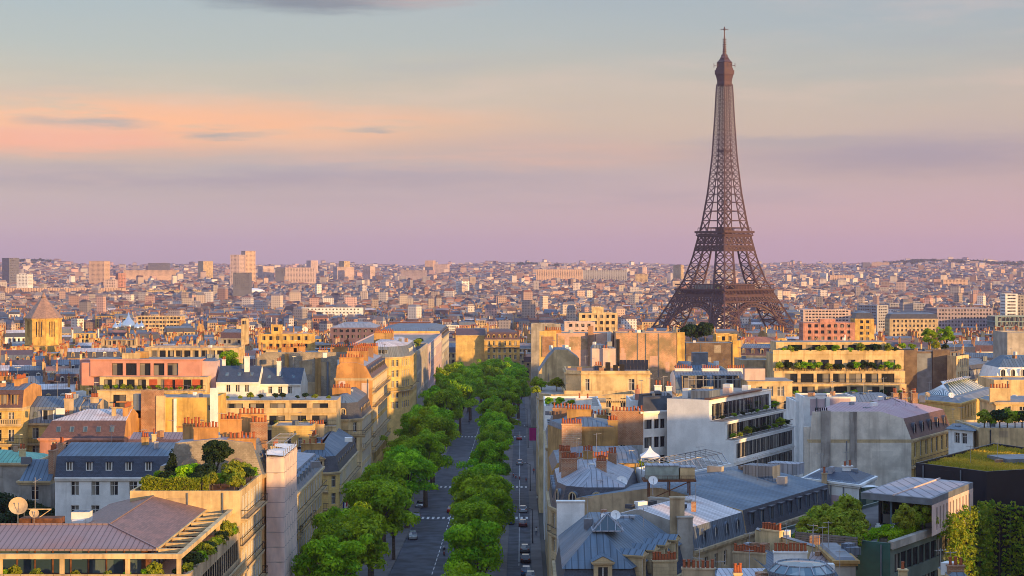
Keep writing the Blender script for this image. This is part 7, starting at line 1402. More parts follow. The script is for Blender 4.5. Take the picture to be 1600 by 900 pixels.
# onion domes
Y = 1330.; c = (gx(201, Y), Y); zb = gz(516, Y); t = thing('domed_church', 'church with one large and four small silvery onion domes', 'church', (c[0], Y, float(zg(c[0], Y)))); LAND.append((c[0], Y, 'silver onion domes')); reserve([(c[0] - 15, Y - 15), (c[0] + 15, Y - 15), (c[0] + 15, Y + 15), (c[0] - 15, Y + 15)])
mb = MB(); z0 = float(zg(c[0], Y)); mb.box((c[0], Y, z0), (24, 24, zb - z0 - 2), 'stone'); mb.build('wall', t)
for dx, dy, k in ((0, 0, 1), (-8, -8, .45), (8, -8, .45), (8, 8, .45), (-8, 8, .45)):
    mb = MB(); r0 = 5.6 * k; mb.lathe((c[0] + dx, Y + dy, zb - 2), [(r0 * .8, -1), (r0 * .8, 2.4)], 'stone', 12); p = [(r0 * .8, 2.41), (r0, 3.4 + k), (r0 * .98, 3.6 + 2.4 * k), (r0 * .75, 3.8 + 4.5 * k), (r0 * .4, 3.9 + 6.4 * k), (r0 * .16, 4 + 8.4 * k), (r0 * .04, 4 + 11.5 * k)]; mb.lathe((c[0] + dx, Y + dy, zb - 2), p, 'silver', 20); mb.build('dome', t, True)
# mid-distance buildings standing out of the roofs
B_ = [
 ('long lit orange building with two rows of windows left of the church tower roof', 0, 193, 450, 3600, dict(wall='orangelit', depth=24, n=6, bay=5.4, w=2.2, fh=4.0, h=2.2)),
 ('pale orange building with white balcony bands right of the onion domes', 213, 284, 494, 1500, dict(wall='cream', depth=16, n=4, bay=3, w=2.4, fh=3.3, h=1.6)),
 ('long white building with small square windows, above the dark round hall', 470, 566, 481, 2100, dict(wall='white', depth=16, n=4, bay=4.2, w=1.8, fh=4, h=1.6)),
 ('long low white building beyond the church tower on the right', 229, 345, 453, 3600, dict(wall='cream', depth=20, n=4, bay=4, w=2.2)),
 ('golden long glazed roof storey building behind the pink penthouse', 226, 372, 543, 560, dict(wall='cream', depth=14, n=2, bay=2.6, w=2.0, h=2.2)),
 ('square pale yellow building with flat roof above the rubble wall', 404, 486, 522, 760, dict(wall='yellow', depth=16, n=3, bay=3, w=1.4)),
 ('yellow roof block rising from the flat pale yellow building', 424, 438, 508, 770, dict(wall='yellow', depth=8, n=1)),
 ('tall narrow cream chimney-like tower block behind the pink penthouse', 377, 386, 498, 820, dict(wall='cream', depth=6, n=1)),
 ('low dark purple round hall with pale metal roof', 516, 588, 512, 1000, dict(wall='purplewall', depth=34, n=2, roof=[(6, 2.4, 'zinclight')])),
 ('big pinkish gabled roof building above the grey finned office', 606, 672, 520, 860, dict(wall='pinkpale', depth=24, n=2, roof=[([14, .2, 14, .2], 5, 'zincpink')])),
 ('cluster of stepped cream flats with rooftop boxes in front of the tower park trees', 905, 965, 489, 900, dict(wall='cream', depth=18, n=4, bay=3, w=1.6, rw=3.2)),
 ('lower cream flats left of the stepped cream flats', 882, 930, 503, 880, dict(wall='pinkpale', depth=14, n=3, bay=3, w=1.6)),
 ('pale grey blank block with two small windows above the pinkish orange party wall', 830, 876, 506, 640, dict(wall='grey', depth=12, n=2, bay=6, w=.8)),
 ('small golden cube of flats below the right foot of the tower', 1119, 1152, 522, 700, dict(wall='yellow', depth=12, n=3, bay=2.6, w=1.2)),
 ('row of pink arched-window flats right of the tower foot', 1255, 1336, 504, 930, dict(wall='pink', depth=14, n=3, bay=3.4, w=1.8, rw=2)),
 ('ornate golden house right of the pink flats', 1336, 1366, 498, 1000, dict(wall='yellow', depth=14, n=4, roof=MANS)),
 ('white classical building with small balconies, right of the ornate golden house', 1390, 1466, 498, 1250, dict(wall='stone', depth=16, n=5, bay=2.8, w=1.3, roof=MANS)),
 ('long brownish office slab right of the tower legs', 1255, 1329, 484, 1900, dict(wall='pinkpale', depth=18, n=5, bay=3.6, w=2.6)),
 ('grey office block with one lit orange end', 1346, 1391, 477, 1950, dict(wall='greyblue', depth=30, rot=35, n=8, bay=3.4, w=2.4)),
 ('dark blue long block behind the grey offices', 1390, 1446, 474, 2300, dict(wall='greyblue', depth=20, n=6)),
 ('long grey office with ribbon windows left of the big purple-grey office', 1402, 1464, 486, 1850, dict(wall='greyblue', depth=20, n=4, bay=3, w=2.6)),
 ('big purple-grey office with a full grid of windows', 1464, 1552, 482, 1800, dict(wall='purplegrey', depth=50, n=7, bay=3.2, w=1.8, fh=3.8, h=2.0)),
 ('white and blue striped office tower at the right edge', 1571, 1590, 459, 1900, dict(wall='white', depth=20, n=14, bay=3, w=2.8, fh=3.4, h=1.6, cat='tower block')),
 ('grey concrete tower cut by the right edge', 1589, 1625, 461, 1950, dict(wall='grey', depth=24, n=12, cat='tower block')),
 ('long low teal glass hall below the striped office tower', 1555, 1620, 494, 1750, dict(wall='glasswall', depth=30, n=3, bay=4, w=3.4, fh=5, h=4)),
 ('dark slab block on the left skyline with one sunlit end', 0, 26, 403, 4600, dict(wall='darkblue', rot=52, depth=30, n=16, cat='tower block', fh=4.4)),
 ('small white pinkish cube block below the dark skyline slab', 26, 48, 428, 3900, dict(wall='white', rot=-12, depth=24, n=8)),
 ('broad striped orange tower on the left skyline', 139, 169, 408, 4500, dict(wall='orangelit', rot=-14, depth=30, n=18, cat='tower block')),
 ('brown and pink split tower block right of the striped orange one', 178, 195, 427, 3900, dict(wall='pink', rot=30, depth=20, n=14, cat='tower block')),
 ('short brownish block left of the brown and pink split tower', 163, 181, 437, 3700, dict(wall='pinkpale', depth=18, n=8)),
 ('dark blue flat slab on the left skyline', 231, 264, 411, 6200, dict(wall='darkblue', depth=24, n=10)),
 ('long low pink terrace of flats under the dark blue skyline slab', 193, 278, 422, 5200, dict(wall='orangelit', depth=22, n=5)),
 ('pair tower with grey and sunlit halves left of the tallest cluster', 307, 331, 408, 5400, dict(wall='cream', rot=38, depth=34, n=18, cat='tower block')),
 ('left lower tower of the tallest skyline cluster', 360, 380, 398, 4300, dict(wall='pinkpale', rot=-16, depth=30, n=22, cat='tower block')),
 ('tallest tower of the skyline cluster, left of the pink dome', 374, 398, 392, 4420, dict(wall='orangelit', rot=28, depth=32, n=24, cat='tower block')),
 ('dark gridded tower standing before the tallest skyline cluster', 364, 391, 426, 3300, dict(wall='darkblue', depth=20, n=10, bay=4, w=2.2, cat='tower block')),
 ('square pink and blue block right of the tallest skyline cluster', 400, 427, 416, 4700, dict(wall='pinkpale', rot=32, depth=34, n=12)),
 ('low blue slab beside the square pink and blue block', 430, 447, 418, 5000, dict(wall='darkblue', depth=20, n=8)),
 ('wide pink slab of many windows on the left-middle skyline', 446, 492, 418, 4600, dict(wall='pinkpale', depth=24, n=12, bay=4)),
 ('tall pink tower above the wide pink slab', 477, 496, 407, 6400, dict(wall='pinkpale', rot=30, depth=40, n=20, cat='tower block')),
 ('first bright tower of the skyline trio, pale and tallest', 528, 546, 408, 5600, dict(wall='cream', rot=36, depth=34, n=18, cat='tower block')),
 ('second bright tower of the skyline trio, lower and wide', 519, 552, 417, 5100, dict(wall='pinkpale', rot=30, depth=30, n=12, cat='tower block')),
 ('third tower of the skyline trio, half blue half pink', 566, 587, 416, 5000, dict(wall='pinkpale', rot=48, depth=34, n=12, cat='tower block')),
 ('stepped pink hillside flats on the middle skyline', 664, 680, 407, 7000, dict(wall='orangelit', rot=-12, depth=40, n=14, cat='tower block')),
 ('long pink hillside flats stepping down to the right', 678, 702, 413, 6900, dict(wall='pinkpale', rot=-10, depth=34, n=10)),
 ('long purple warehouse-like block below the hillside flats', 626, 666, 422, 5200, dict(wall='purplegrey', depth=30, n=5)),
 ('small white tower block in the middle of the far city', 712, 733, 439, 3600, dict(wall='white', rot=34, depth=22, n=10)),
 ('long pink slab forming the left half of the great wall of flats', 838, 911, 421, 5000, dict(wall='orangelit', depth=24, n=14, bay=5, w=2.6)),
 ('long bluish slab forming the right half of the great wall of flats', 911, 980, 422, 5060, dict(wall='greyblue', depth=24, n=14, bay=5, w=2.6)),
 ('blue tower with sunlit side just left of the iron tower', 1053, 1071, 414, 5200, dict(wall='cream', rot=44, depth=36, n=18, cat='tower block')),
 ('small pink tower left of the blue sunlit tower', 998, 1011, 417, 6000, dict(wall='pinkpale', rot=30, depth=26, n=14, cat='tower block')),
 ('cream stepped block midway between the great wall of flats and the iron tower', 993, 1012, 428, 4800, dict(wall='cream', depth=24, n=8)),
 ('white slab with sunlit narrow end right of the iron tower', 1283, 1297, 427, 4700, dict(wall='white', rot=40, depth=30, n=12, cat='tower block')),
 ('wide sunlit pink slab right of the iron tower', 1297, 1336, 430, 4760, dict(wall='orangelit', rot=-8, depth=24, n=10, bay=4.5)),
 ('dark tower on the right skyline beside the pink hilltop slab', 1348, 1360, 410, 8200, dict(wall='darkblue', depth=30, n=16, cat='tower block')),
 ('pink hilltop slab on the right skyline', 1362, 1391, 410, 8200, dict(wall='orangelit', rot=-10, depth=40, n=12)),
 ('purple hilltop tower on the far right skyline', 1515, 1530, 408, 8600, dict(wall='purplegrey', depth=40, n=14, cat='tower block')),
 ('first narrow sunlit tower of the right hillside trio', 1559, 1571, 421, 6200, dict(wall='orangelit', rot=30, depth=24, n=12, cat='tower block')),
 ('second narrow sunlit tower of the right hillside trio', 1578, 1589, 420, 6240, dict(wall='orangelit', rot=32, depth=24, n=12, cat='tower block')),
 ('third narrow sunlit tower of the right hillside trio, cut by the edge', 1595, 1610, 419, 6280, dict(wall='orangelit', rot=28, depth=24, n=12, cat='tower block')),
 ('long pink terrace on the right hillside', 1474, 1512, 437, 4300, dict(wall='orangelit', depth=22, n=5)),
 ('sunlit cluster of pink flats left of the iron tower', 843, 902, 459, 3400, dict(wall='orangelit', rot=-8, depth=26, n=8, rw=5)),
 ('pale cream long block right of the pink cluster, before the iron tower', 987, 1025, 471, 2900, dict(wall='cream', depth=18, n=5)),
]
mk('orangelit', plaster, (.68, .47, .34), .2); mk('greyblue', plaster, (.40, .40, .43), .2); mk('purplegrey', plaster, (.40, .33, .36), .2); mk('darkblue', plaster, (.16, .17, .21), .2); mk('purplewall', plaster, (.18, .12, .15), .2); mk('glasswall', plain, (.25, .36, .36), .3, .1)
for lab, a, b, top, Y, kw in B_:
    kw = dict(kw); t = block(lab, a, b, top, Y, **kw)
for ph, i in (('long lit orange building', 0), ('white banded building', 1), ('long white building', 2), ('dark round hall', 8), ('stepped cream flats', 10), ('pink arched-window flats', 14), ('white classical building', 16), ('pale yellow flat-roofed building', 5), ('golden glazed roof storey', 4)):
    q = B_[i]; LAND.append((gx((q[1] + q[2]) / 2, q[4]), q[4], ph))
# pale domed arena
Y = 3600.; c = (gx(395, Y), Y); z0 = float(zg(c[0], Y)); t = thing('domed_arena', 'pale pink domed round arena hall beneath the tallest skyline towers', 'arena', (c[0], Y, z0)); FARRES.append((c[0], Y, 32, 32)); mb = MB(); zt = gz(450, Y) - z0; mb.lathe((c[0], Y, z0), [(26, 0), (26, zt - 9), (27, zt - 8.9)], 'pink', 24); mb.build('wall', t); mb = MB(); mb.lathe((c[0], Y, z0), [(27.4, zt - 8.89), (20, zt - 3.4), (10, zt - .7), (.5, zt)], 'whitepaint', 24); mb.build('dome', t, True)
# the river bridge-side row of plane trees and rooftop palms
for i, (px, Y, z, s) in enumerate(((1268, 470, 27, .34), (1280, 468, 27, .3), (348, 500, 20, .55), (356, 505, 20, .6), (1478, 520, 28, .5), (1452, 520, 28, .45))):
    tree(px, Y, z=z - 3, s=s, kind=i, label=('first leafy roof tree from the left on the golden terraces', 'second leafy roof tree on the golden terraces', 'first dark leafy tree behind the slate roofed white houses', 'second, taller leafy tree behind the slate roofed white houses', 'right-hand leafy roof tree above the rubble recess wall', 'left-hand leafy roof tree above the rubble recess wall')[i], group='roof and yard trees')

# ================================================================== the street
def groundY(py):
    y = 300.
    for _ in range(30): y = F * (H - float(zg(0, y))) / (py - HY)
    return y
CARM = {}
def car(px, py, ang, paint, label, z=None):
    Y = groundY(py); X = gx(px, Y); z = float(zg(X, Y)) + .01
    t = thing('parked_car' if abs(ang) < 1 else 'car', label, 'car', (X, Y, z), 'cars on the avenue')
    if paint not in CARM:
        pm = M['car_' + paint]; d = {}
        def mesh(nm, mb, sm=False): o = mb.build(nm, None, sm); me = o.data; bpy.data.objects.remove(o); return me
        mb = MB()                                        # long side profile lofted over the width: nose at -y
        prof = [(-2.05, .42, .62), (-2.0, .40, .80), (-1.2, .38, .93), (-.75, .38, .98), (.9, .38, 1.0), (1.9, .40, .95), (2.02, .44, .70)]
        def sect(y, zb, zt_, k=1.0): w_ = .86 * (1 - .10 * (abs(y) > 1.9)); return [(-w_ * .92, y, .26), (w_ * .92, y, .26), (w_, y, zb + .05), (w_ * .98, y, zt_ - .12), (w_ * .88, y, zt_), (-w_ * .88, y, zt_), (-w_ * .98, y, zt_ - .12), (-w_, y, zb + .05)]
        S = [sect(*p) for p in prof]
        for A, B in zip(S, S[1:]):
            for i in range(8): mb.poly([A[(i + 1) % 8], A[i], B[i], B[(i + 1) % 8]], pm)
        mb.poly(S[0], pm); mb.poly(S[-1][::-1], pm)
        rf = [(-.28, -.62), (.28, -.62)]
        lo = [(-.76, -.95, .95), (.76, -.95, .95), (.76, 1.75, .96), (-.76, 1.75, .96)]; hi_ = [(-.58, -.25, 1.43), (.58, -.25, 1.43), (.58, 1.30, 1.45), (-.58, 1.30, 1.45)]
        mb.poly(hi_, pm); d['body'] = mesh('body', mb)
        mb = MB()
        for i in range(4): mb.poly([lo[i], lo[(i + 1) % 4], hi_[(i + 1) % 4], hi_[i]], 'glass')
        d['window'] = mesh('window', mb)
        mb = MB(); n = 14
        for k in range(n):
            a, b = 6.2832 * k / n, 6.2832 * (k + 1) / n; P = lambda r, x, q: (x, r * math.cos(q), r * math.sin(q))
            mb.poly([P(.32, -.1, a), P(.32, -.1, b), P(.32, .1, b), P(.32, .1, a)], 'iron'); mb.poly([P(.32, .1, a), P(.32, .1, b), P(.2, .1, b), P(.2, .1, a)], 'iron'); mb.poly([P(.2, .1, a), P(.2, .1, b), (.08, 0, 0)], 'steel'); mb.poly([P(.32, -.1, b), P(.32, -.1, a), P(.2, -.1, a), P(.2, -.1, b)], 'iron'); mb.poly([P(.2, -.1, b), P(.2, -.1, a), (-.08, 0, 0)], 'steel')
        d['wheel'] = mesh('wheel', mb)
        for nm, c_ in (('headlight', 'whitepaint'), ('tail_light', 'redshutter')): mb = MB(); mb.box((0, 0, -.07), (.36, .08, .15), c_); d[nm] = mesh(nm, mb)
        CARM[paint] = d
    d = CARM[paint]; ca, sa = math.cos(ang), math.sin(ang); W_ = lambda x, y, zz: (X + x * ca - y * sa, Y + x * sa + y * ca, z + zz)
    put(d['body'], 'body', t, W_(0, 0, 0), ang); put(d['window'], 'window', t, W_(0, 0, 0), ang)
    for x in (-.80, .80):
        for y in (-1.3, 1.35): put(d['wheel'], 'wheel', t, W_(x, y, .32), ang)
        put(d['headlight'], 'headlight', t, W_(x * .76, -2.05, .68), ang); put(d['tail_light'], 'tail_light', t, W_(x * .8, 2.02, .8), ang)
for nm, c in (('silver', (.42, .45, .47)), ('black', (.014, .015, .02)), ('red', (.42, .03, .02)), ('blue', (.05, .12, .26)), ('maroon', (.10, .02, .025)), ('grey', (.16, .18, .2))):
    m, t = newmat('car paint ' + nm); p = t.n('BsdfPrincipled', {'Base Color': (*c, 1), 'Roughness': .25, 'Metallic': .3 if nm in ('silver', 'grey') else 0., 'Coat Weight': .6}); t.n('OutputMaterial', {'Surface': p.outputs[0]}); M['car_' + nm] = m
PI = math.pi
car(645, 842, .06, 'silver', 'silver hatchback at the left kerb of the main roadway'); car(651, 812, 0, 'black', 'dark car half hidden under the left plane trees'); car(705, 800, PI, 'red', 'red car peeking out beside the median trees'); car(656, 793, 0, 'grey', 'grey car parked farther back under the left plane trees')
car(817, 800, PI, 'silver', 'silver roofed car, first of the pair parked behind the crossing in the right lane'); car(817, 822, PI, 'maroon', 'dark red car parked in front of the silver one in the right lane'); car(797, 818, PI, 'blue', 'blue car partly hidden by the median trees'); car(820, 862, PI, 'grey', 'grey car, farthest of the nearest three parked in the right lane'); car(821, 878, PI, 'black', 'black car in the middle of the nearest three in the right lane'); car(822, 897, PI, 'blue', 'dark blue car nearest to the camera in the right lane')
car(812, 726, PI, 'silver', 'lone silver car in the right lane beyond the side street'); car(811, 687, PI, 'red', 'red car driving near the far crossing of the right lane'); car(808, 660, PI, 'red', 'small red car stopped beyond the far crossing'); car(829, 905, PI, 'grey', 'grey car at the bottom edge beside the right pavement')

def person_mesh(pose, shirt, trousers, skin='skin'):
    """one continuous skinned figure; pose = dict of joints"""
    J = pose; order = list(J); me = bpy.data.meshes.new('body')
    E = [('pelvis', 'chest'), ('chest', 'neck'), ('neck', 'head'), ('head', 'crown')]
    for s in ('l', 'r'): E += [('chest', s + 'sh'), (s + 'sh', s + 'el'), (s + 'el', s + 'ha'), ('pelvis', s + 'hip'), (s + 'hip', s + 'kn'), (s + 'kn', s + 'an'), (s + 'an', s + 'to')]
    me.from_pydata([J[k] for k in order], [(order.index(a), order.index(b)) for a, b in E], []); o = bpy.data.objects.new('body', me); COL.objects.link(o)
    md = o.modifiers.new('skin', 'SKIN'); RAD = dict(pelvis=.15, chest=.17, neck=.06, head=.10, crown=.085, sh=.075, el=.05, ha=.04, hip=.10, kn=.065, an=.05, to=.045)
    for i, k in enumerate(order): r = RAD.get(k, RAD.get(k[1:])); me.skin_vertices[0].data[i].radius = (r, r); me.skin_vertices[0].data[i].use_root = (k == 'pelvis')
    o.modifiers.new('sub', 'SUBSURF').levels = 1
    dg = bpy.context.evaluated_depsgraph_get(); m2 = bpy.data.meshes.new_from_object(o.evaluated_get(dg)); bpy.data.objects.remove(o); m2.materials.clear()
    for k in (shirt, trousers, skin): m2.materials.append(M[k])
    zp, zn = J['pelvis'][2], J['neck'][2]
    for p in m2.polygons:
        z = p.center.z; hand = min((p.center - Vector(J['lha'])).length, (p.center - Vector(J['rha'])).length) < .09
        p.material_index = 2 if (z > zn or hand) else (1 if z < zp + .02 else 0); p.use_smooth = True
    return m2
mk('skin', plain, (.48, .30, .21), .6, 0, .1); mk('shirtdark', plain, (.05, .05, .06), .8); mk('jeans', plain, (.05, .07, .12), .85); mk('shirtlight', plain, (.6, .58, .55), .8); mk('shirtred', plain, (.4, .08, .06), .8); mk('helmet', plain, (.7, .7, .7), .3); mk('hair', plain, (.05, .03, .02), .7); mk('scooterpaint', plain, (.25, .04, .03), .3, 0, .1)
SIT = dict(pelvis=(0, .05, .80), chest=(0, 0, 1.20), neck=(0, -.02, 1.42), head=(0, -.04, 1.55), crown=(0, -.03, 1.68), lsh=(-.2, 0, 1.30), lel=(-.28, -.22, 1.10), lha=(-.26, -.48, 1.06), rsh=(.2, 0, 1.30), rel=(.28, -.22, 1.10), rha=(.26, -.48, 1.06), lhip=(-.1, 0, .78), lkn=(-.18, -.38, .72), lan=(-.17, -.30, .30), lto=(-.17, -.44, .24), rhip=(.1, 0, .78), rkn=(.18, -.38, .72), ran=(.17, -.30, .30), rto=(.17, -.44, .24))
def walk(k): s = .16 * k; return dict(pelvis=(0, 0, .92), chest=(0, -.02, 1.28), neck=(0, -.02, 1.48), head=(0, -.04, 1.60), crown=(0, -.03, 1.72), lsh=(-.19, 0, 1.38), lel=(-.25, s * .6, 1.12), lha=(-.25, s * .4 - .08, .88), rsh=(.19, 0, 1.38), rel=(.25, -s * .6, 1.12), rha=(.25, -s * .4 - .12, .88), lhip=(-.09, 0, .90), lkn=(-.1, -s - .03, .48), lan=(-.1, -s * 1.2 + .05, .08), lto=(-.1, -s * 1.2 - .1, .04), rhip=(.09, 0, .90), rkn=(.1, s - .05, .48), ran=(.1, s * 1.4 + .05, .08), rto=(.1, s * 1.4 - .1, .04))
def scooter(px, py, label, rider=None):
    Y = groundY(py); X = gx(px, Y); z = float(zg(X, Y)) + .01; t = thing('motor_scooter', label, 'scooter', (X, Y, z), 'scooters on the avenue'); mb = MB(); P = lambda x, y, q: (X + x, Y + y, z + q)
    mb.prism([(X - .17, Y - .05), (X + .17, Y - .05), (X + .14, Y + .75), (X - .14, Y + .75)], z + .35, z + .68, 'scooterpaint'); mb.prism([(X - .16, Y - .5), (X + .16, Y - .5), (X + .16, Y - .05), (X - .16, Y - .05)], z + .24, z + .32, 'scooterpaint'); mb.bar(P(0, -.52, .3), P(0, -.40, 1.0), .3, 'scooterpaint', .14); mb.build('body', t)
    mb = MB(); mb.prism([(X - .15, Y + .0), (X + .15, Y + .0), (X + .12, Y + .7), (X - .12, Y + .7)], z + .682, z + .78, 'iron'); mb.build('seat', t); mb = MB(); mb.bar(P(-.33, -.36, 1.02), P(.33, -.36, 1.02), .05, 'iron'); mb.build('handlebar', t); mb = MB(); mb.box(P(0, -.52, .82), (.16, .08, .14), 'whitepaint'); mb.build('headlight', t)
    for y in (-.6, .55):
        mb = MB(); n = 12
        for k in range(n):
            a, b = 6.2832 * k / n, 6.2832 * (k + 1) / n
            for x0, x1, r0, r1 in ((-.06, .06, .25, .25), (.06, .06, .25, .0), (-.06, -.06, .0, .25)): mb.poly([P(x0, y + r0 * math.cos(a), .25 + r0 * math.sin(a)), P(x0, y + r0 * math.cos(b), .25 + r0 * math.sin(b)), P(x1, y + r1 * math.cos(b), .25 + r1 * math.sin(b)), P(x1, y + r1 * math.cos(a), .25 + r1 * math.sin(a))], 'iron')
        mb.build('wheel', t)
    if rider:
        p = thing('person', rider, 'person', (X, Y, z)); put(person_mesh(SIT, 'shirtdark', 'jeans'), 'body', p, (X, Y, z)); mb = MB(); mb.lathe((X, Y - .04, z + 1.5), [(.12, 0), (.155, .08), (.15, .18), (.09, .27), (.02, .29)], 'helmet', 12); mb.build('helmet', p, True)
scooter(694, 868, 'dark red scooter ridden down the middle of the main roadway', 'person in dark jacket and white helmet riding the scooter')
for i, (px, py) in enumerate(((806, 748), (812, 750), (802, 745), (822, 752))): scooter(px, py, '%s dark scooter from the left parked at the side street corner' % ('second', 'third', 'first', 'fourth')[i])
def walker(px, py, ang, shirt, label, k=1.):
    Y = groundY(py); X = gx(px, Y); z = float(zg(X, Y)) + .14; t = thing('person', label, 'person', (X, Y, z)); put(person_mesh(walk(k), shirt, 'jeans'), 'body', t, (X, Y, z), ang); mb = MB(); mb.lathe((X, Y, z + 1.56), [(.10, 0), (.125, .06), (.12, .13), (.07, .2)], 'hair', 10); mb.build('hair', t, True)
walker(840, 786, 0, 'shirtlight', 'person in a pale shirt walking on the right pavement'); walker(834, 742, PI, 'shirtred', 'person in a red top walking on the right pavement'); walker(838, 838, 0, 'shirtlight', 'person in pale top nearest the camera on the right pavement', -1.); walker(733, 664, .3, 'shirtdark', 'person in dark clothes standing by the median trees')
for i, (px, py) in enumerate(((817, 768), (836, 700), (840, 850), (826, 668))):
    Y = groundY(py); X = rx(Y) - 1.5; z = float(zg(X, Y)) + .13; t = thing('street_lamp', '%s dark street lamp on the right pavement' % (ORD[i] if 0 else ('second nearest', 'third nearest', 'nearest', 'farthest')[i]), 'street lamp', (X, Y, z), 'street lamps of the right pavement'); mb = MB(); mb.lathe((X, Y, z), [(.16, 0), (.1, .6), (.06, 6.5)], 'iron', 8); mb.bar((X, Y, z + 6.4), (X - 1.2, Y, z + 6.9), .07, 'iron'); mb.build('pole', t); mb = MB(); mb.lathe((X - 1.2, Y, z + 6.6), [(.1, 0), (.2, .1), (.16, .3), (.04, .4)], 'steel', 8); mb.build('lamp_head', t)
t = thing('banner', 'magenta banner hanging from the right-hand house front', 'banner', (6.0, 420, 9)); mb = MB(); mb.box((4.9, 420, 9), (1.6, .06, 3.0), 'magenta'); mb.build('cloth', t); mb = MB(); mb.bar((6.0, 420, 12.05), (4.0, 420, 12.05), .08, 'iron'); mb.build('pole', t)
for i, (Y, z) in enumerate(((338, 4.6), (380, 4.6))):
    X = lx(Y) + .3; t = thing('flag', ('nearer' if i == 0 else 'farther') + ' blue and red flag on the left avenue facades', 'flag', (X, Y, z), 'flags on the left facades'); mb = MB(); mb.bar((X - .3, Y, z), (X + 1.2, Y, z + 1.8), .06, 'iron'); mb.build('pole', t)
    for k, c in enumerate(('flagblue', 'whitepaint', 'flagred')): mb = MB(); mb.poly([(X + .15 + k * .36, Y, z + .55 + k * .42), (X + .51 + k * .36, Y, z + .97 + k * .42), (X + .46 + k * .3, Y - .2, z - .8 + k * .4), (X + .16 + k * .3, Y - .1, z - 1.1 + k * .4)], c); mb.build('cloth', t)
for i in range(9):
    Y = 420 + i * 2.4; X = rx(Y) - 19.3; z = float(zg(X, Y)); t = thing('traffic_post', 'slim white lane post in the middle of the main roadway', 'post', (X, Y, z), 'white lane posts in the roadway'); mb = MB(); mb.lathe((X, Y, z), [(.11, 0), (.09, .08), (.06, .1), (.06, .85), (.02, .9)], 'whitepaint', 8); mb.build('post', t)
# ------------------------------------------------------------------ fill between and behind the landmarks
city = MB()
def low_l(x, y): return gz(np.interp(y, [200, 300, 400, 500], [760, 700, 640, 590]), y) - 5
R_ = lambda y: rx(y) + 1.5
L_ = lambda y: rx(y) - LW - 1.5
gen_district(430, 760, lambda y: -1e5, L_, R(14), 1, 150, city)
gen_district(430, 760, R_, lambda y: 1e5, R(-17), 2, 300, city)
gen_district(760, 1000, lambda y: -1e5, lambda y: 1e5, R(-6), 3, 300, city)
gen_district(1000, 1330, lambda y: -1e5, lambda y: 1e5, R(20), 4, 300, city)
gen_district(1330, 1560, lambda y: -1e5, lambda y: 1e5, R(-20), 5, 300, city)
gen_district(1960, 2500, lambda y: -1e5, lambda y: 1e5, R(9), 6, 300, city, hbase=(15, 19))

def label_mids():
    """each house is told apart by its colours, its roof and the nearest landmark"""
    seen = {}
    for t, x, y, wm, d, nd, nc in sorted(MIDS, key=lambda q: q[2]):
        lx, ly, ph = min(LAND, key=lambda q: math.hypot((x - q[0]), (y - q[1]) * .6)); dx, dy = x - lx, y - ly
        rel = ('right of' if dx > 0 else 'left of') if abs(dx) > abs(dy) * .8 else ('behind' if dy > 0 else 'in front of')
        a = '%s house, %s roof' % (WALLC.get(wm, wm), ROOFC.get(d, d)); b = '%s %s' % (rel, ph)
        k = (a, b); seen[k] = seen.get(k, 0) + 1; n = seen[k]
        extra = (', %s dormers' % NUM[nd]) if nd > 1 and nd < 13 else (', %s chimneys' % NUM[nc] if nc > 1 else '')
        if len((a + extra + b).split()) > 13: extra = ''
        t['label'] = (a + extra + ', ' + ('' if n == 1 else ORD[min(n - 1, 19)] + ' nearest ') + b)
label_mids()

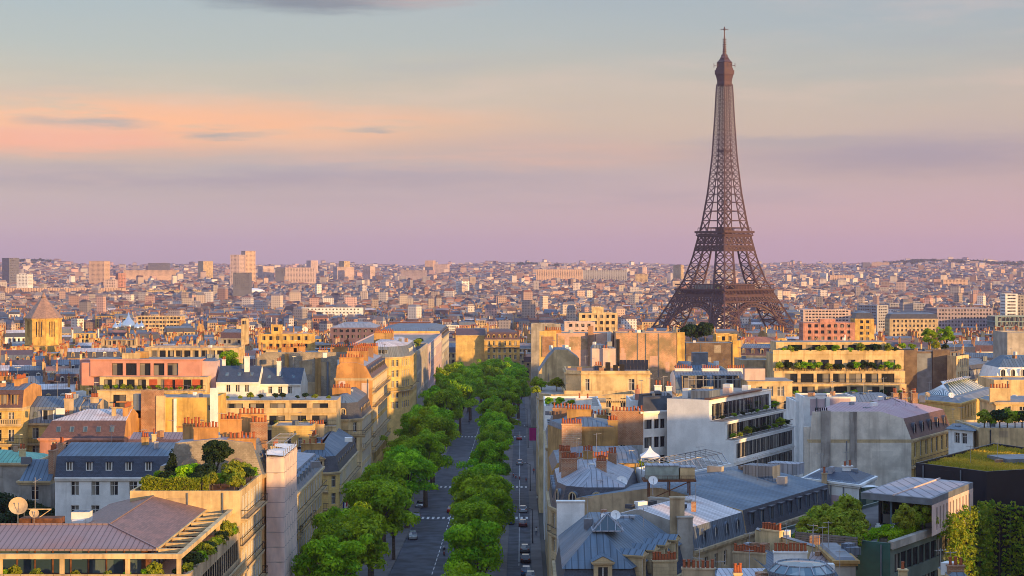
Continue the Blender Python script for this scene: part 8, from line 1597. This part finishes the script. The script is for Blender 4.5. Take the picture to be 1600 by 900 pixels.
# far city: thousands of plain blocks with colour from an attribute, as one mass
def far_city():
    r = np.random.default_rng(3); rects = []
    for y0, y1, cell, hmin, hmax in ((1960, 3200, 17, 13, 23), (3200, 5200, 20, 13, 25), (5200, 7600, 26, 12, 25), (7600, 11500, 36, 10, 24)):
        y = y0
        while y < y1:
            n = int(2 * (.30 * y + 30) / cell); x = -(.30 * y + 30) + cell * (np.arange(n) + r.uniform(-.3, .3, n))
            keep = r.random(n) < (.86 if y < 5200 else .8)
            yy = y + r.uniform(-.3, .3, n) * cell; w_ = cell * r.uniform(.45, 1.0, n); d_ = cell * r.uniform(.3, .6, n); h_ = r.uniform(hmin, hmax, n) + (r.random(n) < .02) * r.uniform(5, 20, n)
            for a in np.nonzero(keep)[0]: rects.append((x[a], yy[a], w_[a], d_[a], h_[a]))
            y += cell * .8
    A = np.array(rects); 
    for q in FARRES: A = A[~((np.abs(A[:, 0] - q[0]) < q[2]) & (np.abs(A[:, 1] - q[1]) < q[3]))]
    n = len(A); z0 = zg(A[:, 0], A[:, 1]) - 3; th = .7 * np.sin(A[:, 0] / 260) + .6 * np.sin(A[:, 1] / 330) + r.normal(0, .12, n)
    c, s = np.cos(th), np.sin(th); hx, hy = A[:, 2] / 2, A[:, 3] / 2; z1 = z0 + 3 + A[:, 4]
    flat = r.random(n) < .4; rise = np.where(flat, .3, r.uniform(2, 5, n)); ins = np.where(flat, .01, np.minimum(hx, hy) * r.uniform(.35, .9, n))
    V = np.zeros((n, 12, 3))
    for k, (a, b) in enumerate(((-1, -1), (1, -1), (1, 1), (-1, 1))):
        for lvl, (fx, fy, z) in enumerate(((hx, hy, z0), (hx, hy, z1), (hx - ins, hy - ins, z1 + rise))):
            V[:, lvl * 4 + k, 0] = A[:, 0] + a * fx * c - b * fy * s; V[:, lvl * 4 + k, 1] = A[:, 1] + a * fx * s + b * fy * c; V[:, lvl * 4 + k, 2] = z
    fq = []
    for l in (0, 4):
        for k in range(4): fq.append((l + k, l + (k + 1) % 4, l + 4 + (k + 1) % 4, l + 4 + k))
    fq.append((8, 9, 10, 11)); fq = np.array(fq); nf = len(fq)
    idx = (fq[None] + (np.arange(n) * 12)[:, None, None]).reshape(-1, 4)
    walls = np.array([(.70, .57, .50), (.76, .64, .56), (.64, .48, .42), (.82, .76, .74), (.52, .48, .50), (.70, .46, .42), (.78, .68, .60), (.42, .30, .28)])
    roofs = np.array([(.25, .29, .36), (.35, .38, .43), (.08, .085, .11), (.16, .20, .28), (.40, .36, .33), (.36, .15, .09), (.12, .09, .1)])
    cw = walls[r.integers(0, len(walls), n)] * r.uniform(.45, 1.05, (n, 1)); cr = roofs[r.integers(0, len(roofs), n)] * r.uniform(.4, .8, (n, 1))
    col = np.ones((n, nf, 4)); col[:, :4, :3] = cw[:, None]; col[:, 4:, :3] = cr[:, None]
    uv = np.zeros((n, nf, 4, 2))
    for k in range(4):
        L = (hx if k % 2 == 0 else hy) * 2
        for q, (a, b) in enumerate(((0, 0), (1, 0), (1, 1), (0, 1))): uv[:, k, q, 0] = a * L + np.arange(n) * 3.7 % 5; uv[:, k, q, 1] = np.where(b, A[:, 4] + 3, 0)
    me = bpy.data.meshes.new('distant_city'); me.vertices.add(n * 12); me.vertices.foreach_set('co', V.ravel()); N = len(idx)
    me.loops.add(N * 4); me.loops.foreach_set('vertex_index', idx.ravel().astype(np.int32)); me.polygons.add(N)
    me.polygons.foreach_set('loop_start', np.arange(0, N * 4, 4, dtype=np.int32)); me.polygons.foreach_set('loop_total', np.full(N, 4, dtype=np.int32))
    mi = np.zeros((n, nf), dtype=np.int32); mi[:, 4:] = 1; me.polygons.foreach_set('material_index', mi.ravel())
    me.polygons.foreach_set('use_smooth', np.zeros(N, dtype=bool)); me.update(); me.uv_layers.new(name='UVMap').data.foreach_set('uv', uv.ravel())
    at_ = me.attributes.new('tint', 'FLOAT_COLOR', 'FACE'); at_.data.foreach_set('color', col.reshape(-1).astype(np.float32))
    me.materials.append(M['farwall']); me.materials.append(M['farroof'])
    o = bpy.data.objects.new('distant_city', me); COL.objects.link(o)
    tag(o, 'sea of small pale blocks and grey roofs stretching to the wooded hills on the skyline', 'distant city', None, 'stuff')
m, t = newmat('far wall'); uv = t.n('SeparateXYZ', {0: t.n('TexCoord').outputs['UV']}); tint = t.n('Attribute', attribute_name='tint').outputs['Color']
fu = t.m('FRACT', t.m('DIVIDE', uv.outputs[0], 3.2)); fv = t.m('FRACT', t.m('DIVIDE', uv.outputs[1], 3.1))
wn = t.m('MULTIPLY', t.m('MULTIPLY', t.m('GREATER_THAN', fu, .3), t.m('LESS_THAN', fu, .72)), t.m('MULTIPLY', t.m('GREATER_THAN', fv, .28), t.m('LESS_THAN', fv, .78)))
finish(t, t.mix(t.m('MULTIPLY', wn, .75), tint, (.05, .05, .06, 1)), .8); M['farwall'] = m
m, t = newmat('far roof'); tint = t.n('Attribute', attribute_name='tint').outputs['Color']; a = t.noise(t.n('TexCoord').outputs['Object'], .1, 3)
finish(t, t.mix(t.mr(a, .4, .6), tint, t.mix(.5, tint, (.30, .17, .12, 1))), .7); M['farroof'] = m
far_city()

def far_trees():
    """woods on the hills, park belts along the river and green gaps between the far roofs"""
    r = np.random.default_rng(8); L = []
    def belt(px0, px1, y0, y1, n, s):
        for _ in range(n):
            y = r.uniform(y0, y1); px = r.uniform(px0, px1); x = gx(px, y); L.append((x, y, float(zg(x, y)) + s * .5, s * r.uniform(.6, 1.2)))
    belt(20, 150, 1560, 1900, 150, 9); belt(150, 350, 1580, 1760, 130, 9); belt(880, 1090, 1600, 1770, 240, 9); belt(1180, 1260, 1600, 1790, 90, 9); belt(350, 900, 1600, 1850, 200, 8); belt(1260, 1600, 1600, 1850, 200, 8)
    belt(820, 910, 2100, 2300, 60, 9); belt(1470, 1530, 1900, 2000, 60, 10); belt(0, 1600, 2000, 4000, 700, 10); belt(0, 1600, 3500, 7500, 1300, 13); belt(20, 75, 9000, 9600, 160, 22); belt(815, 870, 9000, 9600, 160, 20); belt(1380, 1600, 8600, 9800, 900, 20); belt(1180, 1380, 8200, 9500, 300, 16); belt(0, 1600, 7600, 9500, 500, 16); belt(1200, 1600, 5500, 8600, 500, 15)
    lob = []
    for x, y, z, s in L:
        for k in range(3): lob.append((x + r.normal() * s * .5, y + r.normal() * s * .4, z + r.uniform(-.1, .4) * s, s * r.uniform(.45, .7)))
    V = []
    for i, q in enumerate(lob): V.append(q)
    A = np.array(V); n = len(A); k = 34; d = r.normal(size=(n, k, 3)); d /= np.linalg.norm(d, axis=2)[..., None]; d[..., 2] = np.abs(d[..., 2]) * 1.0 - .15
    c = A[:, None, :3] + d * A[:, None, 3:] ; nr = d + r.normal(size=d.shape) * .4; nr /= np.linalg.norm(nr, axis=2)[..., None]
    a = np.cross(nr, r.normal(size=d.shape)); a /= np.linalg.norm(a, axis=2)[..., None]; b = np.cross(nr, a); s = A[:, None, 3:] * .42
    q = np.stack([c - a * s, c - b * s, c + a * s, c + b * s], 2).reshape(-1, 3); N = len(q) // 4
    me = bpy.data.meshes.new('distant_trees'); me.vertices.add(len(q)); me.vertices.foreach_set('co', q.ravel()); me.loops.add(N * 4); me.loops.foreach_set('vertex_index', np.arange(N * 4, dtype=np.int32))
    me.polygons.add(N); me.polygons.foreach_set('loop_start', np.arange(0, N * 4, 4, dtype=np.int32)); me.polygons.foreach_set('loop_total', np.full(N, 4, dtype=np.int32)); me.update()
    at_ = me.attributes.new('tone', 'FLOAT', 'FACE'); at_.data.foreach_set('value', r.uniform(0, .6, N).astype(np.float32)); me.materials.append(M['leaffar'])
    o = bpy.data.objects.new('distant_trees', me); COL.objects.link(o); tag(o, 'dark green belts of far trees along the river and on the skyline hills', 'woodland', None, 'stuff')
mk('leaffar', leafmat, (.018, .045, .016), (.05, .10, .03), .15)
far_trees()
if city.v:
    o = city.build('rooftop_sea'); tag(o, 'jumble of small slate and zinc roofs with orange chimney pots between the avenue and the tower', 'rooftops', None, 'stuff')

# ------------------------------------------------------------------ the evening haze: one closed box of thin pale air
def haze():
    mb = MB(); z0, z1 = -33.0, 305.0
    ring = [(-6500, -500), (6500, -500), (6500, 17000), (-6500, 17000)]
    mb.prism(ring, z0, z1, 'haze'); o = mb.build('haze'); o['kind'] = 'stuff'
m = bpy.data.materials.new('haze'); m.use_nodes = True; t = NT(m.node_tree)
v = t.n('VolumePrincipled', {'Color': (.66, .57, .90, 1), 'Density': 5.0e-5, 'Anisotropy': .1})
t.n('OutputMaterial', {'Volume': v.outputs[0]}); M['haze'] = m
haze()
